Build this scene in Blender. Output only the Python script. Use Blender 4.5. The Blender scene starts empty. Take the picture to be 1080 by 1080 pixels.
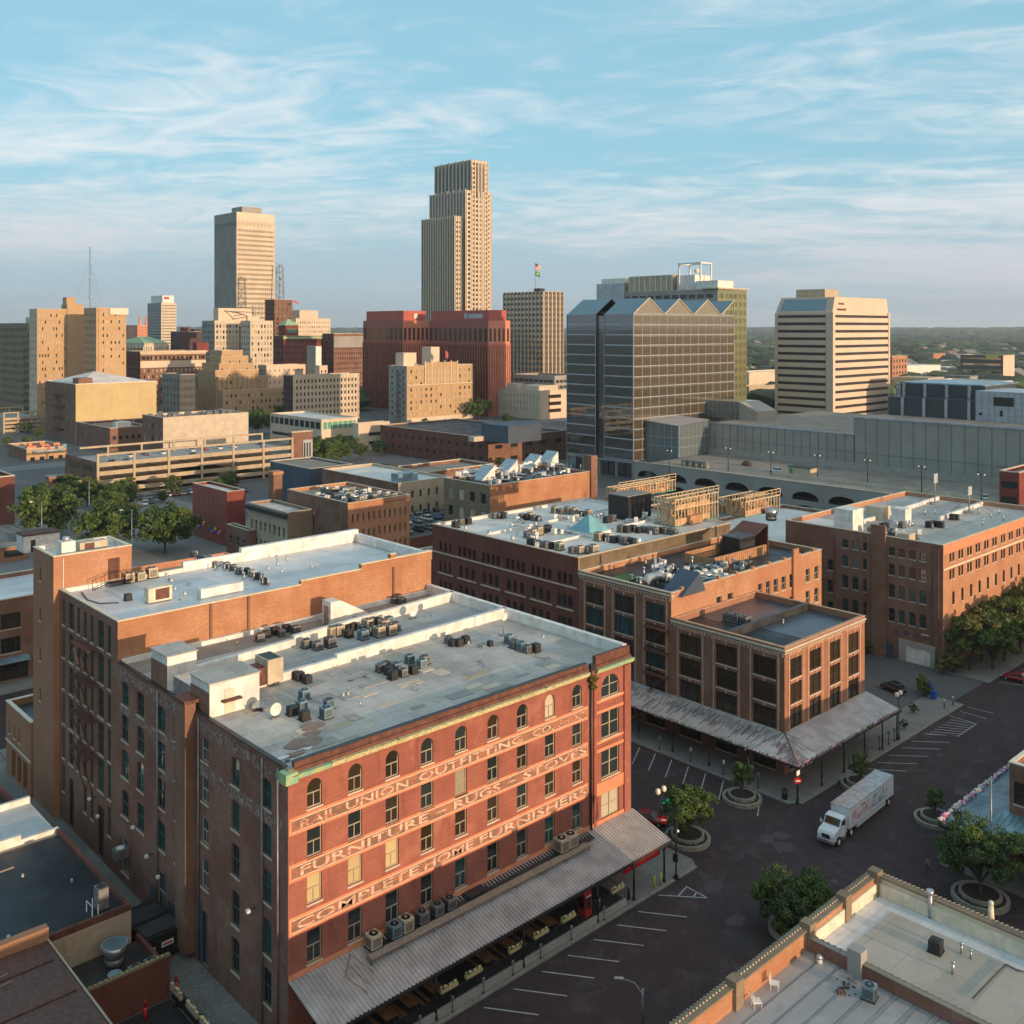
import bpy, bmesh, math, random
from mathutils import Vector, Matrix
R = random.Random(11)
sc = bpy.context.scene
COL = sc.collection
# ---------------------------------------------------------------- camera
H = 50.0; F = 1045.0; TH = math.radians(47.1); c_, s_ = math.cos(TH), math.sin(TH)
cam = bpy.data.cameras.new('camera'); camo = bpy.data.objects.new('camera', cam); COL.objects.link(camo)
camo.location = (0, 0, H); camo.rotation_euler = (math.pi/2, 0, TH - math.pi/2)
cam.sensor_width = 36; cam.lens = 36*F/1080; cam.shift_y = -194/1080; cam.clip_start = 1; cam.clip_end = 40000
sc.camera = camo
# ---------------------------------------------------------------- light
SUN_EL = math.radians(7.2); SX, SY = 0.05, -0.9987
sun = bpy.data.lights.new('sun', 'SUN'); sun.energy = 4.3; sun.angle = math.radians(0.6); sun.color = (1.0, 0.69, 0.43)
suno = bpy.data.objects.new('sun', sun); COL.objects.link(suno)
sd = Vector((SX*math.cos(SUN_EL), SY*math.cos(SUN_EL), math.sin(SUN_EL))).normalized()
suno.rotation_euler = sd.to_track_quat('Z', 'Y').to_euler()
suno.location = (0, -100, 200)
w = bpy.data.worlds.new('World'); sc.world = w; w.use_nodes = True
nt = w.node_tree; nt.nodes.clear()
def N(t, nt, **k):
    n = nt.nodes.new(t)
    for a, b in k.items(): setattr(n, a, b)
    return n
def math_node(nt, op, a, b=None, cl=False):
    n = N('ShaderNodeMath', nt, operation=op, use_clamp=cl)
    for i, v in enumerate((a, b)):
        if v is None: continue
        if isinstance(v, (int, float)): n.inputs[i].default_value = v
        else: nt.links.new(v, n.inputs[i])
    return n.outputs[0]
def mixc(nt, fac, a, b, mode='MIX'):
    n = N('ShaderNodeMix', nt, data_type='RGBA', blend_type=mode)
    for i, v in ((0, fac), (6, a), (7, b)):
        if isinstance(v, (int, float)): n.inputs[i].default_value = v
        elif isinstance(v, tuple): n.inputs[i].default_value = (*v[:3], 1)
        else: nt.links.new(v, n.inputs[i])
    return n.outputs[2]
def ramp(nt, x, *st):
    n = N('ShaderNodeMapRange', nt, interpolation_type='SMOOTHSTEP'); nt.links.new(x, n.inputs[0])
    n.inputs[1].default_value, n.inputs[2].default_value, n.inputs[3].default_value, n.inputs[4].default_value = st
    return n.outputs[0]
sky = N('ShaderNodeTexSky', nt, sky_type='NISHITA'); sky.sun_disc = False; sky.sun_elevation = SUN_EL
sky.sun_rotation = math.atan2(SX, SY); sky.altitude = 300; sky.air_density = 1.0; sky.dust_density = 1.0; sky.ozone_density = 2.0
tc = N('ShaderNodeTexCoord', nt); sep = N('ShaderNodeSeparateXYZ', nt); nt.links.new(tc.outputs['Generated'], sep.inputs[0])
zz = math_node(nt, 'ADD', math_node(nt, 'MAXIMUM', sep.outputs[2], 0.0), 0.10)
cx = math_node(nt, 'DIVIDE', sep.outputs[0], zz); cy = math_node(nt, 'DIVIDE', sep.outputs[1], zz)
# rotate so the streaks run across the view
ru = math_node(nt, 'ADD', math_node(nt, 'MULTIPLY', cx, 0.62), math_node(nt, 'MULTIPLY', cy, -0.78))
rv = math_node(nt, 'ADD', math_node(nt, 'MULTIPLY', cx, 0.78), math_node(nt, 'MULTIPLY', cy, 0.62))
def clouds(su, sv, scale, det, dist, off):
    cb = N('ShaderNodeCombineXYZ', nt)
    nt.links.new(math_node(nt, 'MULTIPLY', ru, su), cb.inputs[0]); nt.links.new(math_node(nt, 'MULTIPLY', rv, sv), cb.inputs[1]); cb.inputs[2].default_value = off
    n = N('ShaderNodeTexNoise', nt); n.inputs['Scale'].default_value = scale; n.inputs['Detail'].default_value = det
    n.inputs['Roughness'].default_value = .58; n.inputs['Distortion'].default_value = dist
    nt.links.new(cb.outputs[0], n.inputs['Vector']); return n.outputs[0]
n1 = clouds(.36, .78, .8, 9, 1.3, 13.1); n2 = clouds(1.3, 1.9, 1.7, 10, 2.0, 8.0); n3 = clouds(.22, .40, .8, 4, .6, 5.0)
cl = math_node(nt, 'ADD', math_node(nt, 'MULTIPLY', n1, .62), math_node(nt, 'MULTIPLY', n2, .38))
cl = math_node(nt, 'ADD', cl, math_node(nt, 'MULTIPLY', math_node(nt, 'SUBTRACT', n3, .5), .75))
side = math_node(nt, 'SUBTRACT', math_node(nt, 'MULTIPLY', sep.outputs[0], .7325), math_node(nt, 'MULTIPLY', sep.outputs[1], .6807))
cl = math_node(nt, 'ADD', cl, math_node(nt, 'MULTIPLY', side, .16))
thin = ramp(nt, cl, .43, .70, 0, .82)
low = ramp(nt, sep.outputs[2], .02, .17, 1, 0)      # soft grey-mauve bank near the horizon
SKYK = 0.15
hv = N('ShaderNodeVectorMath', nt, operation='SCALE'); nt.links.new(sky.outputs[0], hv.inputs[0]); hv.inputs['Scale'].default_value = SKYK
tint = mixc(nt, 1.0, hv.outputs[0], (0.90, 1.06, 1.10), 'MULTIPLY')
bluish = mixc(nt, .75, tint, (0.27, 0.52, 0.64))
hz = mixc(nt, math_node(nt, 'MULTIPLY', low, .85), bluish, (0.36, 0.45, 0.525))
ccol = mixc(nt, low, (0.72, 0.735, 0.745), (0.52, 0.54, 0.575))
fin = mixc(nt, thin, hz, ccol)
sdot = N('ShaderNodeVectorMath', nt, operation='DOT_PRODUCT'); nt.links.new(tc.outputs['Generated'], sdot.inputs[0]); sdot.inputs[1].default_value = tuple(sd)
glow = math_node(nt, 'POWER', math_node(nt, 'MAXIMUM', sdot.outputs['Value'], 0.0), 3.5)      # warm morning sky around the sun, behind the viewer's right
fin = mixc(nt, math_node(nt, 'MULTIPLY', glow, .8), fin, (1.15, .83, .55))
bg = N('ShaderNodeBackground', nt); nt.links.new(fin, bg.inputs[0]); bg.inputs[1].default_value = 1.06
out = N('ShaderNodeOutputWorld', nt); nt.links.new(bg.outputs[0], out.inputs[0])
vs = sc.view_settings; vs.view_transform = 'Standard'; vs.look = 'None'; vs.gamma = 1; vs.exposure = 0.28
# ---------------------------------------------------------------- measuring: where a sight line meets a plane of the place
def P(px, py, Z=0):
    d = F*(H-Z)/(py-346); r = (px-540)/F*d
    return (d*c_+r*s_, d*s_-r*c_)
def PD(px, d):
    r = (px-540)/F*d
    return (d*c_+r*s_, d*s_-r*c_)
def onX(X, px): k = (px-540)/F; return X*(s_-k*c_)/(c_+k*s_)
def onY(Y, px): k = (px-540)/F; return Y*(c_+k*s_)/(s_-k*c_)
def Zat(X, Y, py): return H-(py-346)*(X*c_+Y*s_)/F
# ---------------------------------------------------------------- materials
M = {}
def newmat(name):
    m = bpy.data.materials.new(name); m.use_nodes = True; nt = m.node_tree
    b = nt.nodes['Principled BSDF']; M[name] = m; return m, nt, b
def noise(nt, vec, scale, det=4, rough=.6, dist=0, stretch=None):
    if stretch:
        mp = N('ShaderNodeMapping', nt); mp.inputs['Scale'].default_value = stretch; nt.links.new(vec, mp.inputs[0]); vec = mp.outputs[0]
    n = N('ShaderNodeTexNoise', nt); n.inputs['Scale'].default_value = scale; n.inputs['Detail'].default_value = det
    n.inputs['Roughness'].default_value = rough; n.inputs['Distortion'].default_value = dist
    nt.links.new(vec, n.inputs['Vector']); return n.outputs[0]
def bump(nt, b, h, st, dist=.02):
    n = N('ShaderNodeBump', nt); n.inputs['Strength'].default_value = st; n.inputs['Distance'].default_value = dist
    nt.links.new(h, n.inputs['Height']); nt.links.new(n.outputs[0], b.inputs['Normal'])
def sc3(c, k): return tuple(min(1, x*k) for x in c)
def plain(name, col, rough=.75, var=.25, scale=.6, metal=0, spec=.5, fine=0, c2=None, streak=0, bmp=0, roughvar=0):
    m, nt, b = newmat(name)
    g = N('ShaderNodeNewGeometry', nt).outputs['Position']
    a = noise(nt, g, scale, 5)
    f = ramp(nt, a, .32, .68, 0, 1)
    col2 = c2 or sc3(col, 1-var)
    o = mixc(nt, f, sc3(col, 1+var*.35) if not c2 else col, col2)
    if streak:
        t = noise(nt, g, 1.0, 3, stretch=(1.3, 1.3, .08)); o = mixc(nt, math_node(nt, 'MULTIPLY', ramp(nt, t, .5, .75, 0, 1), streak), o, sc3(col, .45))
    if fine:
        t = noise(nt, g, fine, 2); o = mixc(nt, .5, o, mixc(nt, ramp(nt, t, .3, .7, 0, 1), sc3(col, .55), sc3(col, 1.45)))
    nt.links.new(o, b.inputs['Base Color']); b.inputs['Roughness'].default_value = rough; b.inputs['Metallic'].default_value = metal
    b.inputs['Specular IOR Level'].default_value = spec
    if roughvar: nt.links.new(ramp(nt, a, .3, .7, rough, max(.05, rough-roughvar)), b.inputs['Roughness'])
    if bmp: bump(nt, b, noise(nt, g, max(fine, 4), 4), bmp)
    return m
def brick(name, c1, c2, mort=(.22, .18, .15), stain=.35, scale=1.0, pale=0.0, palec=(.5, .42, .36), bw=.24, bh=.078, var=.5):
    m, nt, b = newmat(name)
    uv = N('ShaderNodeTexCoord', nt).outputs['UV']; g = N('ShaderNodeNewGeometry', nt).outputs['Position']
    br = N('ShaderNodeTexBrick', nt); nt.links.new(uv, br.inputs['Vector'])
    br.inputs['Color1'].default_value = (*sc3(c1, 1+var*.4), 1); br.inputs['Color2'].default_value = (*sc3(c1, 1-var*.6), 1); br.inputs['Mortar'].default_value = (*mort, 1)
    br.inputs['Scale'].default_value = 1/scale; br.inputs['Mortar Size'].default_value = .010; br.inputs['Brick Width'].default_value = bw; br.inputs['Row Height'].default_value = bh
    big = noise(nt, g, .22, 6, .65); o = mixc(nt, ramp(nt, big, .36, .64, 0, .95), br.outputs[0], c2)
    t = noise(nt, g, .9, 5, .7, stretch=(1, 1, .25)); o = mixc(nt, math_node(nt, 'MULTIPLY', ramp(nt, t, .5, .72, 0, 1), stain), o, sc3(c2, .5))
    rows = noise(nt, uv, 1, 2, stretch=(.35, 7, 1)); o = mixc(nt, .13, o, mixc(nt, ramp(nt, rows, .3, .7, 0, 1), sc3(c1, .6), sc3(c1, 1.4)))
    if pale:
        t = noise(nt, g, .35, 7, .75, .5); o = mixc(nt, math_node(nt, 'MULTIPLY', ramp(nt, t, .54, .62, 0, 1), pale), o, palec)
    nt.links.new(o, b.inputs['Base Color']); b.inputs['Roughness'].default_value = .88; b.inputs['Specular IOR Level'].default_value = .3
    bump(nt, b, br.outputs['Fac'], .25, -.008); return m
def roofmat(name, col, c2, seam=(1.8, 9), rough=.55, patch=0, patchc=(.6, .6, .6), seamk=.5, wet=.25):
    m, nt, b = newmat(name)
    uv = N('ShaderNodeTexCoord', nt).outputs['UV']; g = N('ShaderNodeNewGeometry', nt).outputs['Position']
    br = N('ShaderNodeTexBrick', nt); nt.links.new(uv, br.inputs['Vector'])
    br.inputs['Color1'].default_value = (1, 1, 1, 1); br.inputs['Color2'].default_value = (.84, .85, .86, 1); br.inputs['Mortar'].default_value = (1-seamk,)*3+(1,)
    br.inputs['Scale'].default_value = 1; br.inputs['Mortar Size'].default_value = .035; br.inputs['Brick Width'].default_value = seam[1]; br.inputs['Row Height'].default_value = seam[0]
    big = noise(nt, g, .13, 8, .68, .6); o = mixc(nt, ramp(nt, big, .34, .66, 0, 1), col, c2)
    o = mixc(nt, 1.0, o, br.outputs[0], 'MULTIPLY')
    t = noise(nt, g, 1.1, 6, .7); o = mixc(nt, ramp(nt, t, .52, .78, 0, .45), o, sc3(c2, .45))
    t2 = noise(nt, g, .42, 2, .4, 1.5); o = mixc(nt, ramp(nt, t2, .60, .66, 0, patch), o, patchc)
    nt.links.new(o, b.inputs['Base Color']); nt.links.new(ramp(nt, noise(nt, g, .2, 4), .35, .65, rough, max(.12, rough-wet)), b.inputs['Roughness'])
    bump(nt, b, t, .15, .02); b.inputs['Specular IOR Level'].default_value = .22; return m
def glass(name, col=(.015, .02, .022), rough=.08, metal=0, spec=.6, c2=None, wob=0):
    m, nt, b = newmat(name); g = N('ShaderNodeNewGeometry', nt).outputs['Position']
    oi = N('ShaderNodeObjectInfo', nt).outputs['Random']
    o = mixc(nt, oi, col, c2 or sc3(col, 1.9)); nt.links.new(o, b.inputs['Base Color'])
    b.inputs['Roughness'].default_value = rough; b.inputs['Metallic'].default_value = metal; b.inputs['Specular IOR Level'].default_value = spec
    if wob: bump(nt, b, noise(nt, g, .8, 3), wob, .05)
    return m
brick('painted_brick', (.345, .122, .086), (.25, .084, .062), (.28, .10, .065), .55, var=.25, pale=.22, palec=(.50, .23, .16))
brick('old_brick', (.26, .118, .080), (.165, .075, .055), stain=.5, pale=.30, palec=(.30, .21, .17))
brick('party_brick', (.46, .215, .105), (.34, .15, .078), (.40, .27, .18), .35, var=.5)
brick('dark_brick', (.20, .070, .048), (.13, .048, .036), (.10, .06, .05), .5, pale=.2, palec=(.24, .12, .09))
brick('office_brick', (.36, .165, .095), (.25, .115, .07), stain=.3, pale=.1, palec=(.42, .27, .19))
brick('orange_brick', (.46, .22, .12), (.36, .165, .09), (.38, .25, .17), .3, pale=.2, palec=(.52, .36, .25))
brick('red_brick', (.25, .055, .042), (.17, .04, .033), (.13, .07, .06), .3)
brick('brown_brick', (.25, .125, .082), (.17, .085, .06), stain=.4)
brick('tan_brick', (.50, .33, .18), (.42, .275, .15), (.36, .28, .2), .2, var=.2)
brick('modern_brick', (.34, .175, .105), (.29, .15, .09), (.3, .18, .12), .12, var=.18)
brick('pale_stone', (.48, .40, .30), (.38, .31, .23), (.34, .29, .24), .3, bw=.8, bh=.35, var=.2)
brick('dark_tan_brick', (.27, .20, .13), (.20, .15, .10), stain=.4)
brick('paver_street', (.064, .041, .043), (.041, .027, .029), (.025, .018, .02), .5, bw=.22, bh=.11, pale=.4, palec=(.098, .072, .068))
plain('terracotta', (.52, .30, .19), .7, .25, 1.5)
plain('salmon_paint', (.66, .25, .13), .75, .15, 1.2)
plain('cream_paint', (.70, .62, .48), .7, .2, 1.1, streak=.25)
plain('white_paint', (.74, .72, .67), .6, .22, .9, streak=.3)
plain('white_membrane', (.72, .71, .68), .5, .25, .8, streak=.2)
plain('limestone', (.55, .47, .36), .8, .15, .4, streak=.2)
plain('concrete', (.34, .32, .29), .85, .25, .5, fine=9, streak=.2)
plain('sidewalk', (.20, .19, .175), .85, .3, .3, fine=6)
plain('warm_concrete', (.44, .36, .25), .85, .15, .3, streak=.3)
plain('cream_concrete', (.60, .50, .38), .8, .12, .1, streak=.12)
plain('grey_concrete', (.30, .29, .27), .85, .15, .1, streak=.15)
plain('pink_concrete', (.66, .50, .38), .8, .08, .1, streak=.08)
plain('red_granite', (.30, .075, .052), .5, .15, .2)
plain('brown_panel', (.10, .065, .05), .5, .2, .2)
plain('purple_wall', (.085, .042, .045), .8, .2, .2, streak=.3)
plain('yellow_stucco', (.52, .41, .21), .85, .10, .15, streak=.2)
plain('dark_metal', (.03, .03, .032), .5, .3)
plain('black_iron', (.012, .012, .013), .45, .2)
plain('grey_metal', (.28, .28, .28), .45, .3, 1.5, metal=.5)
plain('galvanized', (.50, .51, .52), .38, .3, 2.0, metal=.75, roughvar=.1)
plain('rust_duct', (.14, .05, .032), .7, .4, 2)
plain('copper_green', (.42, .44, .18), .75, .35, 1.3, c2=(.16, .40, .30))
plain('worn_cornice', (.52, .50, .26), .8, .4, 1.6, c2=(.34, .24, .13), fine=5)
plain('canopy_metal', (.44, .41, .40), .5, .25, .5, metal=.1, streak=.25)
plain('rusty_canopy', (.52, .49, .49), .5, .3, .6, metal=.3)
plain('rust', (.12, .050, .032), .8, .4, 2)
plain('blue_canopy', (.22, .34, .40), .35, .45, .35, metal=.3)
plain('wood_grey', (.27, .22, .17), .85, .35, 2.0, fine=12)
plain('wood_table', (.19, .095, .045), .6, .35, 2)
plain('new_lumber', (.62, .46, .27), .8, .25, 1.2, fine=6)
plain('new_lumber_red', (.48, .30, .18), .8, .25, 1.2)
plain('tar', (.035, .035, .038), .6, .35, .5, roughvar=.25)
plain('asphalt', (.10, .10, .102), .88, .35, .1, fine=8)
plain('road_paint', (.42, .42, .40), .8, .5, 3, fine=10)
plain('planter_stone', (.27, .25, .21), .85, .25, 2)
plain('soil', (.035, .022, .015), .95, .5, 4, bmp=.6)
plain('red_paint', (.45, .015, .018), .4, .2)
plain('car_red', (.26, .012, .022), .22, .1, spec=.7)
plain('car_bright_red', (.32, .012, .015), .22, .1, spec=.7)
plain('car_black', (.012, .013, .016), .2, .1, spec=.7)
plain('car_white', (.65, .66, .67), .25, .1, spec=.6)
plain('car_grey', (.16, .17, .18), .25, .1, spec=.6)
plain('car_blue', (.03, .07, .16), .25, .1, spec=.6)
plain('rubber', (.015, .015, .016), .85, .2)
plain('truck_white', (.68, .71, .74), .35, .1, .6)
plain('blue_plastic', (.01, .10, .50), .4, .1)
plain('green_sign', (.0, .22, .13), .5, .05)
plain('sign_white', (.75, .75, .73), .5, .05)
plain('bark', (.075, .055, .042), .9, .4, 6, bmp=.5)
plain('teal_glass_roof', (.16, .36, .40), .25, .2)
plain('panel_seam', (.17, .165, .15), .6, .1)
plain('grey_panel', (.30, .29, .26), .6, .12, .15, streak=.12)
plain('dark_grey_panel', (.045, .052, .058), .5, .2, .2)
plain('silver_panel', (.42, .44, .48), .4, .15, .3, metal=.4)
plain('blue_slate_wall', (.055, .080, .12), .6, .2, .2)
plain('flag_red', (.45, .08, .09), .7, .1); plain('flag_blue', (.03, .05, .2), .7, .1); plain('flag_green', (.02, .16, .06), .7, .1)
plain('yellow_paint', (.62, .48, .04), .5, .1)
plain('flower_pink', (.50, .03, .22), .7, .5, 8, c2=(.70, .35, .55)); plain('flower_yellow', (.62, .52, .20), .7, .5, 8)
plain('skin', (.45, .27, .19), .6, .1); plain('hair', (.03, .02, .015), .7, .1); plain('cloth_dark', (.04, .04, .05), .8, .2); plain('cloth_pink', (.40, .16, .15), .8, .2)
plain('red_rust_roof', (.115, .055, .042), .75, .4, .35, c2=(.065, .034, .03), roughvar=.2, fine=3)
plain('plywood', (.42, .22, .11), .7, .2, .6)
plain('green_trim', (.08, .28, .20), .6, .2)
plain('tan_metal', (.50, .43, .31), .5, .2, 1)
plain('far_roof', (.22, .20, .18), .8, .3, .05)
plain('curtain', (.62, .48, .26), .8, .2, 3)
roofmat('roof_white', (.70, .70, .70), (.55, .555, .56), (2.6, 30), .6, .25, (.55, .56, .57), .25, .3)
roofmat('roof_grey', (.54, .505, .46), (.38, .355, .32), (1.9, 3.1), .85, .6, (.47, .45, .42), .32, .25)
roofmat('roof_tan', (.32, .275, .23), (.24, .205, .17), (2.4, 20), .85, .3, (.36, .32, .28), .25, .15)
roofmat('roof_black', (.038, .044, .052), (.025, .028, .034), (3.0, 30), .55, .3, (.07, .07, .075), .4, .2)
roofmat('roof_bright', (.74, .70, .65), (.60, .57, .53), (2.2, 22), .7, .3, (.66, .64, .6), .3, .25)
roofmat('roof_warm', (.46, .41, .345), (.39, .345, .29), (2.4, 12), .7, .1, (.45, .42, .38), .2, .1)
roofmat('roof_sheet', (.40, .39, .385), (.31, .305, .30), (1.2, 40), .6, .2, (.4, .4, .4), .5, .15)
glass('glass_dark'); glass('glass_teal', (.015, .045, .05)); glass('glass_blind', (.30, .27, .20), .25)
glass('glass_lit_blind', (.46, .37, .19), .5, spec=.3, c2=(.52, .43, .24)); glass('glass_amber', (.20, .16, .10), .05, .75, c2=(.30, .24, .16), wob=.1)
glass('glass_gold', (.42, .35, .24), .12, .75, c2=(.50, .43, .31), wob=.08); glass('glass_brown', (.05, .035, .022), .08, .4, c2=(.09, .06, .035))
glass('glass_mirror', (.22, .23, .235), .02, .9, c2=(.36, .36, .35), wob=.12); glass('glass_olive', (.16, .16, .08), .12, .5)
glass('glass_blue', (.17, .20, .22), .12, .6); glass('glass_pavilion', (.10, .13, .14), .15, .4); glass('glass_office', (.03, .025, .02), .06, .2, c2=(.06, .045, .03)); glass('glass_green', (.10, .30, .22), .2)
def leafmat(name, c1, c2):
    m, nt, b = newmat(name); g = N('ShaderNodeNewGeometry', nt)
    a = noise(nt, g.outputs['Position'], .9, 3); r = g.outputs['Random Per Island']
    o = mixc(nt, ramp(nt, a, .35, .65, 0, 1), c1, c2); o = mixc(nt, .6, o, mixc(nt, r, sc3(c2, .6), sc3(c1, 1.5)))
    nt.links.new(o, b.inputs['Base Color']); b.inputs['Roughness'].default_value = .65; b.inputs['Specular IOR Level'].default_value = .25
    t = N('ShaderNodeBsdfTranslucent', nt); nt.links.new(o, t.inputs[0]); mx = N('ShaderNodeMixShader', nt); mx.inputs[0].default_value = .25
    nt.links.new(b.outputs[0], mx.inputs[1]); nt.links.new(t.outputs[0], mx.inputs[2]); nt.links.new(mx.outputs[0], nt.nodes['Material Output'].inputs[0])
leafmat('leaf', (.125, .180, .044), (.065, .108, .030)); leafmat('leaf_olive', (.165, .170, .048), (.095, .112, .034)); leafmat('leaf_deep', (.080, .130, .042), (.042, .076, .028))
leafmat('leaf_red', (.12, .02, .03), (.05, .03, .02)); leafmat('leaf_far', (.060, .075, .040), (.040, .052, .032))
# faded sign lettering: white paint worn through to the brick
m, nt_, b = newmat('faded_lettering'); g = N('ShaderNodeNewGeometry', nt_).outputs['Position']
f = ramp(nt_, noise(nt_, g, 1.9, 8, .8, .4), .38, .56, 0, 1)
nt_.links.new(mixc(nt_, f, (.36, .165, .11), (.66, .46, .35)), b.inputs['Base Color']); b.inputs['Roughness'].default_value = .85
m, nt_, b = newmat('very_faded_lettering'); g = N('ShaderNodeNewGeometry', nt_).outputs['Position']
f = ramp(nt_, noise(nt_, g, 2.2, 6, .75, .6), .48, .58, 0, 1)
nt_.links.new(mixc(nt_, f, (.36, .15, .09), (.66, .42, .30)), b.inputs['Base Color']); b.inputs['Roughness'].default_value = .85
m, nt_, b = newmat('ghost_sign'); g = N('ShaderNodeNewGeometry', nt_).outputs['Position']
f = ramp(nt_, noise(nt_, g, 2.4, 6, .75, .8), .44, .62, 0, 1)
nt_.links.new(mixc(nt_, f, (.15, .08, .06), (.33, .27, .24)), b.inputs['Base Color']); b.inputs['Roughness'].default_value = .9
m, nt_, b = newmat('sign_brown'); g = N('ShaderNodeNewGeometry', nt_).outputs['Position']
f = ramp(nt_, noise(nt_, g, .7, 5, .7, .5), .42, .60, 0, 1)
nt_.links.new(mixc(nt_, f, (.36, .15, .085), (.20, .11, .07)), b.inputs['Base Color']); b.inputs['Roughness'].default_value = .85
m, nt_, b = newmat('lamp_glow'); b.inputs['Emission Color'].default_value = (1, .62, .3, 1); b.inputs['Emission Strength'].default_value = .6; b.inputs['Base Color'].default_value = (.8, .75, .65, 1)
m, nt_, b = newmat('truck_red_art'); g = N('ShaderNodeNewGeometry', nt_).outputs['Position']
nt_.links.new(mixc(nt_, ramp(nt_, noise(nt_, g, 3, 3), .4, .6, 0, 1), (.50, .16, .16), (.60, .38, .38)), b.inputs['Base Color'])
m, nt_, b = newmat('truck_art'); g = N('ShaderNodeNewGeometry', nt_).outputs['Position']; sx_ = N('ShaderNodeSeparateXYZ', nt_); nt_.links.new(g, sx_.inputs[0])
hue = mixc(nt_, ramp(nt_, sx_.outputs[0], 94.2, 95.6, 0, 1), (.50, .14, .15), (.07, .22, .36)); nz = noise(nt_, g, 2.1, 3, .6, .8, stretch=(1, 1, 1.0))
nt_.links.new(mixc(nt_, ramp(nt_, nz, .46, .60, 0, .85), (.64, .67, .69), hue), b.inputs['Base Color']); b.inputs['Roughness'].default_value = .4
m, nt_, b = newmat('truck_teal_art'); g = N('ShaderNodeNewGeometry', nt_).outputs['Position']
nt_.links.new(mixc(nt_, ramp(nt_, noise(nt_, g, 3, 3), .4, .6, 0, 1), (.10, .25, .38), (.35, .48, .52)), b.inputs['Base Color'])
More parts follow.
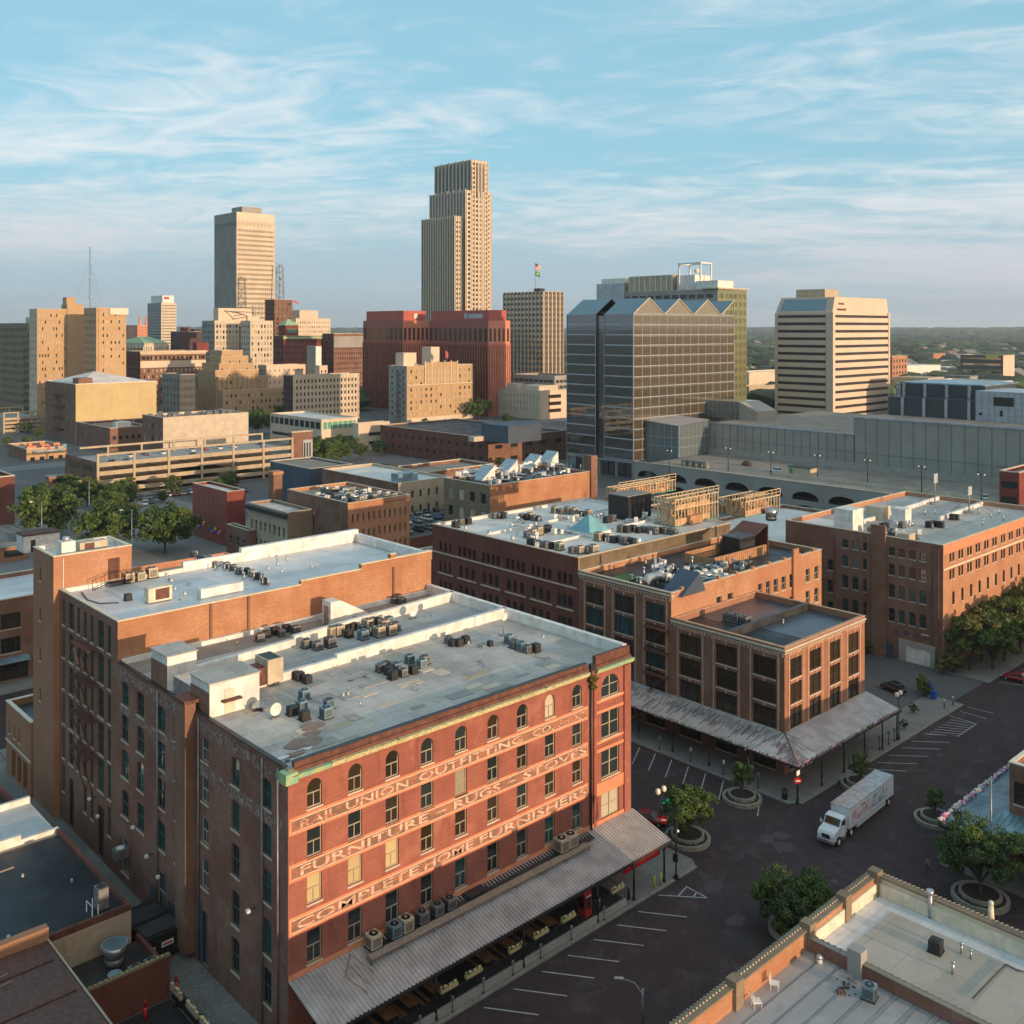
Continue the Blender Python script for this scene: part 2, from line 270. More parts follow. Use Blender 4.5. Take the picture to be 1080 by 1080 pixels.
# ---------------------------------------------------------------- mesh builder
class MB:
    def __init__(s): s.v = []; s.f = []; s.m = []; s.sm = []
    def poly(s, pts, m=0, sm=False):
        n = len(s.v); s.v += [tuple(p) for p in pts]; s.f.append(tuple(range(n, n+len(pts)))); s.m.append(m); s.sm.append(sm)
    def box(s, x0, y0, z0, x1, y1, z1, m=0, top=None, nobot=False):
        n = len(s.v); s.v += [(x0,y0,z0),(x1,y0,z0),(x1,y1,z0),(x0,y1,z0),(x0,y0,z1),(x1,y0,z1),(x1,y1,z1),(x0,y1,z1)]
        fs = [(0,1,5,4),(1,2,6,5),(2,3,7,6),(3,0,4,7),(4,5,6,7)] + ([] if nobot else [(3,2,1,0)])
        for i, f in enumerate(fs): s.f.append(tuple(n+k for k in f)); s.m.append(top if (top is not None and i == 4) else m); s.sm.append(False)
    def obox(s, cx, cy, z0, w, l, h, rz=0, m=0, taper=0, rx=0):
        n = len(s.v); ca, sa = math.cos(rz), math.sin(rz)
        for z, t in ((0, 0), (h, taper)):
            for x, y in ((-w/2+t, -l/2+t), (w/2-t, -l/2+t), (w/2-t, l/2-t), (-w/2+t, l/2-t)): s.v.append((cx+x*ca-y*sa, cy+x*sa+y*ca, z0+z))
        for f in [(0,1,5,4),(1,2,6,5),(2,3,7,6),(3,0,4,7),(4,5,6,7),(3,2,1,0)]: s.f.append(tuple(n+k for k in f)); s.m.append(m); s.sm.append(False)
    def cyl(s, x, y, z0, z1, r, n=10, m=0, r2=None, cap=True):
        r2 = r if r2 is None else r2; b = len(s.v)
        for k in range(n): a = 2*math.pi*k/n; s.v.append((x+r*math.cos(a), y+r*math.sin(a), z0))
        for k in range(n): a = 2*math.pi*k/n; s.v.append((x+r2*math.cos(a), y+r2*math.sin(a), z1))
        for k in range(n): s.f.append((b+k, b+(k+1)%n, b+n+(k+1)%n, b+n+k)); s.m.append(m); s.sm.append(True)
        if cap: s.f.append(tuple(b+n+k for k in range(n))); s.m.append(m); s.sm.append(False)
        if cap: s.f.append(tuple(b+n-1-k for k in range(n))); s.m.append(m); s.sm.append(False)
    def ring(s, x, y, z0, z1, ro, ri, n=32, m=0):
        b = len(s.v)
        for r, z in ((ro, z0), (ro, z1), (ri, z1), (ri, z0)):
            for k in range(n): a = 2*math.pi*k/n; s.v.append((x+r*math.cos(a), y+r*math.sin(a), z))
        for q in range(3):
            for k in range(n): s.f.append((b+q*n+k, b+q*n+(k+1)%n, b+(q+1)*n+(k+1)%n, b+(q+1)*n+k)); s.m.append(m); s.sm.append(False)
    def tube(s, p, r, n=6, m=0, r2=None):
        p = [Vector(q) for q in p]; r2 = r if r2 is None else r2; b = len(s.v); L = len(p)
        for i, q in enumerate(p):
            d = (p[min(i+1, L-1)]-p[max(i-1, 0)]).normalized(); up = Vector((0, 0, 1)) if abs(d.z) < .9 else Vector((1, 0, 0))
            a = d.cross(up).normalized(); e = d.cross(a); rr = r+(r2-r)*i/max(1, L-1)
            for k in range(n): t = 2*math.pi*k/n; s.v.append(tuple(q+a*rr*math.cos(t)+e*rr*math.sin(t)))
        for i in range(L-1):
            for k in range(n): s.f.append((b+i*n+k, b+i*n+(k+1)%n, b+(i+1)*n+(k+1)%n, b+(i+1)*n+k)); s.m.append(m); s.sm.append(True)
        for e in (0, L-1): s.f.append(tuple(b+e*n+k for k in range(n))); s.m.append(m); s.sm.append(False)
    def bar(s, a, b, w=.05, m=0): s.tube([a, b], w, 4, m)
    def sphere(s, x, y, z, r, m=0, sz=1, nu=10, nv=6):
        b = len(s.v)
        for i in range(nv+1):
            t = math.pi*i/nv
            for k in range(nu): a = 2*math.pi*k/nu; s.v.append((x+r*math.sin(t)*math.cos(a), y+r*math.sin(t)*math.sin(a), z+r*sz*math.cos(t)))
        for i in range(nv):
            for k in range(nu): s.f.append((b+i*nu+k, b+(i+1)*nu+k, b+(i+1)*nu+(k+1)%nu, b+i*nu+(k+1)%nu)); s.m.append(m); s.sm.append(True)
    def prism(s, pts, z0, z1, m=0, top=None):
        n = len(pts)
        s.poly([(x, y, z1) for x, y in pts], m if top is None else top); s.poly([(x, y, z0) for x, y in reversed(pts)], m)
        for i in range(n): (x, y), (u, v) = pts[i], pts[(i+1)%n]; s.poly([(x,y,z0),(u,v,z0),(u,v,z1),(x,y,z1)], m)
    def add(s, o, tf=None, mo=0):
        n = len(s.v); s.v += [tf(p) if tf else p for p in o.v]; s.f += [tuple(n+k for k in f) for f in o.f]; s.m += [k+mo for k in o.m]; s.sm += o.sm
    def mesh(s, name, mats):
        me = bpy.data.meshes.new(name); me.from_pydata(s.v, [], s.f)
        for m in mats: me.materials.append(M[m])
        me.polygons.foreach_set('material_index', s.m); me.polygons.foreach_set('use_smooth', s.sm)
        uv = me.uv_layers.new(name='UVMap'); me.update(); data = []
        for p in me.polygons:
            nx, ny, nz = abs(p.normal.x), abs(p.normal.y), abs(p.normal.z)
            for li in p.loop_indices:
                co = me.vertices[me.loops[li].vertex_index].co
                data += (co.x, co.y) if nz >= nx and nz >= ny else ((co.y, co.z) if nx > ny else (co.x, co.z))
        uv.data.foreach_set('uv', data); return me
def link(name, data=None, parent=None, loc=None, rz=0):
    o = bpy.data.objects.new(name, data); COL.objects.link(o)
    if parent: o.parent = parent
    if loc is not None: o.location = loc
    if rz: o.rotation_euler = (0, 0, rz)
    return o
def part(name, mb, mats, parent, loc=None, rz=0, label=None):
    if isinstance(mats, str): mats = [mats]
    o = link(name, mb.mesh(name, mats), parent, loc, rz)
    if label: o['label'] = label
    return o
def tag(o, label, cat, group=None):
    o['label'] = label; o['category'] = cat
    if group: o['group'] = group
    return o
def thing(name, label, cat, loc=(0, 0, 0), rz=0, group=None): return tag(link(name, None, None, loc, rz), label, cat, group)
def solid(name, mb, mats, label, cat, group=None, loc=(0, 0, 0), rz=0): return tag(part(name, mb, mats, None, loc, rz), label, cat, group)
def struct(name, mb, mats): o = part(name, mb, mats, None); o['kind'] = 'structure'; return o
KIDS = {}
def dup(root, loc, rz=0, label=None, group=None, scale=None):
    r = root.copy(); COL.objects.link(r); r.location = loc; r.rotation_euler = (0, 0, rz)
    if label: r['label'] = label
    if group: r['group'] = group
    if scale: r.scale = (scale,)*3 if isinstance(scale, (int, float)) else scale
    if root not in KIDS: KIDS[root] = [(ch, list(ch.children)) for ch in root.children]
    for ch, gs in KIDS[root]:
        k = ch.copy(); COL.objects.link(k); k.parent = r
        for g in gs: d = g.copy(); COL.objects.link(d); d.parent = k
    return r
class Proto:                                    # the first placing moves the original itself, later ones copy it
    def __init__(s, root): s.root = root; s.used = False
    def __call__(s, loc, rz=0, label=None, group=None, scale=None):
        if s.used: return dup(s.root, loc, rz, label, group, scale)
        s.used = True; r = s.root; KIDS[r] = [(ch, list(ch.children)) for ch in r.children]
        r.location = loc; r.rotation_euler = (0, 0, rz)
        if label: r['label'] = label
        if group: r['group'] = group
        if scale: r.scale = (scale,)*3 if isinstance(scale, (int, float)) else scale
        return r
# ---------------------------------------------------------------- facades
def C(n, a, b, w):                              # n openings of width w, centres spread over a..b
    st = (b-a)/n; return [(a+st*(i+.5)-w/2, a+st*(i+.5)+w/2) for i in range(n)]
def RW(n, a, b, h): st = (b-a)/n; return [(a+st*(i+.5)-h/2, a+st*(i+.5)+h/2) for i in range(n)]
def G(cols, rows, kind='sash', arch=False, pane=('glass_dark',), fr='frame_cream', sill=True, depth=.2, wins=True):
    return [dict(u0=a, u1=b, v0=c, v1=d, kind=kind, arch=arch, pane=pane, fr=fr, sill=sill, depth=depth, wins=wins) for a, b in cols for c, d in rows]
def facade(mb, f, W, z0, z1, ops, mi=0, ri=None):
    ri = mi if ri is None else ri
    us = sorted({0, W} | {o[k] for o in ops for k in ('u0', 'u1')}); vs_ = sorted({z0, z1} | {o[k] for o in ops for k in ('v0', 'v1')})
    for j in range(len(vs_)-1):
        a, b = vs_[j], vs_[j+1]
        if b-a < 1e-5: continue
        mid = (a+b)/2; here = sorted((o['u0'], o['u1']) for o in ops if o['v0'] < mid < o['v1'])
        u = 0
        for p, q in here+[(W, W)]:
            if p-u > 1e-5: mb.poly([f(u, a, 0), f(p, a, 0), f(p, b, 0), f(u, b, 0)], mi)
            u = q
    for o in ops:
        a, b, c, d, D = o['u0'], o['u1'], o['v0'], o['v1'], o['depth']
        if o['arch']:
            r = (b-a)/2; rise = r*(1 if o['arch'] is True else o['arch']); n = 8
            arc = [(a+r-r*math.cos(math.pi*k/n), d-rise+rise*math.sin(math.pi*k/n)) for k in range(n+1)]
            mb.poly([f(a, d, 0)]+[f(x, y, 0) for x, y in reversed(arc[:n//2+1])], mi)
            mb.poly([f(b, d, 0)]+[f(x, y, 0) for x, y in arc[n//2:]][::-1], mi)
            ln = [(a, c)]+arc+[(b, c)]
        else: ln = [(a, c), (a, d), (b, d), (b, c)]
        for i in range(len(ln)):
            (x, y), (x2, y2) = ln[i], ln[(i+1) % len(ln)]
            mb.poly([f(x, y, 0), f(x2, y2, 0), f(x2, y2, D), f(x, y, D)], ri)
plain('frame_cream', (.42, .36, .26), .6, .2); plain('frame_dark', (.03, .03, .03), .5, .2); plain('frame_white', (.62, .60, .55), .6, .15); plain('frame_green', (.05, .10, .08), .5, .2)
WT = {}
def winmesh(w, h, arch, kind, pane, fr, lod, D):
    key = (round(w, 2), round(h, 2), arch, kind, pane, fr, lod, D)
    if key in WT: return WT[key]
    g = MB(); r = w/2; rise = r*(1 if arch is True else arch) if arch else 0
    if arch: pts = [(0, 0)]+[(r-r*math.cos(math.pi*k/8), h-rise+rise*math.sin(math.pi*k/8)) for k in range(9)]+[(w, 0)]
    else: pts = [(0, 0), (0, h), (w, h), (w, 0)]
    g.poly([(x, D, y) for x, y in pts], 0)
    fm = MB()
    if lod < 2 or kind in ('grid', 'wide'):
        t = .07 if lod == 0 else .09; y0, y1 = D-.07, D-.01
        if arch:
            for i in range(len(pts)-1): fm.tube([(pts[i][0], D-.04, pts[i][1]), (pts[i+1][0], D-.04, pts[i+1][1])], t*.7, 4)
        else: fm.box(0, y0, h-t, w, y1, h)
        fm.box(0, y0, 0, t, y1, h-rise); fm.box(w-t, y0, 0, w, y1, h-rise); fm.box(t, y0, 0, w-t, y1, t)
        yy0 = y0+.015
        if kind == 'sash':
            fm.box(t, y0-.01, h*.48, w-t, y1-.002, h*.48+t); fm.box(w/2-.03, yy0, t, w/2+.03, y1-.004, h*.48)
        elif kind == 'double':
            fm.box(w/2-.06, y0-.01, t, w/2+.06, y1-.002, h-t*.5); fm.box(t, yy0, h*.5, w/2-.06, y1-.004, h*.5+t); fm.box(w/2+.06, yy0, h*.5, w-t, y1-.004, h*.5+t)
        elif kind == 'wide':
            for k in (.25, .75): fm.box(w*k-.05, y0-.01, t, w*k+.05, y1-.002, h-t)
            for a, b in ((t, w*.25-.05), (w*.25+.05, w*.75-.05), (w*.75+.05, w-t)): fm.box(a, yy0, h*.68, b, y1-.004, h*.68+.07)
        elif kind == 'tall':
            fm.box(w/2-.04, y0-.01, t, w/2+.04, y1-.002, h-t)
            for k in (.33, .66): fm.box(t, yy0, h*k, w/2-.04, y1-.004, h*k+.06); fm.box(w/2+.04, yy0, h*k, w-t, y1-.004, h*k+.06)
        elif kind == 'grid':
            for k in range(1, 4): fm.box(w*k/4-.04, y0-.01, t, w*k/4+.04, y1-.002, h-t)
    sl = MB(); sl.box(-.08, -.06, -.13, w+.08, D-.08, -.004)
    if lod == 0: r = (g.mesh('pane', [pane]), fm.mesh('frame', [fr]), sl.mesh('sill', ['limestone']), g, fm, sl)
    else:
        a = MB(); a.add(g); a.add(fm, mo=1)
        r = (a.mesh('window', [pane, fr]), None, sl.mesh('sill', ['limestone']), a, fm, sl)
    WT[key] = r; return r
WQ = {}
def flush(t, cap=100):
    if t.name in WQ: put_windows(t, WQ.pop(t.name)[1], cap)
def put_windows(root, faces, cap=100):
    L = []
    for typ, f, ops, lod in faces:
        for o in ops:
            if not o['wins']: continue
            x, y, z = f(o['u0'] if typ == 'S' else o['u1'], o['v0'], 0)
            wx, wy = root.location.x+x, root.location.y+y
            L.append((round(wx*c_+wy*s_, 1)-z*.01, R.random(), typ, (x, y, z), o, lod))
    L.sort(key=lambda t: (t[0], t[1])); rest = MB(); rmats = []
    for i, (d, _, typ, p, o, lod) in enumerate(L):
        w, h = o['u1']-o['u0'], o['v1']-o['v0']; pane = R.choice(o['pane']); rz = 0 if typ == 'S' else -math.pi/2
        m = winmesh(w, h, o['arch'], o['kind'], pane, o['fr'], lod, o['depth'])
        if i < cap:
            a = link('window', m[0], root, p, rz)
            if lod == 0: link('frame', m[1], a)
            if lod <= 1 and o['sill']: link('sill', m[2], a)
        else:
            for nm in (pane, o['fr']):
                if nm not in rmats: rmats.append(nm)
            idx = {0: rmats.index(pane), 1: rmats.index(o['fr'])}
            tf = (lambda q: (p[0]+q[0], p[1]+q[1], p[2]+q[2])) if typ == 'S' else (lambda q: (p[0]+q[1], p[1]-q[0], p[2]+q[2]))
            src = m[3]; n = len(rest.v); rest.v += [tf(q) for q in src.v]; rest.f += [tuple(n+k for k in g) for g in src.f]
            rest.m += [idx[k] for k in src.m]; rest.sm += src.sm
    if rest.v: o = part('window', rest, rmats, root); o['kind'] = 'stuff'
def bld(name, label, x, y, w, l, z, wall, S=(), W=(), wallW=None, roof='roof_grey', par=.6, z0=0, lod=2, coping='limestone', group=None, cat='building', pt=.35, root=None, parin=None, cap=100, cop=True, off=None, multi=False):
    """box building with its near corner at (x, y): W face is the -X side, S face the -Y side"""
    t = root or thing(name, label, cat, (x, y, z0), 0, group)
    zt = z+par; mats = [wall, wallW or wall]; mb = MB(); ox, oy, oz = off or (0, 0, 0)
    if off: z -= oz; zt -= oz
    S = [o for g in S for o in g]; W = [o for g in W for o in g]
    fS = lambda u, v, d: (u, d, v); fW = lambda u, v, d: (d, u, v)
    facade(mb, fS, w, 0, zt, S, 0); facade(mb, fW, l, 0, zt, W, 1)
    mb.poly([(w, 0, 0), (w, l, 0), (w, l, zt), (w, 0, zt)], 0); mb.poly([(w, l, 0), (0, l, 0), (0, l, zt), (w, l, zt)], 1)
    def part_(nm, m_, mt, *a):
        if off: m_.v = [(p[0]+ox, p[1]+oy, p[2]+oz) for p in m_.v]
        return part(nm, m_, mt, *a)
    part_('wall', mb, mats, t)
    rf = MB(); rf.poly([(.01, .01, z), (w-.01, .01, z), (w-.01, l-.01, z), (.01, l-.01, z)]); r = part_('roof', rf, [roof], t)
    if par > .15:
        e = .004; pm = MB(); pm.box(e, e, z-.1, w-e, pt, zt-e); pm.box(e, l-pt, z-.1, w-e, l-e, zt-e); pm.box(e, pt, z-.1, pt, l-pt, zt-e); pm.box(w-pt, pt, z-.1, w-e, l-pt, zt-e)
        part_('parapet', pm, [parin or wall], t)
    if cop:
        q = .05; h = .1 if lod < 2 else .25; k = MB(); a = pt+.03
        k.box(-q, -q, zt, w+q, a, zt+h); k.box(-q, l-a, zt, w+q, l+q, zt+h); k.box(-q, a, zt, a, l-a, zt+h); k.box(w-a, a, zt, w+q, l-a, zt+h)
        part_('coping', k, [coping], t)
    gS = lambda u, v, d: (u+ox, d+oy, v+oz); gW = lambda u, v, d: (d+ox, u+oy, v+oz)
    WQ.setdefault(t.name, (t, []))[1].extend([('S', gS, S, lod), ('W', gW, W, lod)])
    if root is None or not multi: flush(t, cap)
    return t
def sbox(x0, y0, z0, x1, y1, z1): m = MB(); m.box(x0, y0, z0, x1, y1, z1); return m
def text_mb(s, w, h, ext=.012, bold=.012):
    """lettering as a mesh lying in the local XZ plane, facing -Y, fitted to w x h"""
    cu = bpy.data.curves.new('t', 'FONT'); cu.body = s; cu.extrude = ext; cu.offset = bold; cu.resolution_u = 2
    o = bpy.data.objects.new('t', cu); COL.objects.link(o); dg = bpy.context.evaluated_depsgraph_get()
    me = bpy.data.meshes.new_from_object(o.evaluated_get(dg)); bpy.data.objects.remove(o); mb = MB()
    xs = [v.co.x for v in me.vertices]; ys = [v.co.y for v in me.vertices]; x0, x1, y0, y1 = min(xs), max(xs), min(ys), max(ys)
    mb.v = [((v.co.x-x0)/(x1-x0)*w, -v.co.z, (v.co.y-y0)/(y1-y0)*h) for v in me.vertices]
    for p in me.polygons: mb.f.append(tuple(p.vertices)); mb.m.append(0); mb.sm.append(False)
    bpy.data.meshes.remove(me); return mb
# ================================================================= the ground
def sheet(name, x0, y0, x1, y1, z, mt):
    m = MB(); m.poly([(x0, y0, z), (x1, y0, z), (x1, y1, z), (x0, y1, z)]); return struct(name, m, [mt])
plain('ground', (.075, .075, .058), .95, .35, .02, fine=.15)
gm = MB(); rr = [0, 600, 2500, 5200, 7200, 9500, 14000]; hh = [0, 0, 0, 4, 30, 38, 20]; n = 64
for i in range(len(rr)-1):
    for k in range(n):
        a, b = 2*math.pi*k/n, 2*math.pi*(k+1)/n
        def q(r, h, t): return (r*math.cos(t), r*math.sin(t), h*(1+.18*math.sin(5*t+1)+.12*math.sin(13*t)) if h else 0)
        if i == 0: gm.poly([(0, 0, 0), q(rr[1], 0, a), q(rr[1], 0, b)])
        else: gm.poly([q(rr[i], hh[i], a), q(rr[i+1], hh[i+1], a), q(rr[i+1], hh[i+1], b), q(rr[i], hh[i], b)])
struct('ground', gm, ['ground'])
sheet('asphalt_ground', -60, 130, 420, 620, .01, 'asphalt')
sheet('brick_street', -20, -20, 330, 62, .02, 'paver_street')
sheet('brick_cross_street', 71, 62, 97, 200, .02, 'paver_street')
sheet('brick_back_street', -40, 126, 71, 146, .02, 'paver_street')
plain('alley_concrete', (.20, .19, .175), .85, .4, .35, fine=5, streak=0)
sheet('alley', 5, 56, 35.2, 126, .025, 'alley_concrete')
sheet('parking_lot', 117, 57, 144, 92, .03, 'asphalt')
def walk(name, pts, h=.15, mt='sidewalk'):
    m = MB(); m.prism(pts, 0, h); k = MB(); L = len(pts)
    o = struct(name, m, [mt]); return o
walk('pavement', [(35.2, 55.7), (75.0, 55.7), (75.7, 56.6), (75.7, 127), (35.2, 127)])
walk('pavement', [(92.2, 56.2), (93, 55.6), (133.2, 55.6), (133.4, 60.3), (116.5, 60.3), (116.5, 92), (92.2, 92)])
walk('pavement', [(92.0, 92), (97.4, 92), (97.4, 140), (92.0, 140)])
walk('pavement', [(92, 40.4), (93, 41.0), (200, 41.0), (200, -20), (92, -20)])
walk('pavement', [(0, 38.5), (71, 38.5), (72, 37.5), (72, -20), (0, -20)])
walk('pavement', [(144, 56.4), (260, 56.4), (260, 70), (144, 70)])
walk('pavement', [(-40, 146), (71, 146), (71, 160), (-40, 160)])
# paving joints of the corner pavements
jm = MB()
for i in range(22): jm.box(36+i*1.8, 55.9, .15, 36.03+i*1.8, 60.2, .156)
for y in (57.4, 58.9): jm.box(35.4, y, .15, 75.4, y+.03, .155)
for i in range(22): jm.box(93.5+i*1.8, 55.8, .15, 93.53+i*1.8, 60.1, .156)
for y in (57.3, 58.8): jm.box(92.4, y, .15, 133, y+.03, .155)
struct('pavement_joints', jm, ['asphalt'])
struct('pavement_kerb', (lambda m: (m.box(35.2, 55.52, 0, 75, 55.69, .17), m.box(93, 55.42, 0, 133.2, 55.59, .17), m.box(91.98, 56.3, 0, 92.18, 92, .17), m.box(93, 41.01, 0, 200, 41.2, .17), m)[-1])(MB()), ['planter_stone'])
# painted lines, each a worn strip lying on the bricks
lm = MB()
def line(a, b, w=.11):
    a, b = Vector((*a, 0)), Vector((*b, 0)); d = (b-a).normalized(); p = Vector((-d.y, d.x, 0))*w/2
    lm.poly([(a+p)[:2]+(.026,), (b+p)[:2]+(.026,), (b-p)[:2]+(.026,), (a-p)[:2]+(.026,)])
for x in (38.9, 41.9, 45.1, 48.1, 51.1, 54.1, 57, 60, 62.9, 65.7): line((x, 54.8), (x+2.4, 51.5))
line((68.9, 55.2), (71.7, 52.0)); line((71.7, 52.0), (71.8, 54.4)); line((70, 53.9), (71.8, 54.3)); line((70.9, 52.9), (71.8, 53.2))
for i in range(12): y = 76.2-i*2.38+9.5; line((91.6, y), (87.5, y-2.3))
for x, e in ((106, 2.6), (108.4, 3), (111.2, 3.1), (114.3, 2.9), (117, 3), (120.4, 2.3), (130.8, 0), (133, .2)): line((x, 54.9), (x+e, 51.6))
for k in range(7): line((120.4+k*1.1, 54.6), (122.7+k*.9, 51.7))
line((122.7, 51.7), (128.1, 51.7)); line((128.3, 55.4), (128.1, 51.7))
for i in range(9): line((104+i*3, 44.6), (106.2+i*3, 41.7))
for i in range(5): line((127+i*2.6, 63.5), (125+i*2.6, 68.5))
for i in range(5): line((147+i*2.6, 52.2), (145.5+i*2.6, 55.6))
struct('parking_lines', lm, ['road_paint'])
sheet('road', -60, 176, 420, 190, .03, 'asphalt'); plain('road_grey', (.17, .17, .17), .85, .2, .1, fine=4)
sheet('avenue', 60, 126, 74, 700, .035, 'road_grey'); sheet('cross_avenue', -200, 250, 420, 262, .04, 'road_grey'); sheet('far_avenue', -200, 372, 420, 386, .045, 'road_grey')

# ================================================================= painted furniture warehouse
UX, UY = 35.1, 60.4
plain('rust_stain', (.30, .215, .17), .85, .3, 1.5, c2=(.22, .14, .11))
t = thing('brick_warehouse', 'orange-red painted brick warehouse with arched top windows and faded lettering bands', 'warehouse', (UX, UY, 0))
cu = [(36.6+3.36*i-UX, 37.85+3.36*i-UX) for i in range(9)]
cu = [(a, a+1.2) for a in (1.5, 4.9, 8.2, 11.5, 14.9, 18.3, 21.6, 24.9, 28.3)]
pan = ('glass_dark', 'glass_office', 'glass_dark', 'glass_blind', 'glass_office', 'glass_dark', 'glass_brown', 'glass_dark')
S = [G(cu, [(16.4, 18.4)], arch=True, pane=pan), G(cu, [(13.0, 15.0), (9.9, 11.7)], pane=pan), G(cu[3:], [(9.9, 11.7)][:0], pane=pan),
     G(cu[:1]+cu[2:], [(5.55, 7.85)], pane=('glass_dark', 'glass_teal')), G([cu[1]], [(5.55, 7.85)], pane=('glass_dark',)),
     G([(32.1, 34.55)], [(16.3, 18.3)], 'double', .95, pane=pan), G([(32.1, 34.55)], [(12.6, 15.0), (9.0, 11.5)], 'double', pane=pan),
     G([(32.1, 34.55)], [(5.2, 7.6)], 'double', pane=('glass_blind',)),
     G([(2, 4.2), (6, 8.5), (10.5, 13), (15, 17.5), (19.5, 22), (24, 26.5), (29, 31)], [(.9, 3.4)], 'wide', pane=('glass_office',), fr='frame_dark', sill=False)]
S[1] = G(cu, [(13.0, 15.0)], pane=pan)+G(cu[:3], [(9.7, 11.7)], pane=('glass_lit_blind',))+G(cu[3:], [(9.7, 11.7)], pane=pan)
cw = lambda *ys: [(y-UY-(.62 if y < 75 else .78), y-UY+(.62 if y < 75 else .78)) for y in ys]
Wd = [G(cw(63.3, 68.0), [(15.9, 18.0), (12.6, 14.8), (9.2, 11.6), (5.5, 8.1), (2.0, 4.6)], arch=.25, pane=('glass_teal', 'glass_dark'), fr='frame_green'), G(cw(73.0), [(16.1, 18.0), (12.9, 14.9), (9.7, 11.7), (6.2, 8.6)], arch=.25, pane=('glass_teal',)),
      G(cw(77.7, 81.1, 85.4, 88.8), [(16.1, 18.2), (12.9, 15.2), (9.6, 12.1), (6.1, 8.5)], arch=.3, pane=('glass_teal', 'glass_dark'), fr='frame_green'), G(cw(77.7, 81.1, 88.8), [(1.0, 4.2)], pane=('glass_dark', 'blue_slate_wall'), arch=.2), G([(12.2, 13.4)], [(.1, 4.4)], 'plain', pane=('blue_slate_wall',), sill=False)]
bld('w', '', UX, UY, 36.0, 30.1, 19.45, 'painted_brick', S, Wd, 'old_brick', roof='roof_grey', par=.12, lod=0, cop=False, root=t)
# copper cornice, broken in places, and the strip of bare brick above it
for a, b in ((0, 3.2), (3.25, 9.0), (9.05, 17.5), (17.55, 24.6), (24.65, 30.2), (31.2, 36.25)):
    m = MB(); k = R.uniform(-.03, .03); m.box(a, -.42, 19.0+k, b, -.003, 19.2+k); m.box(a, -.30, 18.86+k, b, -.003, 18.995+k); m.box(a+.1, -.5, 19.21+k, b-.05, -.003, 19.26+k); part('cornice', m, ['worn_cornice' if R.random() < .6 else 'copper_green'], t)
m = MB(); m.box(.5, -.14, 19.29, 36.1, -.003, 19.56); part('frieze', m, ['rust_duct'], t)
m = MB(); m.box(-.45, -.5, 18.75, .5, .5, 19.5); part('corner_cap', m, ['copper_green'], t)
m = MB(); m.box(.5, .0, 19.6, 30.2, .35, 19.95); m.box(31.3, -.05, 19.6, 36.0, .35, 20.35); part('parapet', m, ['rust_duct'], t)
m = MB(); m.box(.45, -.03, 19.96, 30.2, .4, 20.02); part('coping', m, ['tar'], t)
part('coping', sbox(-.06, .5, 19.58, .3, 30, 19.68), ['dark_metal'], t)
part('downpipe', (lambda m: (m.cyl(30.6, -.14, 4.6, 19.6, .11, 8), m.box(30.35, -.35, 19.3, 30.9, -.02, 19.9), m)[-1])(MB()), ['dark_metal'], t)
for u in (1.2, 3.4, 13.5, 21.2): m = MB(); m.cyl(-.12, u, .4, 19.4, .07, 6); part('downpipe', m, ['grey_metal'], t)
# pilaster chimney on the alley side
m = MB(); m.box(-.9, 14.2, 0.6, -.003, 16.0, 20.3); part('chimney', m, ['brown_brick'], t)
m = MB(); m.box(-1.0, 14.1, 20.31, .5, 16.1, 20.6); part('chimney_cap', m, ['rust_duct'], t)
# lettering bands
def band(zt, zb, items):
    m = MB(); m.box(.02, -.06, zb, 30.25, -.003, zt); b = part('sign_band', m, ['salmon_paint'], t)
    m = MB(); m.box(.25, -.075, zb+.22, 30.15, -.061, zt-.22); q = part('painted_panel', m, ['sign_brown'], b)
    m = MB(); m.box(.25, -.085, zb+.19, 30.15, -.062, zb+.235); m.box(.25, -.085, zt-.235, 30.15, -.062, zt-.19); part('border_line', m, ['cream_paint'], b)
    for txt, p0, p1, mt in items:
        x0, x1 = onY(UY, p0)-UX, onY(UY, p1)-UX
        if txt == '-':
            zm = (zt+zb)/2; part('lettering', sbox(x0, -.105, zm-.06, x1, -.0765, zm+.06), [mt], b); continue
        part('lettering', text_mb(txt, x1-x0, zt-zb-.62, .012, .014), [mt], b, (x0, -.09, zb+.31))
FL, VF = 'faded_lettering', 'very_faded_lettering'
band(16.2, 14.98, [('RAIL', 316, 355, VF), ('UNION', 364, 430, FL), ('OUTFITTING', 441, 550, FL), ('CO.', 561, 583, FL), ('SHOES', 588, 618, VF)])
band(12.98, 11.72, [('FURNITURE', 316, 451, FL), ('-', 458, 470, FL), ('RUGS', 478, 527, FL), ('-', 534, 543, FL), ('STOVES', 551, 618, FL)])
band(9.3, 8.05, [('COMPLETE', 312, 441, FL), ('HOME', 447, 498, FL), ('FURNISHERS', 505, 618, FL)])
for z0, z1 in ((16.0, 16.25), (15.05, 15.3), (12.3, 12.55), (11.55, 11.85), (7.65, 8.75)): part('string_course', sbox(31.0, -.05, z0, 36.02, -.003, z1), ['salmon_paint'], t)
part('base_course', sbox(0, -.08, 5.0, 36.02, -.003, 5.38), ['salmon_paint'], t)
m = MB(); m.box(35.15, -.16, .3, 36.05, -.003, 18.7); m.box(31.0, -.16, .3, 31.35, -.003, 18.7); part('pilaster', m, ['painted_brick'], t)
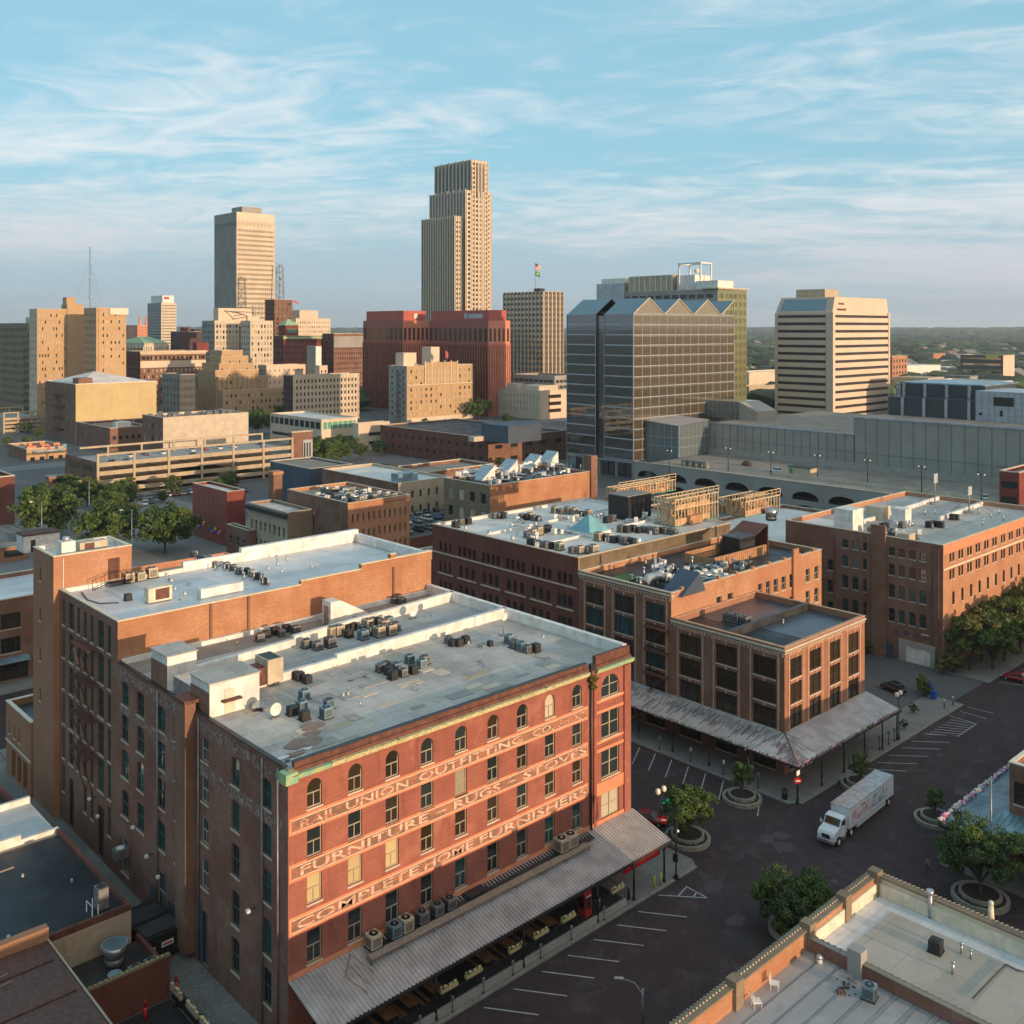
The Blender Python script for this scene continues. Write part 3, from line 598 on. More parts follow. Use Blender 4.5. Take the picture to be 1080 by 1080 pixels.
# ghost signs on the alley wall
for a, b, z0, z1 in ((.5, 13.6, 18.3, 19.1), (.6, 13.6, 14.9, 15.8), (16.4, 29.6, 18.4, 19.2), (16.4, 29.6, 15.3, 16.0)): part('ghost_sign', sbox(-.02, a, z0, -.003, b, z1), ['ghost_sign'], t)
m = MB()
for n_i, (cx_, cy_, r_, mi) in enumerate(((3.2, 3.4, 1.4, 0), (1.9, 2.2, .9, 0), (4.6, 4.4, .8, 0), (1.3, 1.1, .7, 1), (2.2, 1.3, .4, 1), (.9, 2.2, .45, 1), (3.0, 2.3, .35, 1), (5.3, 5.6, 1.1, 0), (1.6, .7, .5, 2), (.8, 1.5, .3, 2))):
    n = 11; m.poly([(cx_+r_*R.uniform(.6, 1.25)*math.cos(6.283*k/n), cy_+r_*.6*R.uniform(.5, 1.3)*math.sin(6.283*k/n), 19.512+.006*mi+.0007*n_i) for k in range(n)], mi)
part('worn_roof_corner', m, ['rust_stain', 'white_paint', 'tar'], t)
part('white_wash', sbox(-.02, 13.0, .3, -.003, 13.9, 5), ['blue_slate_wall'], t)
for y0, y1 in ((17.5, 19.2), (21.5, 22.6)): part('door', sbox(-.08, y0, .1, -.003, y1, 2.6), ['blue_slate_wall'], t)
# fire-wall parapets over the roof, white
for (xa, ya), (xb, yb) in (((.3, 15.6), (35.7, 16.6)), ((.3, 22.2), (35.7, 25.4))):
    m = MB(); m.prism([(xa, ya), (xb, yb), (xb, yb+.45), (xa, ya+.45)], 19.4, 20.15); m.prism([(xa+14, ya-.02+(yb-ya)*.4), (xb, yb-.02), (xb, yb+.47), (xa+14, ya+.47+(yb-ya)*.4)], 20.15, 20.45); part('parapet', m, ['white_paint'], t)
m = MB(); m.box(35.4, .3, 19.4, 35.95, 30.0, 20.45); part('parapet', m, ['white_paint'], t)
part('flashing', sbox(.3, 29.6, 19.4, 35.6, 30.05, 19.85), ['white_paint'], t)
roofs = [('roof_tan', .3, 26, 35.3, 29.6), ('roof_sheet', 3, 16.9, 35.3, 21.8)]
for nm, a, b, c2, d in roofs: m = MB(); m.poly([(a, b, 19.46), (c2, b, 19.46), (c2, d-.2, 19.46), (a, d-3 if b < 20 else d-.2, 19.46)]); part('roof', m, [nm], t)
for pi_ in range(44):
    a, b = R.uniform(3, 33), R.uniform(1.2, 14.6); w_, l_ = R.uniform(.5, 2.6), R.uniform(.4, 1.3)
    m = MB(); m.obox(a, b, 19.452, w_, l_, .004+.0011*pi_, R.uniform(-.1, .1)); part('roof_patch', m, [R.choice(['limestone', 'concrete', 'cream_concrete', 'warm_concrete', 'grey_concrete'])], t)
# stair bulkheads on this roof are rooms of the building
def bulk(x, y, w_, l_, h, brick_w='old_brick', z=19.45, slope=0):
    m = MB(); m.box(x, y, z, x+w_, y+l_, z+h); b = part('bulkhead', m, ['white_paint'], t)
    m = MB(); m.box(x-.1, y-.1, z+h, x+w_+.1, y+l_+.1, z+h+.1); part('roof', m, ['roof_grey'], b)
    m = MB(); m.box(x-.03, y, z, x-.003, y+l_, z+h*.75); part('side_wall', m, [brick_w], b); return b
X0, Y0 = P(220, 758, 19.45); b = bulk(.35, Y0-UY, 4.3, 3.3, 2.6)
part('door', sbox(1.6, Y0-UY-.06, 19.5, 2.5, Y0-UY-.003, 21.4), ['cream_paint'], b)
part('shelf', sbox(1.3, Y0-UY-.5, 20.5, 2.9, Y0-UY-.062, 20.65), ['rust'], b)
m = MB(); m.box(.35, Y0-UY+3.35, 19.45, 2.8, Y0-UY+6.6, 21.1); part('lean_to', m, ['galvanized'], t)
bulk(.3, 20.2, 2.6, 3.2, 2.9); 
Xb, Yb = P(356.7, 659, 19.45); m = MB(); xb, yb = Xb-UX-.9, Yb-UY
m.poly([(xb, yb, 19.45), (xb+.8, yb, 22.0), (xb, yb, 22.0)]) if 0 else None
pr_ = [(xb, 19.45), (xb, 21.9), (xb+1.2, 21.9), (xb+4.6, 20.0), (xb+4.6, 19.45)]
m.poly([(x, yb, z) for x, z in pr_]); m.poly([(x, yb+1.6, z) for x, z in reversed(pr_)])
for i in range(5): (a, z), (c2, d) = pr_[i], pr_[(i+1) % 5]; m.poly([(a, yb, z), (c2, yb, d), (c2, yb+1.6, d), (a, yb+1.6, z)])
b = part('stair_bulkhead', m, ['white_paint'], t); part('door', sbox(xb-.05, yb+.35, 19.5, xb-.003, yb+1.25, 21.4), ['grey_metal'], b)
# weeds that hang on the pipe head
# ================================================================= canopy along the front of the painted warehouse
t = thing('metal_canopy', 'long grey corrugated metal canopy on iron posts along the painted warehouse', 'canopy', (UX, UY, 0))
m = MB(); nn = 108; L = 36.4
def can(u, v): return (u, -.1-v*4.55, 5.0-v*1.25)
for i in range(nn):
    a, b_ = i*L/nn, (i+.5)*L/nn; c2 = (i+1)*L/nn
    for (p, zp), (q, zq) in (((a, 0), (a+.05, .11)), ((a+.05, .11), (a+.12, .11)), ((a+.12, .11), (a+.17, 0)), ((a+.17, 0), (c2, 0))):
        A, B, C1, D = can(p, 0), can(q, 0), can(q, 1), can(p, 1); m.poly([(A[0], A[1], A[2]+zp), (B[0], B[1], B[2]+zq), (C1[0], C1[1], C1[2]+zq), (D[0], D[1], D[2]+zp)])
part('roofing', m, ['canopy_metal'], t)
m = MB(); m.box(0, -4.7, 3.52, L, -4.66, 3.72); part('fascia', m, ['dark_metal'], t)
m = MB()
for i in range(13): x = .3+i*2.98; m.poly([(x, -.1, 4.85), (x+.1, -.1, 4.85), (x+.1, -4.6, 3.6), (x, -4.6, 3.6)]); m.poly([(x, -.1, 4.6), (x, -4.6, 3.4), (x, -4.6, 3.6), (x, -.1, 4.85)])
part('rafter', m, ['dark_metal'], t)
def iron_post(root, x, y, h, nm='post'):
    m = MB(); m.cyl(x, y, .1, h, .09, 8); m.cyl(x, y, .1, .6, .16, 8, r2=.1); m.cyl(x, y, h-.35, h, .1, 8, r2=.24)
    m.bar((x-.6, y, h-.05), (x, y, h-.7), .035); m.bar((x+.6, y, h-.05), (x, y, h-.7), .035); part(nm, m, ['black_iron'], root)
for x in (1.2, 9.5, 18.2, 26.8, 31.5, 35.7): iron_post(t, x, -4.35, 3.55)
m = MB(); ledge = [P(388, 1012, 5.15), P(618, 900, 5.15)]
x0, x1 = onY(59.0, 388)-UX, onY(59.0, 618)-UX
m = MB(); m.box(x0, -1.95, 4.95, x1, -1.25, 5.05); m.box(x0, -1.95, 4.6, x0+.1, -1.25, 4.95)
for i in range(9): m.box(x0+i*(x1-x0-.1)/8, -1.9, 4.3, x0+.1+i*(x1-x0-.1)/8, -1.8, 4.949)
part('catwalk', m, ['wood_grey'], t)
m = MB(); m.poly([(6.5, -.1, 5.06), (30, -.1, 5.06), (30, -1.2, 4.86), (6.5, -1.2, 4.86)]); part('gutter_ledge', m, ['dark_metal'], t)
m = MB(); m.bar((3.2, -2.2, 5.0), (4.4, -1.0, 5.5), .06); m.bar((3.2, -2.2, 5.0), (4.1, -3.6, 4.2), .04); m.bar((3.8, -1.6, 5.3), (4.6, -3.1, 4.3), .04); m.bar((4.4, -1.0, 5.5), (5.4, -2.5, 4.5), .04); part('broken_frame', m, ['wood_grey'], t)
m = MB(); m.box(15.5, -1.1, 5.08, 17.4, -.2, 5.2); part('skylight', m, ['dark_metal'], t)
# ================================================================= white-roofed warehouse behind, with taller brick side wall
B2Y = 90.5
t = thing('brick_warehouse', 'taller old brick warehouse with tall green-framed windows and pale blue-white roof', 'warehouse', (UX, B2Y, 0))
cb = [(a-B2Y-w_/2, a-B2Y+w_/2) for a, w_ in ((92.5, .8), (94.6, 1.5), (96.8, .7), (98.6, .8), (100.4, .8), (102.4, 1.4), (104.6, .7))]
Wd = [G(cb, [(19.9, 22.5), (16.6, 19.4), (13.4, 16.1), (9.9, 12.9), (6.4, 9.5)], 'tall', pane=('glass_teal', 'glass_dark'), fr='frame_green'), G(cb[:1]+cb[2:4]+cb[6:], [(3.0, 5.7)], 'tall', pane=('glass_teal',), fr='frame_green'), G([cb[1], cb[5]], [(.2, 5.0)], 'plain', pane=('tar',), fr='frame_dark', sill=False)]
bld('w', '', UX, B2Y, 36.2, 15.2, 22.9, 'party_brick', (), Wd, 'brown_brick', roof='roof_white', par=.35, lod=0, coping='cream_paint', root=t, parin='white_membrane', pt=.3)
for a, b, h in ((19, 26.48, .35), (26.5, 36.27, .85), (30.4, 31.2, 1.35)): part('party_wall', sbox(a, -.04-h*.04, 23.2+h*.01, b, .42+h*.04, 23.3+h), ['party_brick'], t); part('coping', sbox(a-.02, -.09-h*.04, 23.302+h, b+.02, .48+h*.04, 23.38+h), ['cream_paint'], t)
for x in (9.0, 13.0, 30.8): part('pilaster', sbox(x-.12, -.16, 19.5, x+.12, -.003, 23.2), ['brown_brick'], t)
part('parapet', (lambda m: (m.box(13, 14.81, 22.95, 36.1, 15.3, 24.0), m.box(20, 14.72, 24.0, 36.12, 15.4, 24.5), m.box(35.7, .5, 22.95, 36.31, 14.8, 24.003), m)[-1])(MB()), ['white_membrane'], t)
m = MB(); X0, Y0 = P(212, 632, 22.95); m.box(X0-UX, Y0-B2Y, 22.9, X0-UX+4.6, Y0-B2Y+.9, 23.9); part('curb_box', m, ['white_paint'], t)
m = MB()
for z in (19.9, 16.6, 13.2, 9.8): m.box(-1.1, 4.6, z-.35, -.003, 9.2, z-.28); m.tube([(-1.1, 4.6, z+.6), (-1.1, 9.2, z+.6)], .03, 4); m.tube([(-1.05, 9.0, z-.3), (-1.05, 5.0, z-3.4)], .06, 4); m.tube([(-.5, 9.0, z-.3), (-.5, 5.0, z-3.4)], .06, 4)
part('fire_escape', m, ['rust_duct'], t)
# stair tower and low garage
t = thing('stair_tower', 'tall plain tan brick stair tower rising over the white-roofed warehouse', 'tower', (UX-.6, 105.75, 0))
W_ = [G([(3.8, 4.3)], [(a, a+1.3) for a in (23.5, 19.3, 15.1, 10.9)], 'plain', pane=('glass_dark',), fr='frame_dark')]
bld('s', '', UX-.6, 105.75, 8.0, 6.3, 26.2, 'orange_brick', (), W_, 'modern_brick', roof='roof_bright', par=.45, lod=0, coping='cream_paint', root=t, parin='white_membrane')
for n_, x0, x1, mt in (('door', 5.5, 6.7, 'rust'),): part(n_, sbox(x0, -.06, 23.4, x1, -.003, 25.6), [mt], t)
m = MB(); m.box(.9, -.12, 23.1, .96, -.003, 26.4); part('downpipe', m, ['white_paint'], t)
m = MB(); m.box(5.2, -1.4, 23.25, 7.6, -.01, 23.32); m.bar((5.2, -1.3, 23.4), (3.4, -1.3, 22.9), .05); m.bar((5.2, -1.3, 24.4), (3.4, -1.3, 23.9), .03); m.bar((5.2, -1.3, 24.4), (7.5, -1.3, 24.4), .03)
for x in (3.4, 4.3, 5.2, 6.4, 7.5): m.bar((x, -1.3, 23.3 if x > 5 else 23), (x, -1.3, 24.4 if x > 5 else 24), .03)
part('landing', m, ['black_iron'], t)
t = thing('garage_annex', 'low tan brick garage annex with open car bays at the foot of the stair tower', 'garage', (UX-.8, 112.2, 0))
bld('g', '', UX-.8, 112.2, 9, 8.6, 7.2, 'modern_brick', (), [G([(1.2, 2.6), (3.2, 4.6), (5.2, 6.6)], [(.1, 3.1)], 'plain', pane=('tar',), fr='frame_dark', sill=False, depth=.6), G([(3.6, 4.1), (5.3, 5.8), (7.2, 7.7)], [(4.6, 6.0)], 'plain', pane=('glass_blind',))], roof='tar', par=.7, lod=0, coping='cream_paint', root=t)
part('string_course', sbox(-.06, 0, 3.6, -.003, 8.6, 3.8), ['cream_paint'], t)
# ================================================================= office building on the corner with its canopy
OX, OY = 97.4, 60.2
plain('roof_blueish', (.055, .075, .098), .3, .3, .3)
t = thing('corner_office_building', 'ornate brown brick corner building of three bays with dark blue flat roof', 'office building', (OX, OY, 0))
cs = [(a-OX, b-OX) for a, b in ((98.6, 101.0), (102.7, 105.2), (107.2, 109.6), (111.6, 114.1))]
cwl = [(61.3-OY, 64.3-OY), (66.5-OY, 69.4-OY), (71.6-OY, 74.7-OY)]; rows = [(10.5, 12.8), (7.7, 10.0), (4.95, 7.2)]
g0 = [(.4, 3.4)]
S = [G(cs, rows, 'double', pane=('glass_office', 'glass_brown'), fr='frame_dark'), G(cs, g0, 'wide', pane=('glass_office',), fr='frame_dark')]
W_ = [G(cwl, rows, 'wide', pane=('glass_office', 'glass_brown', 'glass_office'), fr='frame_dark'), G(cwl, g0, 'wide', pane=('glass_office',), fr='frame_dark')]
def ornate(t, w_, l_, z, cols_s, cols_w, rows):
    m = MB(); q = .09                                        # corbel course of little arches under the cornice
    for i in range(int(w_/.5)): m.box(.15+i*.5, -q, z-.75, .35+i*.5, -.003, z-.4)
    for i in range(int(l_/.5)): m.box(-q, .15+i*.5, z-.75, -.003, .35+i*.5, z-.4)
    part('corbel_table', m, ['terracotta'], t)
    m = MB(); m.box(-.22, -.22, z-.1, w_, -.003, z+.12); m.box(-.22, -.003, z-.1, -.003, l_, z+.12); m.box(-.1, -.1, z-.39, w_, -.003, z-.3); m.box(-.1, -.003, z-.39, -.003, l_, z-.3); part('cornice', m, ['limestone'], t)
    m = MB()
    for cols, f in ((cols_s, 0), (cols_w, 1)):
        def bx(a, b, c2, d, e=.06):
            m.box(a, -e, c2, b, -.003, d) if f == 0 else m.box(-e, a, c2, -.003, b, d)
        top, bot = rows[0][1], rows[-1][0]
        for a, b in cols:
            bx(a-.42, a-.22, bot-.3, top+.5); bx(b+.22, b+.42, bot-.3, top+.5); bx(a-.42, b+.42, top+.5, top+.68)
            for r0, r1 in rows: mid = (a+b)/2; bx(mid-.12, mid+.12, r1+.05, r1+.4, .11)
    part('terracotta_trim', m, ['terracotta'], t)
bld('o', '', OX, OY, 18.2, 15.8, 13.6, 'office_brick', S, W_, 'brown_brick', roof='roof_black', par=.7, lod=0, coping='terracotta', root=t)
ornate(t, 18.2, 15.8, 14.0, cs, cwl, rows)
part('roof_divider', sbox(.4, 7.4, 13.6, 17.8, 7.9, 14.5), ['tar'], t)
part('roof_membrane', sbox(6.5, .6, 13.6, 17.6, 7.2, 13.63), ['roof_blueish'], t); part('roof_membrane', sbox(5.0, 8.0, 13.6, 17.6, 15.3, 13.63), ['roof_blueish'], t)
t2 = thing('corner_office_building', 'ornate brown brick building with four window rows joined to the corner building', 'office building', (OX, 76.02, 0))
cm = [(77.0-76, 80-76), (82-76, 85.2-76), (87.2-76, 90.2-76)]; rm = [(13.4, 15.6), (10.6, 12.9), (7.6, 10.1), (4.75, 7.2)]
sm_ = [(a-OX, b-OX) for a, b in ((106.8, 108), (109.3, 110.5), (116.4, 117.4), (118.3, 119.4), (120.2, 121.3), (122.2, 123.3), (124.3, 125.6), (128.6, 129.7), (131, 132.1))]
bld('o2', '', OX, 76.02, 35.6, 15.6, 16.6, 'orange_brick', [G(sm_, [(13.2, 15.1)], pane=('glass_dark',)), G(sm_[2:], [(9.8, 11.9), (6.3, 8.5), (3, 5)], pane=('glass_dark',))], [G(cm, rm, 'wide', pane=('glass_office', 'glass_teal'), fr='frame_dark'), G(cm, g0, 'wide', pane=('glass_office',), fr='frame_dark')], 'brown_brick', roof='roof_black', par=.7, lod=0, coping='limestone', root=t2)
ornate(t2, 0.3, 15.6, 17.0, [], cm, rm)
for i in range(9): part('parapet_pier', sbox(2+i*3.9, -.08, 17.3, 2.45+i*3.9, .4, 17.75), ['orange_brick'], t2)
part('pilaster', sbox(27.4, -.35, 0, 28.8, -.003, 18.6), ['orange_brick'], t2)
m = MB()
for z in (13.0, 10.1, 7.2): m.box(-1.0, .3, z-.3, -.003, 3.8, z-.24); m.tube([(-1.0, .3, z+.6), (-1.0, 3.8, z+.6)], .03, 4); m.tube([(-.9, .6, z-.3), (-.9, 3.6, z-3.0)], .05, 4); m.tube([(-.4, .6, z-.3), (-.4, 3.6, z-3.0)], .05, 4)
part('fire_escape', m, ['rust_duct'], t2)
# roof things that are rooms or screens of that building
m = MB(); X0, Y0 = P(727, 628, 16.7); x0, y0 = X0-OX, Y0-76; m.poly([(x0-1.5, y0, 16.7), (x0-1.5, y0+3.2, 16.7), (x0+2.2, y0+3.2, 19.2), (x0+2.2, y0, 19.2)]); m.poly([(x0-1.5, y0, 16.7), (x0+2.2, y0, 19.2), (x0+3.4, y0, 16.7)]); m.poly([(x0+2.2, y0, 19.2), (x0+2.2, y0+3.2, 19.2), (x0+3.4, y0+3.2, 16.7), (x0+3.4, y0, 16.7)], 1)
part('sloped_skylight', m, ['blue_slate_wall', 'plywood'], t2)
m = MB(); X0, Y0 = P(780, 605, 16.7); x0, y0 = X0-OX, 5.5
for i in range(26): m.box(x0+i*.5, y0, 16.6, x0+i*.5+.42, y0+.08, 18.1); m.box(x0+i*.5, y0+5, 16.6, x0+i*.5+.42, y0+5.08, 18.1)
m.box(x0, y0+.09, 17.95, x0+13, y0+.2, 18.1); m.box(x0, y0, 16.6, x0+.1, y0+5, 18.0); part('deck_screen', m, ['plywood'], t2)
m = MB(); m.poly([(x0+9, y0+1, 18.4), (x0+15, y0+1, 20.6), (x0+15, y0+5.5, 20.6), (x0+9, y0+5.5, 18.4)]); m.box(x0+14.8, y0+1, 16.6, x0+15, y0+5.5, 20.55); m.box(x0+9, y0+1.1, 16.6, x0+9.1, y0+5.4, 18.39); part('deck_roof', m, ['rust_duct'], t2)
X0, Y0 = P(666, 616, 16.7); m = MB(); m.box(X0-OX-1.5, Y0-76, 16.62, X0-OX+2.2, Y0-76+2.6, 17.3); part('roof_garden', m, ['leaf'], t2)
# striped, rusty canopy around the corner
t = thing('metal_canopy', 'grey metal canopy with streaks of rust and pink flowers wrapping the corner building', 'canopy', (OX, OY, 0))
E0, E1, wl = 4.9, 3.85, 4.4
m = MB(); k = MB(); rs = MB()
m.poly([(0, -.02, E0), (0, 31.5, E0), (-wl, 31.5, E1), (-wl, -wl, E1)]); m.poly([(-.02, 0, E0), (-wl, -wl, E1), (18.6, -wl, E1), (18.6, 0, E0)])
part('roofing', m, ['rusty_canopy'], t)
for i in range(150):
    y = -3.9+i*.24; ut = max(0, -y)/wl; u0 = max(.0, ut+.02)
    a0 = R.uniform(u0, max(u0, .45)); a1 = min(1, a0+R.uniform(.1, .55)); wd = R.uniform(.06, .17); sk = R.uniform(.05, .14)
    if y > 27: continue
    f = lambda u, yy: (-wl*u, yy, E0-(E0-E1)*u+.012)
    rs.poly([f(a0, y), f(a0, y+wd), f(a1, y+wd-sk*0), f(a1, y)])
for i in range(16):
    x = -3.9+i*.3; u0 = max(0, -x)/wl; a0 = min(.98, R.uniform(max(u0+.02, .02), max(.3, u0+.03))); a1 = min(1, a0+R.uniform(.1, .6)); wd = R.uniform(.06, .15)
    f = lambda u, xx: (xx, -wl*u, E0-(E0-E1)*u+.012); rs.poly([f(a0, x), f(a0, x+wd), f(a1, x+wd), f(a1, x)])
part('rust_streaks', rs, ['rust'], t)
m = MB(); m.tube([(0, 0, E0+.05), (-wl, -wl, E1+.05)], .06, 5); part('hip_cap', m, ['rust'], t)
m = MB()
for i in range(90): y = -wl+i*.4; m.bar((0, y, E0+.01), (-wl, y, E1+.02), .018) if y > 0 and y < 31 else None
for i in range(44): x = .2+i*.42; m.bar((x, 0, E0+.01), (x, -wl, E1+.02), .018)
part('standing_seams', m, ['canopy_metal'], t)
m = MB(); m.box(-wl-.05, -wl, E1-.25, -wl-.003, 31.5, E1); m.box(-wl-.05, -wl-.05, E1-.25, 18.6, -wl-.003, E1); part('fascia', m, ['dark_metal'], t)
def flowers(t, a, b, n, col=('flower_pink', 'leaf'), sz=.16, pr=.40):
    for g in range(0, n, 3):
        m = MB()
        for i in range(3):
            f_ = (g+i+R.random()*.5)/n; x, y, z = (a[j]+(b[j]-a[j])*f_ for j in range(3))
            for _ in range(7): m.sphere(x+R.gauss(0, .13), y+R.gauss(0, .10), z+R.uniform(-.05, .22), R.uniform(.5, 1)*sz, 0 if R.random() < pr else 1, 1, 5, 3)
        part('flower_clump', m, list(col), t)
t3 = thing('flower_trough', 'row of pink flowers along the street edge of the corner canopy', 'flowers', (OX, OY, 0)); part('trough', (lambda m: (m.box(-wl-.2, -wl-.25, E1-.12, 18.5, -wl-.06, E1+.02), m)[-1])(MB()), ['dark_metal'], t3); flowers(t3, (-wl, -wl-.13, E1+.05), (18.4, -wl-.13, E1+.05), 51, sz=.10)
t3 = thing('flower_trough', 'row of small pink flowers along the side-street edge of the rusty canopy', 'flowers', (OX, OY, 0)); part('trough', (lambda m: (m.box(-wl-.25, -wl, E1-.12, -wl-.06, 30, E1+.02), m)[-1])(MB()), ['dark_metal'], t3); flowers(t3, (-wl-.13, -wl+1, E1+.03), (-wl-.13, 30, E1+.03), 66, sz=.08, pr=.25)
for x in (-4.1, .8, 5.6, 10.3, 14.6, 18.3): iron_post(t, x, -4.1, E1)
for y in (2, 7.2, 12.4, 17.6, 22.8, 28): iron_post(t, -4.1, y, E1)
plain('screen_brown', (.15, .11, .065), .7, .3, .5)
# ================================================================= dark arcaded warehouse behind the office building
t = thing('brick_warehouse', 'dark red brick warehouse with rows of grouped arched windows and a cluttered bright roof', 'warehouse', (OX, 91.7, 0)); D0 = 91.7
gc = [(92.6, 95.8), (96.6, 101.0), (101.9, 106.3), (107.3, 111.6), (112.6, 117.1), (118.1, 121.8)]
w4 = [c for a, b in gc for c in C(4 if b-a > 4 else 3, a-D0, b-D0, .72)]; w3 = [c for a, b in gc for c in C(3, a-D0+.1, b-D0-.1, .85)]
W_ = [G(w4, [(15.1, 16.6)], 'plain', pane=('glass_dark', 'glass_office'), fr='frame_dark', sill=False), G(w3, [(12.0, 13.7)], 'plain', arch=True, pane=('glass_dark',), fr='frame_dark', sill=False), G(w3, [(8.6, 10.6)], 'plain', pane=('glass_dark',), fr='frame_dark', sill=False), G(w3[::2], [(5, 7), (1, 3.5)], 'plain', pane=('glass_dark',), fr='frame_dark', sill=False)]
bld('d', '', OX, D0, onY(D0, 771)-OX, 31.6, 18.6, 'dark_tan_brick', (), W_, 'dark_brick', roof='roof_bright', par=.4, lod=1, coping='limestone', root=t, parin='white_membrane')
part('string_course', sbox(-.1, .2, 14.75, -.003, 31.4, 14.95), ['limestone'], t)
for a, b in gc: part('sill_course', sbox(-.12, a-D0, 11.6, -.003, b-D0, 11.8), ['limestone'], t)
for u in (9.7, 20.7): part('roof_divider', (lambda m: (m.prism([(2, u), (34, u+1.5), (34, u+1.8), (2, u+.3)], 18.6, 18.95), m)[-1])(MB()), ['white_membrane'], t)
XD = onY(D0, 771)-OX
m = MB()
for i in range(12): m.box(.4+i*(XD-.6)/12, -.05, 17.2, .4+(i+1)*(XD-.6)/12-.15, -.003, 18.9)
part('metal_screen', m, ['screen_brown'], t)
# ================================================================= large brick warehouse on the right
RX, RY = 144.3, 63.0
t = thing('brick_warehouse', 'big brick warehouse at right with paired windows, white garage door and rooftop antennas', 'warehouse', (RX, RY, 0))
pr2 = [c for a in (146.4, 149.5, 152.6, 155.7, 158.9, 162.1, 165.5, 168.7, 171.9) for c in ((a-RX+.05, a-RX+.72), (a-RX+1.05, a-RX+1.72))]
sg = [(a-RX+.5, a-RX+1.3) for a in (146.9+3.15*i for i in range(27))]
pr2 += [(c+28.5, d+28.5) for c, d in pr2 if d+28.5 < 42]
S = [G(pr2, [(15.5, 16.8), (12.95, 14.4)], 'plain', pane=('glass_dark',), fr='frame_dark'), G(sg[:12], [(9.1, 11.0), (5.4, 7.3), (2, 4)], 'plain', pane=('glass_dark',), fr='frame_dark', arch=.3)]
wc = [(y-RY-.5, y-RY+.5) for y in (66.0, 67.6, 69.2, 70.8, 74.9, 76.7, 78.4)]; wc2 = [(80.5-RY, 81.5-RY), (83-RY, 84-RY), (86-RY, 87-RY)]
W_ = [G(wc, [(15.5, 16.8), (12.6, 14.3), (9.2, 11.2), (5.6, 7.6)], arch=.3, pane=('glass_dark', 'glass_teal', 'glass_blue', 'glass_dark'), fr='frame_green'), G(wc2, [(11.5, 13.2), (8, 10), (4.5, 6.5)], arch=.3, pane=('glass_dark',), fr='frame_green'), G([(1.7, 5.6)], [(.1, 2.7)], 'plain', pane=('curtain_white' if 'curtain_white' in M else 'glass_blind',), sill=False)]
bld('r', '', RX, RY, 42.5, 26, 17.6, 'orange_brick', S, W_, 'brown_brick', roof='roof_grey', par=.7, lod=1, coping='limestone', root=t)
part('stone_course', sbox(0, -.1, 14.62, 42.5, -.003, 14.85), ['cream_paint'], t)
part('upper_wall', sbox(.02, -.04, 16.95, 42.4, -.003, 18.2), ['salmon_paint'], t)
part('garage_door', sbox(-.1, 1.8, .1, -.003, 5.5, 2.5), ['white_paint'], t); part('door_surround', (lambda m: (m.box(-.25, 1.1, 0, -.003, 1.79, 3.3), m.box(-.25, 5.51, 0, -.003, 6.6, 3.3), m.box(-.25, 1.79, 2.51, -.003, 5.51, 3.3), m)[-1])(MB()), ['concrete'], t)
part('door', sbox(-.08, 7.6, .1, -.003, 8.5, 2.3), ['blue_slate_wall'], t)
for y in (.6, 1.6, 9.9, 17.2): m = MB(); m.tube([(-.15, y, 1), (-.15, y, 13), (-.15, y-.0, 17.8)], .09, 6); part('downpipe', m, ['rust_duct' if y != 9.9 else 'galvanized'], t)
part('chimney', sbox(-.5, 8.6, 0, -.003, 10.9, 19.9), ['brown_brick'], t); part('chimney', sbox(-.4, 11.0, 0, -.003, 11.6, 18.0), ['brown_brick'], t)
part('roof_annex', (lambda m: (m.box(.4, 19.2, 17.6, 9, 25.6, 17.64), m)[-1])(MB()), ['roof_bright'], t)
for (a, b, c2, d) in ((22, 10, 42, 11), (10, 17.5, 42, 19)): m = MB(); m.prism([(a, b), (c2, d), (c2, d+.5), (a, b+.5)], 17.6, 18.25); part('parapet', m, ['white_membrane'], t)
m = MB(); m.cyl(-.05, 4.6, 3.9, 4.5, .5, 16) if 0 else None
for y, z, r in ((7.0, 4.1, .35), (5.5, 4.3, .4), (4.2, 4.2, .3)):
    m = MB(); m.v = []; n = 14
    m.poly([(-.03, y+r*math.cos(2*math.pi*k/n), z+r*math.sin(2*math.pi*k/n)) for k in range(n)]); part('round_sign', m, ['blue_slate_wall'], t)
m = MB(); m.box(-.1, 2.1, 4.6, -.003, 3.2, 4.75); part('wall_lamp', m, ['white_paint'], t)
# white rooftop rooms
for px, py, w_, l_, h, mt in ((905, 561, 3.4, 3.2, 3.6, 'white_paint'), (935, 548, 3, 3, 2.2, 'limestone'), (958, 552, 2.2, 2.4, 2.4, 'white_paint'), (955, 575, 2, 1.8, 1.4, 'tan_metal')):
    X0, Y0 = P(px, py, 17.6); part('rooftop_box', sbox(max(.6, X0-RX-w_/2), Y0-RY, 17.6, max(.6, X0-RX-w_/2)+w_, Y0-RY+l_, 17.6+h), [mt], t)
# between the office building and that warehouse: low dark-roofed buildings
bld('low_brick_building', 'white-roofed brick building left of the big right warehouse', 144.5, 89.2, 38, 24, 12.5, 'brown_brick', [], [G(C(6, 1, 23, 1.1), [(9, 11), (5, 7)], 'plain')], roof='roof_bright', lod=1)
for a, b, c2, d in ((74, 160, 78, 300), (56, 160, 60, 300), (78.5, 205, 125, 300), (-60, 190, 56, 194)): walk('pavement', [(a, b), (c2, b), (c2, d), (a, d)])
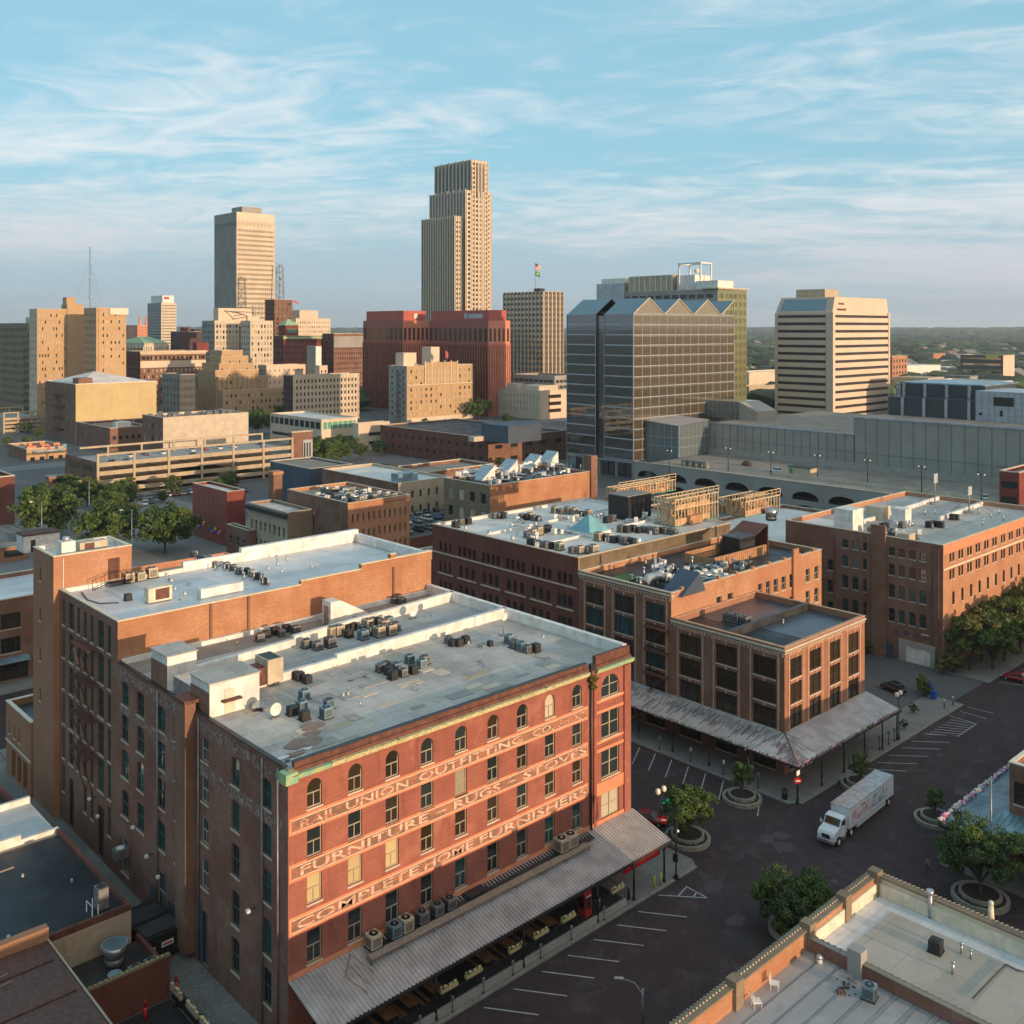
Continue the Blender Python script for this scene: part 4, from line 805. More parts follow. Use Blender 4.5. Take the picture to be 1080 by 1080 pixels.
# ================================================================= the mid distance and the skyline
def gs(Wd, z0, z1, sp):
    if not sp: return []
    cp, rp, wf, hf = sp[:4]; kind = sp[4] if len(sp) > 4 else 'plain'; pane = sp[5] if len(sp) > 5 else ('glass_dark',); k = sp[6] if len(sp) > 6 else {}
    mx = k.pop('mx', .04*Wd) if 'mx' in (k := dict(k)) else .03*Wd; top = k.pop('top', 0); bot = k.pop('bot', 0); fr = k.pop('fr', 'frame_cream'); dp = k.pop('depth', .25)
    z1 -= top; z0 += bot
    nc = cp if isinstance(cp, int) else max(1, int((Wd-2*mx)/cp)); nr = max(1, int((z1-z0)/rp))
    cw_ = (Wd-2*mx)/nc*wf; return G(C(nc, mx, Wd-mx, cw_), RW(nr, z1-nr*rp, z1, rp*hf), kind, pane=pane, fr=fr, sill=False, depth=dp, **k)
def FB(name, label, l, c, r, yt, d, wall, S=None, W=None, root=None, base=0, cat='building', par=.8, lod=2, plane=None, **k):
    """a block given by the sight lines of its left edge, near corner and right edge, its roof line and its distance"""
    if plane is not None: Y = plane; X = onY(Y, c); d = X*c_+Y*s_
    else: X, Y = PD(c, d)
    w_, l_ = onY(Y, r)-X, onX(X, l)-Y; z = H-(yt-346)*d/F-par
    ops, opw = gs(w_, base, z-.6, S), gs(l_, base, z-.6, W)
    if root is None:
        t = thing(name, label, cat, (X, Y, 0)); off = None if base == 0 else (0, 0, base)
    else: t = root; off = (X-root.location.x, Y-root.location.y, base)
    if off:
        for o in ops+opw: o['v0'] -= base; o['v1'] -= base
    bld(name, '', X, Y, w_, l_, z, wall, [ops], [opw], root=t, par=par, lod=lod, off=off, multi=True, **k)
    return t, X, Y, w_, l_, z
def box_on(t, X, Y, x0, y0, z0, x1, y1, z1, mt, nm='penthouse'): return part(nm, sbox(X-t.location.x+x0, Y-t.location.y+y0, z0, X-t.location.x+x1, Y-t.location.y+y1, z1), [mt], t)
def piers(t, w_, l_, n, m_, z0, z1, mt, e=.5, b=.8, ox=0, oy=0):
    m = MB()
    for i in range(n+1): x = w_*i/n; m.box(ox+x-b/2 if 0 < i < n else ox+(0 if i == 0 else w_-b), oy-e, z0, ox+x+b/2 if 0 < i < n else ox+(b if i == 0 else w_), oy-.003, z1)
    for i in range(m_+1): y = l_*i/m_; m.box(ox-e, oy+y-b/2 if 0 < i < m_ else oy+(0 if i == 0 else l_-b), z0, ox-.003, oy+y+b/2 if 0 < i < m_ else oy+(b if i == 0 else l_), z1)
    part('pier', m, [mt], t)
gd, gb, gl, gt = ('glass_dark',), ('glass_dark', 'glass_blind', 'glass_blind'), ('glass_blind', 'glass_blind', 'glass_dark'), ('glass_teal', 'glass_dark')
# --- leftmost grey-brown block
t, X, Y, w_, l_, z = FB('office_block', 'grey-brown block with dark ribbon windows at the far left edge', -30, 30.6, 36, 341, 520, 'dark_tan_brick', (1, 3.8, .8, .5), (22, 3.9, .4, .45), wallW='dark_tan_brick', roof='far_roof'); box_on(t, X, Y, 2, 3, z, 6, 12, z+4, 'limestone')
m = MB()
for i in range(11): m.box(-.15, .6, z-6-i*3.9, -.003, 8.5, z-4.2-i*3.9)
part('ribbon_window', m, ['glass_dark'], t); flush(t)
# --- orange sunlit apartment tower
t, X, Y, w_, l_, z = FB('apartment_tower', 'tall tan brick apartment tower with stepped stair tower, leftmost of the sunlit slabs', 31, 39, 88.5, 326, 492, 'tan_brick', (16, 3.35, .42, .48, 'plain', ('glass_blind', 'glass_dark', 'glass_blind', 'curtain')), (3, 3.35, .3, .45, 'plain', gb), wallW='limestone', roof='far_roof')
YA = Y
t, X2, Y2, w2, l2, z2 = FB('x', '', 88.5, 101.5, 133, 325, 474, 'tan_brick', (7, 3.35, .32, .42, 'plain', gb), (6, 3.35, .36, .42, 'plain', gd), root=t, roof='far_roof')
XT = onY(Y, 70.5); box_on(t, XT, Y, 0, -.6, 0, onY(Y, 88)-XT-.01, 8, H+30*474/F-1.5, 'tan_brick', 'stair_tower'); box_on(t, XT, Y, 0, .4, H+30*474/F-1.5, 4.4, 6, H+34.5*474/F, 'tan_brick', 'stair_tower')
box_on(t, X2, Y2, 1.0, -.4, 0, 1.9, -.003, z2+1.5, 'tan_brick', 'pilaster'); box_on(t, X2, Y2, w2-8, -.8, z2-2.2, w2+.8, -.003, z2+.9, 'cream_paint', 'cornice'); flush(t)
# --- antenna mast
t = thing('radio_mast', 'thin lattice radio mast with guy wires behind the apartment tower', 'mast', (*PD(95, 900), 0)); zt = H+86*900/F; m = MB()
for a in range(3): m.bar((.7*math.cos(a*2.1), .7*math.sin(a*2.1), 0), (.7*math.cos(a*2.1), .7*math.sin(a*2.1), zt), .08)
for i in range(36): z = i*zt/36; m.bar((1, 0, z), (-.5, .87, z+3), .09); m.bar((-.5, .87, z), (-.5, -.87, z+3), .09)
part('mast', m, ['grey_metal'], t); m = MB()
for z in (60, 78, 95, 108): m.box(-.8, -.8, z, .8, .8, z+1.6)
part('antenna', m, ['grey_metal'], t); m = MB()
for a in range(3): m.bar((0, 0, zt*.9), (40*math.cos(a*2.1+.5), 40*math.sin(a*2.1+.5), 0), .05)
part('guy_wire', m, ['grey_metal'], t)
# --- far office tower, courthouse, dark brick hotel etc.
t, X, Y, w_, l_, z = FB('office_tower', 'small distant office tower with white top, left of the tall banded tower', 155.5, 170, 186, 319.5, 1300, 'cream_concrete', (1, 3.8, .96, .42, 'plain', ('glass_gold',)), (1, 3.8, .96, .42), wallW='grey_concrete', roof='far_roof', par=1); box_on(t, X, Y, 3, 3, z, w_-2, l_-5, z+11, 'white_paint'); box_on(t, X, Y, 5, 2.9, z+6, 12, 2.997, z+9, 'red_paint', 'sign'); flush(t)
t, X, Y, w_, l_, z = FB('church', 'distant pink building with two small spires on the skyline', 133, 145, 156, 343, 1500, 'salmon_paint', (4, 4, .4, .4), (4, 4, .4, .4), roof='far_roof')
for a in (148, 155): xx = onY(Y, a)-X; m = MB(); m.box(xx, 4, z, xx+3, 7, z+10); m.cyl(xx+1.5, 5.5, z+10, z+18, 1.6, 6, r2=.1); part('spire', m, ['salmon_paint'], t)
flush(t)
t, X, Y, w_, l_, z = FB('courthouse', 'low columned stone courthouse with green roof behind the dark brick hotel', 120, 152, 178, 362, 700, 'limestone', (9, 14, .5, .8, 'plain', gd), (9, 14, .5, .8), roof='copper_green', par=1.5, cop=False); piers(t, w_, l_, 9, 9, 2, z-1, 'limestone', .8, 1.6)
m = MB(); m.v = [(0, 0, z+1.6), (w_, 0, z+1.6), (w_, l_, z+1.6), (0, l_, z+1.6), (w_*.3, l_*.4, z+6), (w_*.7, l_*.4, z+6)]; m.f = [(0, 1, 5, 4), (1, 2, 5), (2, 3, 4, 5), (3, 0, 4)]; m.m = [0]*4; m.sm = [False]*4; part('roof', m, ['copper_green'], t); flush(t)
t, X, Y, w_, l_, z = FB('brick_hotel', 'dark brick building with cream top storey and cornice left of the stepped tan building', 133, 148, 217, 371, 585, 'brown_brick', (15, 3.7, .38, .5, 'plain', gl, dict(top=.5)), (5, 3.7, .4, .5), wallW='dark_brick', roof='far_roof', par=1)
box_on(t, X, Y, -.03, -.25, z-8.6, w_, -.003, z-4.6, 'cream_concrete', 'frieze'); box_on(t, X, Y, -.03, -.3, z-.8, w_, -.003, z+1.1, 'cream_concrete', 'cornice'); box_on(t, X, Y, -.6, -1.2, z+.3, w_+.5, -.303, z+1.2, 'cream_concrete', 'cornice')
m = MB()
for i in range(15): m.box(w_*(i+.3)/15, -.3, z-3.8, w_*(i+.7)/15, -.01, z-1.8)
part('attic_window', m, ['glass_brown'], t); box_on(t, X, Y, 38, 6, z, 46, 12, z+6, 'red_brick'); flush(t)
t, X, Y, w_, l_, z = FB('brick_block', 'purple-brown windowless block with mechanical roof left of the cream ornate building', 180, 190, 218, 350, 720, 'purple_wall', None, None, roof='far_roof'); box_on(t, X, Y, 4, 4, z, 9, 9, z+4, 'red_brick'); box_on(t, X, Y, 12, 3, z, 20, 9, z+3, 'dark_metal', 'mechanical_unit'); flush(t)
t, X, Y, w_, l_, z = FB('office_block', 'small dark grey glass block in front of the dark brick hotel', 171, 190, 206, 395.5, 520, 'dark_grey_panel', (6, 4, .3, .5), (5, 4, .3, .5), wallW='grey_concrete', roof='far_roof'); flush(t)
# --- stepped sunlit tan building
t, X, Y, w_, l_, z = FB('stepped_building', 'stepped sunlit tan office building with tapering setbacks', 204, 229, 282, 398, 545, 'tan_brick', (10, 3.6, .3, .45, 'plain', gl), (1, 50, .01, .01), wallW='dark_tan_brick', roof='far_roof')
for l2, c2, r2, yt, dp in ((209, 227, 273, 391, 1.5), (213, 231, 268, 384, 3), (220, 233, 262, 376, 5), (222, 234, 256, 370, 7)):
    FB('x', '', l2, c2, r2, yt, 0, 'tan_brick', (8, 3.6, .3, .45, 'plain', gl), None, root=t, plane=Y+dp, roof='far_roof', base=z-6)
m = MB()
for i in range(11): m.box(w_*i/10.2, -.6, 0, w_*i/10.2+.9, -.003, z+1)
for i in range(14): m.box(-.6, l_*i/14, 0, -.003, l_*i/14+1, z-(3 if i > 6 else 0)-(3 if i > 10 else 0))
part('pier', m, ['tan_brick'], t)
t, X3, Y3, w3, l3, z3 = FB('x', '', 228, 235, 302, 412, 0, 'tan_brick', (14, 3.6, .4, .5, 'plain', gb), None, root=t, plane=Y-6, roof='far_roof'); flush(t)
# --- ornate cream building
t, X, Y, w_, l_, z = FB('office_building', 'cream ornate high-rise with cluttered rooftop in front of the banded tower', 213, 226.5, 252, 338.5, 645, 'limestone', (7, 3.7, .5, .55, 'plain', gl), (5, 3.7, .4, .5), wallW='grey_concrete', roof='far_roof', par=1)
FB('x', '', 254, 264, 288, 338.5, 630, 'limestone', (7, 3.7, .5, .55, 'plain', gb), (4, 3.7, .4, .5), root=t, roof='far_roof', par=1)
box_on(t, X, Y, -.5, -.6, z-.6, w_+.3, -.003, z+1.1, 'limestone', 'cornice'); box_on(t, X, Y, w_, 9, 0, w_+10, 14, z, 'dark_tan_brick', 'wall')
box_on(t, X, Y, 4, 3, z, 28, 10, z+9.5, 'pink_concrete'); box_on(t, X, Y, 24, 1.2, z, 33, 3, z+4, 'pink_concrete'); m = MB()
for i in range(14): a = R.uniform(4, 36); m.bar((a, 4, z+3), (a+R.uniform(-1, 1), 5, z+R.uniform(10, 14)), .18)
for i in range(6): m.bar((R.uniform(6, 30), 2.8, z+R.uniform(2, 8)), (R.uniform(6, 30), 2.8, z+R.uniform(2, 8)), .25)
part('rooftop_antenna', m, ['grey_metal'], t); flush(t)
# --- the banded tower
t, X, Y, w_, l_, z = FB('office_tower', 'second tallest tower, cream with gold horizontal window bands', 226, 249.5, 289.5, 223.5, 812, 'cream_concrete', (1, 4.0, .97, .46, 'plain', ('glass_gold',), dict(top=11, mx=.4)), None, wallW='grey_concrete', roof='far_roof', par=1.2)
n_ = int((z-15)/4); m = MB()
for i in range(20): m.box(w_*i/19-.25 if i else 0, -.28, 0, w_*i/19+.25, -.003, z-11.5)
part('mullion', m, ['cream_concrete'], t); box_on(t, X, Y, 2, -.12, z-9.6, w_-2, -.003, z-6.2, 'glass_blind', 'top_window'); m = MB()
for i in range(11): m.box(w_*i/10-.5 if i else 0, -.3, z-10.5, w_*i/10+.5, -.123, z-5.8)
part('mullion', m, ['cream_concrete'], t); m = MB()
for i in range(12): m.box(-.3, l_*i/12+.3, 0, -.003, l_*i/12+.8, z-11)
part('rib', m, ['grey_concrete'], t); box_on(t, X, Y, -.12, .5, z-10.2, -.003, l_-1, z-6.4, 'glass_dark', 'top_window'); box_on(t, X, Y, 8, 6, z, 26, 24, z+7, 'grey_concrete'); flush(t)
# --- brown deco tower with lattice mast
t, X, Y, w_, l_, z = FB('office_tower', 'slim brown brick tower with lattice antenna frame beside the banded tower', 280, 290, 307.5, 316, 770, 'brown_brick', (4, 3.8, .4, .5, 'plain', ('glass_dark', 'glass_gold')), (4, 3.8, .4, .5), wallW='dark_brick', roof='far_roof', par=1); piers(t, w_, l_, 4, 4, 0, z+1, 'brown_brick', .5, .9)
m = MB(); zt = H+66*770/F
for a, b in ((2, 2), (9, 2), (2, 9), (9, 9)): m.bar((a, b, z), (a*.8+1, b*.8+1, zt), .35)
k = 0
while z+k < zt: m.box(1.5, 1.5, z+k, 10, 2.1, z+k+.6); m.bar((2, 2, z+k), (9, 2, z+k+5), .2); m.bar((9, 2, z+k), (2, 2, z+k+5), .2); m.sphere(R.uniform(2, 9), 1.2, z+k+2.5, 1.0, 0, 1, 6, 4); k += 5
part('antenna_frame', m, ['grey_metal'], t); flush(t)
t, X, Y, w_, l_, z = FB('office_building', 'cream stepped building on the skyline between brown tower and red granite block', 303, 312, 348.5, 336, 830, 'cream_concrete', (14, 3.8, .4, .4, 'plain', gb), (4, 4, .4, .4), roof='far_roof'); box_on(t, X, Y, 6, 4, z, 24, 18, z+8, 'cream_concrete'); flush(t)
t = solid('flagpole', (lambda m: (m.bar((0, 0, 30), (0, 0, H+29*700/F), .2), m.poly([(0, 0, H+28*700/F), (5, 0, H+25*700/F), (5, 0, H+27*700/F), (0, 0, H+30*700/F)], 1), m)[-1])(MB()), ['grey_metal', 'flag_red'], 'small red flag on a pole over the dark red brick building', 'flag', loc=(*PD(308.5, 700), 0))
# --- dark red brick building with green hip roofed tower
t, X, Y, w_, l_, z = FB('brick_building', 'large dark red brick building with green pyramid-roofed corner tower', 288.5, 299, 351.5, 354.5, 690, 'red_brick', (17, 4.2, .4, .5, 'plain', gd), (4, 4.2, .4, .5), wallW='dark_brick', roof='far_roof', par=1); box_on(t, X, Y, -.6, -1.0, z-1, w_+.6, -.003, z+.6, 'copper_green', 'cornice')
x0 = onY(Y, 303)-X; box_on(t, X+x0, Y, 0, 2, z, 10, 12, z+8.5, 'red_brick', 'tower'); m = MB(); m.v = [(x0-1, 1, z+8.51), (x0+11, 1, z+8.51), (x0+11, 13, z+8.51), (x0-1, 13, z+8.51), (x0+4, 6.5, z+13), (x0+6, 7.5, z+13)]; m.f = [(0, 1, 5, 4), (1, 2, 5), (2, 3, 4, 5), (3, 0, 4)]; m.m = [0]*4; m.sm = [False]*4; part('tower_roof', m, ['copper_green'], t); box_on(t, X+x0, Y, 1.5, 1.9, z+3.5, 8.5, 1.997, z+6, 'green_trim', 'tower_window'); flush(t)
t, X, Y, w_, l_, z = FB('apartment_block', 'dark grey-brown brick block between the red brick building and the red granite tower', 340, 352, 385, 352, 700, 'brown_brick', (13, 3.6, .35, .45, 'plain', gd), (4, 3.6, .35, .45), wallW='dark_brick', roof='far_roof'); box_on(t, X, Y, -.02, -.15, z-9, w_, -.003, z-1, 'grey_concrete', 'frieze'); flush(t)
# --- cream loft building with white block
t, X, Y, w_, l_, z = FB('loft_building', 'cream six-storey loft building with regular dark windows below the white tower block', 299, 309, 379, 396.5, 520, 'cream_concrete', (17, 3.4, .42, .55, 'plain', gd), (4, 3.4, .3, .4), wallW='purple_wall', roof='far_roof'); m = MB()
for i in range(18): x = w_*(.03+.94*i/17); m.box(x-.3, -.3, 0, x+.3, -.003, z+.8)
part('pier', m, ['cream_concrete'], t); x0 = onY(Y+30, 324)-X; flush(t)
t, X, Y, w_, l_, z = FB('white_block', 'plain white tower block standing on a tan base behind the loft building', 323.5, 333, 339, 365.5, 575, 'white_paint', None, None, roof='roof_bright', wallW='grey_concrete', lod=2); flush(t)
t, X, Y, w_, l_, z = FB('annex_building', 'tan annex at the foot of the white tower block', 332, 337, 345.5, 386, 560, 'pink_concrete', (2, 3.5, .4, .4), None, roof='far_roof'); flush(t)
t, X, Y, w_, l_, z = FB('low_building', 'low white and pink buildings with small windows behind the stepped tan building', 273, 281, 323, 385.5, 565, 'pink_concrete', (8, 3.4, .2, .35), (3, 3.4, .3, .4), wallW='silver_panel', roof='far_roof'); flush(t)
# --- red granite pair
plain('sunlit_granite', (.62, .22, .14), .5, .15, .2)  # red granite with sunlight put into its colour, for the sunny faces
def granite(label, l, c, r, d, lit):
    t, X, Y, w_, l_, z = FB('granite_block', label, l, c, r, 338, d, 'sunlit_granite', None, None, wallW='red_granite', roof='far_roof', par=.5, cop=False)
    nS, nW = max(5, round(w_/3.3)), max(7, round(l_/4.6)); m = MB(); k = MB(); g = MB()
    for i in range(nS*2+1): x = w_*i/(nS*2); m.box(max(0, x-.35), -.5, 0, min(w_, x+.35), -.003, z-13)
    part('pier', m, ['sunlit_granite'], t); m = MB()
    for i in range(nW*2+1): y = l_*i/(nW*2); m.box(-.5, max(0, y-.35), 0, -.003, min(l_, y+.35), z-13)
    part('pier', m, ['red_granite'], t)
    for i in range(nS): k.box(w_*(i+.25)/nS, -.06, z-11.5, w_*(i+.75)/nS, -.003, z-4)
    for i in range(nW): k.box(-.06, l_*(i+.2)/nW, z-11.5, -.003, l_*(i+.8)/nW, z-4)
    part('top_window', k, ['glass_brown'], t)
    for i in range(nS*2): g.box(w_*(i+.38)/(nS*2), -.06, 0, w_*(i+.62)/(nS*2), -.003, z-14)
    for i in range(nW*2): g.box(-.06, l_*(i+.25)/(nW*2), 0, -.003, l_*(i+.75)/(nW*2), z-14)
    part('window_strip', g, ['glass_brown'], t)
    box_on(t, X, Y, 1.5, 1.5, z+.01, w_-1.5, l_-1.5, z+6.0+.5, 'red_paint_dull', 'attic_storey'); flush(t); return t, X, Y, w_, l_, z
plain('red_paint_dull', (.42, .085, .06), .6, .15, .2)
t, X, Y, w_, l_, z = granite('left block of the red granite pair, nearer the cream loft building', 383, 425, 452.5, 600, 0)
m = MB(); n = 20; m.poly([(w_*.55+1.7*math.cos(2*math.pi*k/n), 1.44, z+3.3+1.7*math.sin(2*math.pi*k/n)) for k in range(n)]); part('round_emblem', m, ['cream_paint'], t)
t, X, Y, w_, l_, z = granite('right block of the red granite pair, wide side towards the street', 452.5, 515, 538, 560, 1)
part('sign', (lambda m: (m.box(1.40, l_*.12, z+1.8, 1.44, l_*.35, z+4.4), m.box(1.40, l_*.37, z+1.6, 1.44, l_*.42, z+4.8), m)[-1])(MB()), ['silver_panel'], t)
# --- tallest tower, stepped
t, X, Y, w_, l_, z = FB('office_tower', 'tallest tower, stepped and ribbed in grey stone, centre of the skyline', 445, 480, 486, 228, 832, 'limestone', None, None, wallW='grey_concrete', roof='far_roof', par=.6)
TX, TY = X, Y
def tier(l, c, r, yt, dd, nS, nW, base=0):
    t_, X, Y, w_, l_, z = FB('x', '', l, c, r, yt, dd, 'pink_concrete', (nS, 4.0, .5, .55, 'plain', gd) if nS else None, None, root=t, roof='far_roof', par=.6, wallW='grey_concrete')
    ox, oy = X-TX, Y-TY; m = MB()
    for i in range(nS+1): x = w_*i/max(1, nS); m.box(ox+max(0, x-.6), oy-.7, 0, ox+min(w_, x+.6), oy-.003, z+.8)
    for i in range(nW+1): y = l_*i/nW; m.box(ox-.7, oy+max(0, y-.7), 0, ox-.003, oy+min(l_, y+.7), z+(.8 if i % 2 else 1.8))
    part('pier', m, ['limestone'], t); g = MB()
    for i in range(nW): g.box(ox-.1, oy+l_*(i+.3)/nW, 0, ox-.003, oy+l_*(i+.7)/nW, z-1)
    part('window_strip', g, ['glass_dark'], t); return X, Y, w_, l_, z
m = MB()
for i in range(15): y = l_*i/14; m.box(-.7, max(0, y-.6), 0, -.003, min(l_, y+.6), z+1.2)
for i in range(3): x = w_*i/2; m.box(max(0, x-.5), -.7, 0, min(w_, x+.5), -.003, z+1.2)
part('pier', m, ['limestone'], t); m = MB()
for i in range(14): m.box(-.1, l_*(i+.3)/14, 0, -.003, l_*(i+.7)/14, z-1)
part('window_strip', m, ['glass_dark'], t)
m = MB(); 
for i in range(45): m.box(.7, -.1, 4+i*4.0-3+1.2, w_-.7, -.003, 4+i*4.0-.2) if 4+i*4 < z else None
part('window', m, ['glass_dark'], t)
X1, Y1, w1, l1, z1 = tier(453.5, 491.5, 518, 200.5, 842, 6, 12)
X2, Y2, w2, l2, z2 = tier(458.8, 497.5, 514.5, 168.5, 846, 5, 10)
m = MB()
for i in range(5): m.box(X2-TX+w2*(i+.28)/5, Y2-TY-.12, z2-30, X2-TX+w2*(i+.72)/5, Y2-TY-.003, z2-4) if i in (1, 2, 3) else None
part('tall_slot', m, ['glass_dark'], t); box_on(t, X2, Y2, -.12, 1.5, z2-29, -.003, l2-1, z2-5, 'glass_dark', 'top_window'); m = MB()
for i in range(11): y = l2*i/10; m.box(X2-TX-.5, Y2-TY+max(0, y-.9), z2-29, X2-TX-.123, Y2-TY+min(l2, y+.9), z2-5)
part('pier', m, ['limestone'], t); flush(t)
# --- brown tower with flags
t, X, Y, w_, l_, z = FB('office_tower', 'dark brown tower with pale vertical ribs and two flags on its roof', 531, 573.5, 594, 307.5, 700, 'brown_panel', None, None, roof='far_roof', par=.8)
m = MB()
for i in range(6): x = w_*i/5; m.box(max(0, x-.45), -.7, 0, min(w_, x+.45), -.003, z+.8)
for i in range(12): y = l_*i/11; m.box(-.7, max(0, y-.4), 0, -.003, min(l_, y+.4), z+.8)
part('rib', m, ['limestone'], t); g = MB()
for j in range(int(z/3.9)):
    for i in range(10): g.box(w_*(i+.2)/10, -.1, z-3.9*j-2.8, w_*(i+.8)/10, -.003, z-3.9*j-.9)
    for i in range(11): g.box(-.1, l_*(i+.1)/11, z-3.9*j-2.8, -.003, l_*(i+.9)/11, z-3.9*j-.9)
o = part('window', g, ['glass_gold'], t); o['kind'] = 'stuff'; box_on(t, X, Y, 4, 8, z, 9, 14, z+3.5, 'dark_metal')
flush(t)
FX, FY = PD(564.5, 715); zp = H+69*715/F
t = thing('flagpole', 'tall flagpole with two flags on the roof of the dark brown ribbed tower', 'flagpole', (FX, FY, H+36*715/F)); z0 = 0; zh = zp-H-36*715/F
m = MB(); m.bar((0, 0, 0), (0, 0, zh), .22); part('pole', m, ['grey_metal'], t); m = MB()
for i in range(7):
    z = zh-.4-i*.62; m.poly([(.1, 0, z), (6, .8, z-1.0), (6, .8, z-1.62), (.1, 0, z-.62)], i % 2)
m.poly([(.1, -.03, zh-.4), (2.8, .35, zh-.9), (2.8, .35, zh-3.2), (.1, -.03, zh-2.6)], 2); part('striped_flag', m, ['flag_red', 'cream_paint', 'flag_blue'], t)
m = MB(); m.poly([(.1, 0, zh-6), (5.4, .8, zh-7.2), (5.4, .8, zh-10.6), (.1, 0, zh-9.2)]); m.poly([(1.8, .15, zh-7), (3.6, .4, zh-7.4), (3.6, .4, zh-9), (1.8, .15, zh-8.6)], 1); part('green_flag', m, ['flag_green', 'yellow_paint'], t)
# --- pale hotel in front
t, X, Y, w_, l_, z = FB('hotel', 'pale orange brick hotel block with white rooftop towers and fire escapes', 410, 429, 499, 386.5, 520, 'tan_brick', (13, 3.25, .3, .5, 'plain', gb, dict(mx=1.2)), (3, 3.25, .25, .45), wallW='grey_concrete', roof='roof_bright', par=.6, coping='cream_paint')
x1, x2 = onY(Y, 448)-X, onY(Y, 482)-X; m = MB(); m.box(x1, -.3, z-9, x2, -.003, z+2.4); part('frontispiece', m, ['tan_brick'], t); m = MB()
for i in range(6): x = x1+(x2-x1)*i/5; m.box(x-.3, -.55, z-9, x+.3, -.303, z+3.2)
part('pier', m, ['cream_concrete'], t); m = MB()
for j in range(2):
    for i in range(5): x = x1+(x2-x1)*(i+.5)/5; m.box(x-.6, -.4, z-7.6+j*3.25, x+.6, -.303, z-5.6+j*3.25)
part('window_row', m, ['glass_blind'], t)
box_on(t, X, Y, -.1, -.35, z-9.6, w_, -.003, z-9.1, 'cream_concrete', 'string_course'); box_on(t, X, Y, -.1, -.45, 0, w_, -.003, 2.5, 'cream_concrete', 'base_course')
x0 = onY(Y+8, 452)-X; m = MB(); m.box(x0, 6, z, x0+6, 14, z+10.5); part('rooftop_tower', m, ['pink_concrete'], t); m = MB(); m.box(-.5+onY(Y+10, 424)-X, 8, z, onY(Y+10, 432)-X+3, 15, z+7.5); part('rooftop_tower', m, ['pink_concrete'], t)
m = MB()
for j in range(8): m.box(-1.2, 4.5, 3+j*3.25, -.003, 8.5, 3.15+j*3.25); m.bar((-1.1, 4.5, 3+j*3.25), (-1.1, 8.5, 6.2+j*3.25), .12)
part('fire_escape', m, ['dark_metal'], t); flush(t)
m = MB(); fx, fy = PD(470, 530); m.bar((0, 0, 0), (0, 0, 9), .12); m.poly([(0, 0, 9), (2.0, 0, 7), (1.6, 0, 4), (0, 0, 5.5)], 1); solid('flagpole', m, ['grey_metal', 'flag_red'], 'flag hanging on a short pole on the pale hotel roof', 'flagpole', loc=(fx, fy, z+.1))
# --- low blocks round it
t, X, Y, w_, l_, z = FB('office_building', 'low long beige building with slit windows right of the red granite block', 507, 570, 600, 412.5, 540, 'pink_concrete', (1, 3.9, .95, .5, 'plain', ('glass_brown',), dict(mx=6)), (18, 3.6, .18, .65), wallW='limestone', roof='roof_bright'); box_on(t, X, Y, 6, 8, z, 22, 22, z+3, 'limestone'); box_on(t, X, Y, 1, 20, z, 6, 28, z+4, 'limestone'); flush(t)
t, X, Y, w_, l_, z = FB('parking_garage', 'dark grey parking garage at the foot of the brown ribbed tower', 541, 585, 612, 397, 560, 'grey_concrete', (6, 3.2, .85, .5, 'plain', ('tar',)), (8, 3.2, .85, .5, 'plain', ('tar',)), roof='asphalt'); flush(t)
t, X, Y, w_, l_, z = FB('brick_office_building', 'wide flat-roofed brown brick building with blue mechanical penthouse', 401, 515, 598, 462.5, 352, 'brown_brick', (5, 4.5, .45, .3), (14, 4.2, .35, .32, 'plain', gd), wallW='dark_brick', roof='roof_black', par=.5); x0, y0 = P(536, 468, z); box_on(t, x0, y0, 0, 0, z, 16, 14, z+6, 'blue_slate_wall'); x0, y0 = P(500, 466, z); box_on(t, x0, y0, 0, 0, z, 9, 3, z+1.6, 'limestone', 'roof_unit'); flush(t)
t, X, Y, w_, l_, z = FB('low_office_building', 'low modern white office building with green-glass window band', 285, 339, 377, 443, 410, 'warm_white' if 'warm_white' in M else 'cream_concrete', None, None, wallW='cream_concrete', roof='roof_bright', par=.5)
box_on(t, X, Y, 1, -.1, z-3.4, w_-1, -.003, z-.6, 'glass_green', 'window_band'); box_on(t, X, Y, -.1, 1, z-3.4, -.003, l_-1, z-.6, 'glass_teal', 'window_band'); box_on(t, X, Y, 2, -.1, z-8.2, w_-2, -.003, z-7, 'glass_dark', 'window_band'); box_on(t, X, Y, -.1, 2, z-8.2, -.003, l_-2, z-7, 'glass_dark', 'window_band')
m = MB()
for i in range(9): m.box(-.2, l_*(i+1)/10, z-3.4, -.103, l_*(i+1)/10+.7, z-.6)
for i in range(6): m.box(w_*(i+1)/7, -.2, z-3.4, w_*(i+1)/7+.4, -.103, z-.6)
part('mullion', m, ['cream_concrete'], t); flush(t)
t, X, Y, w_, l_, z = FB('low_office_building', 'low beige office wing raised over an open passage, right of the green-glass building', 372, 378, 411, 447.5, 400, 'cream_concrete', None, None, roof='roof_bright', par=.5); box_on(t, X, Y, 5, -.1, z-4.5, w_-3, -.003, z-3.2, 'glass_dark', 'window_band'); box_on(t, X, Y, 5, -.1, z-8, w_-3, -.003, z-6.8, 'glass_dark', 'window_band'); flush(t)
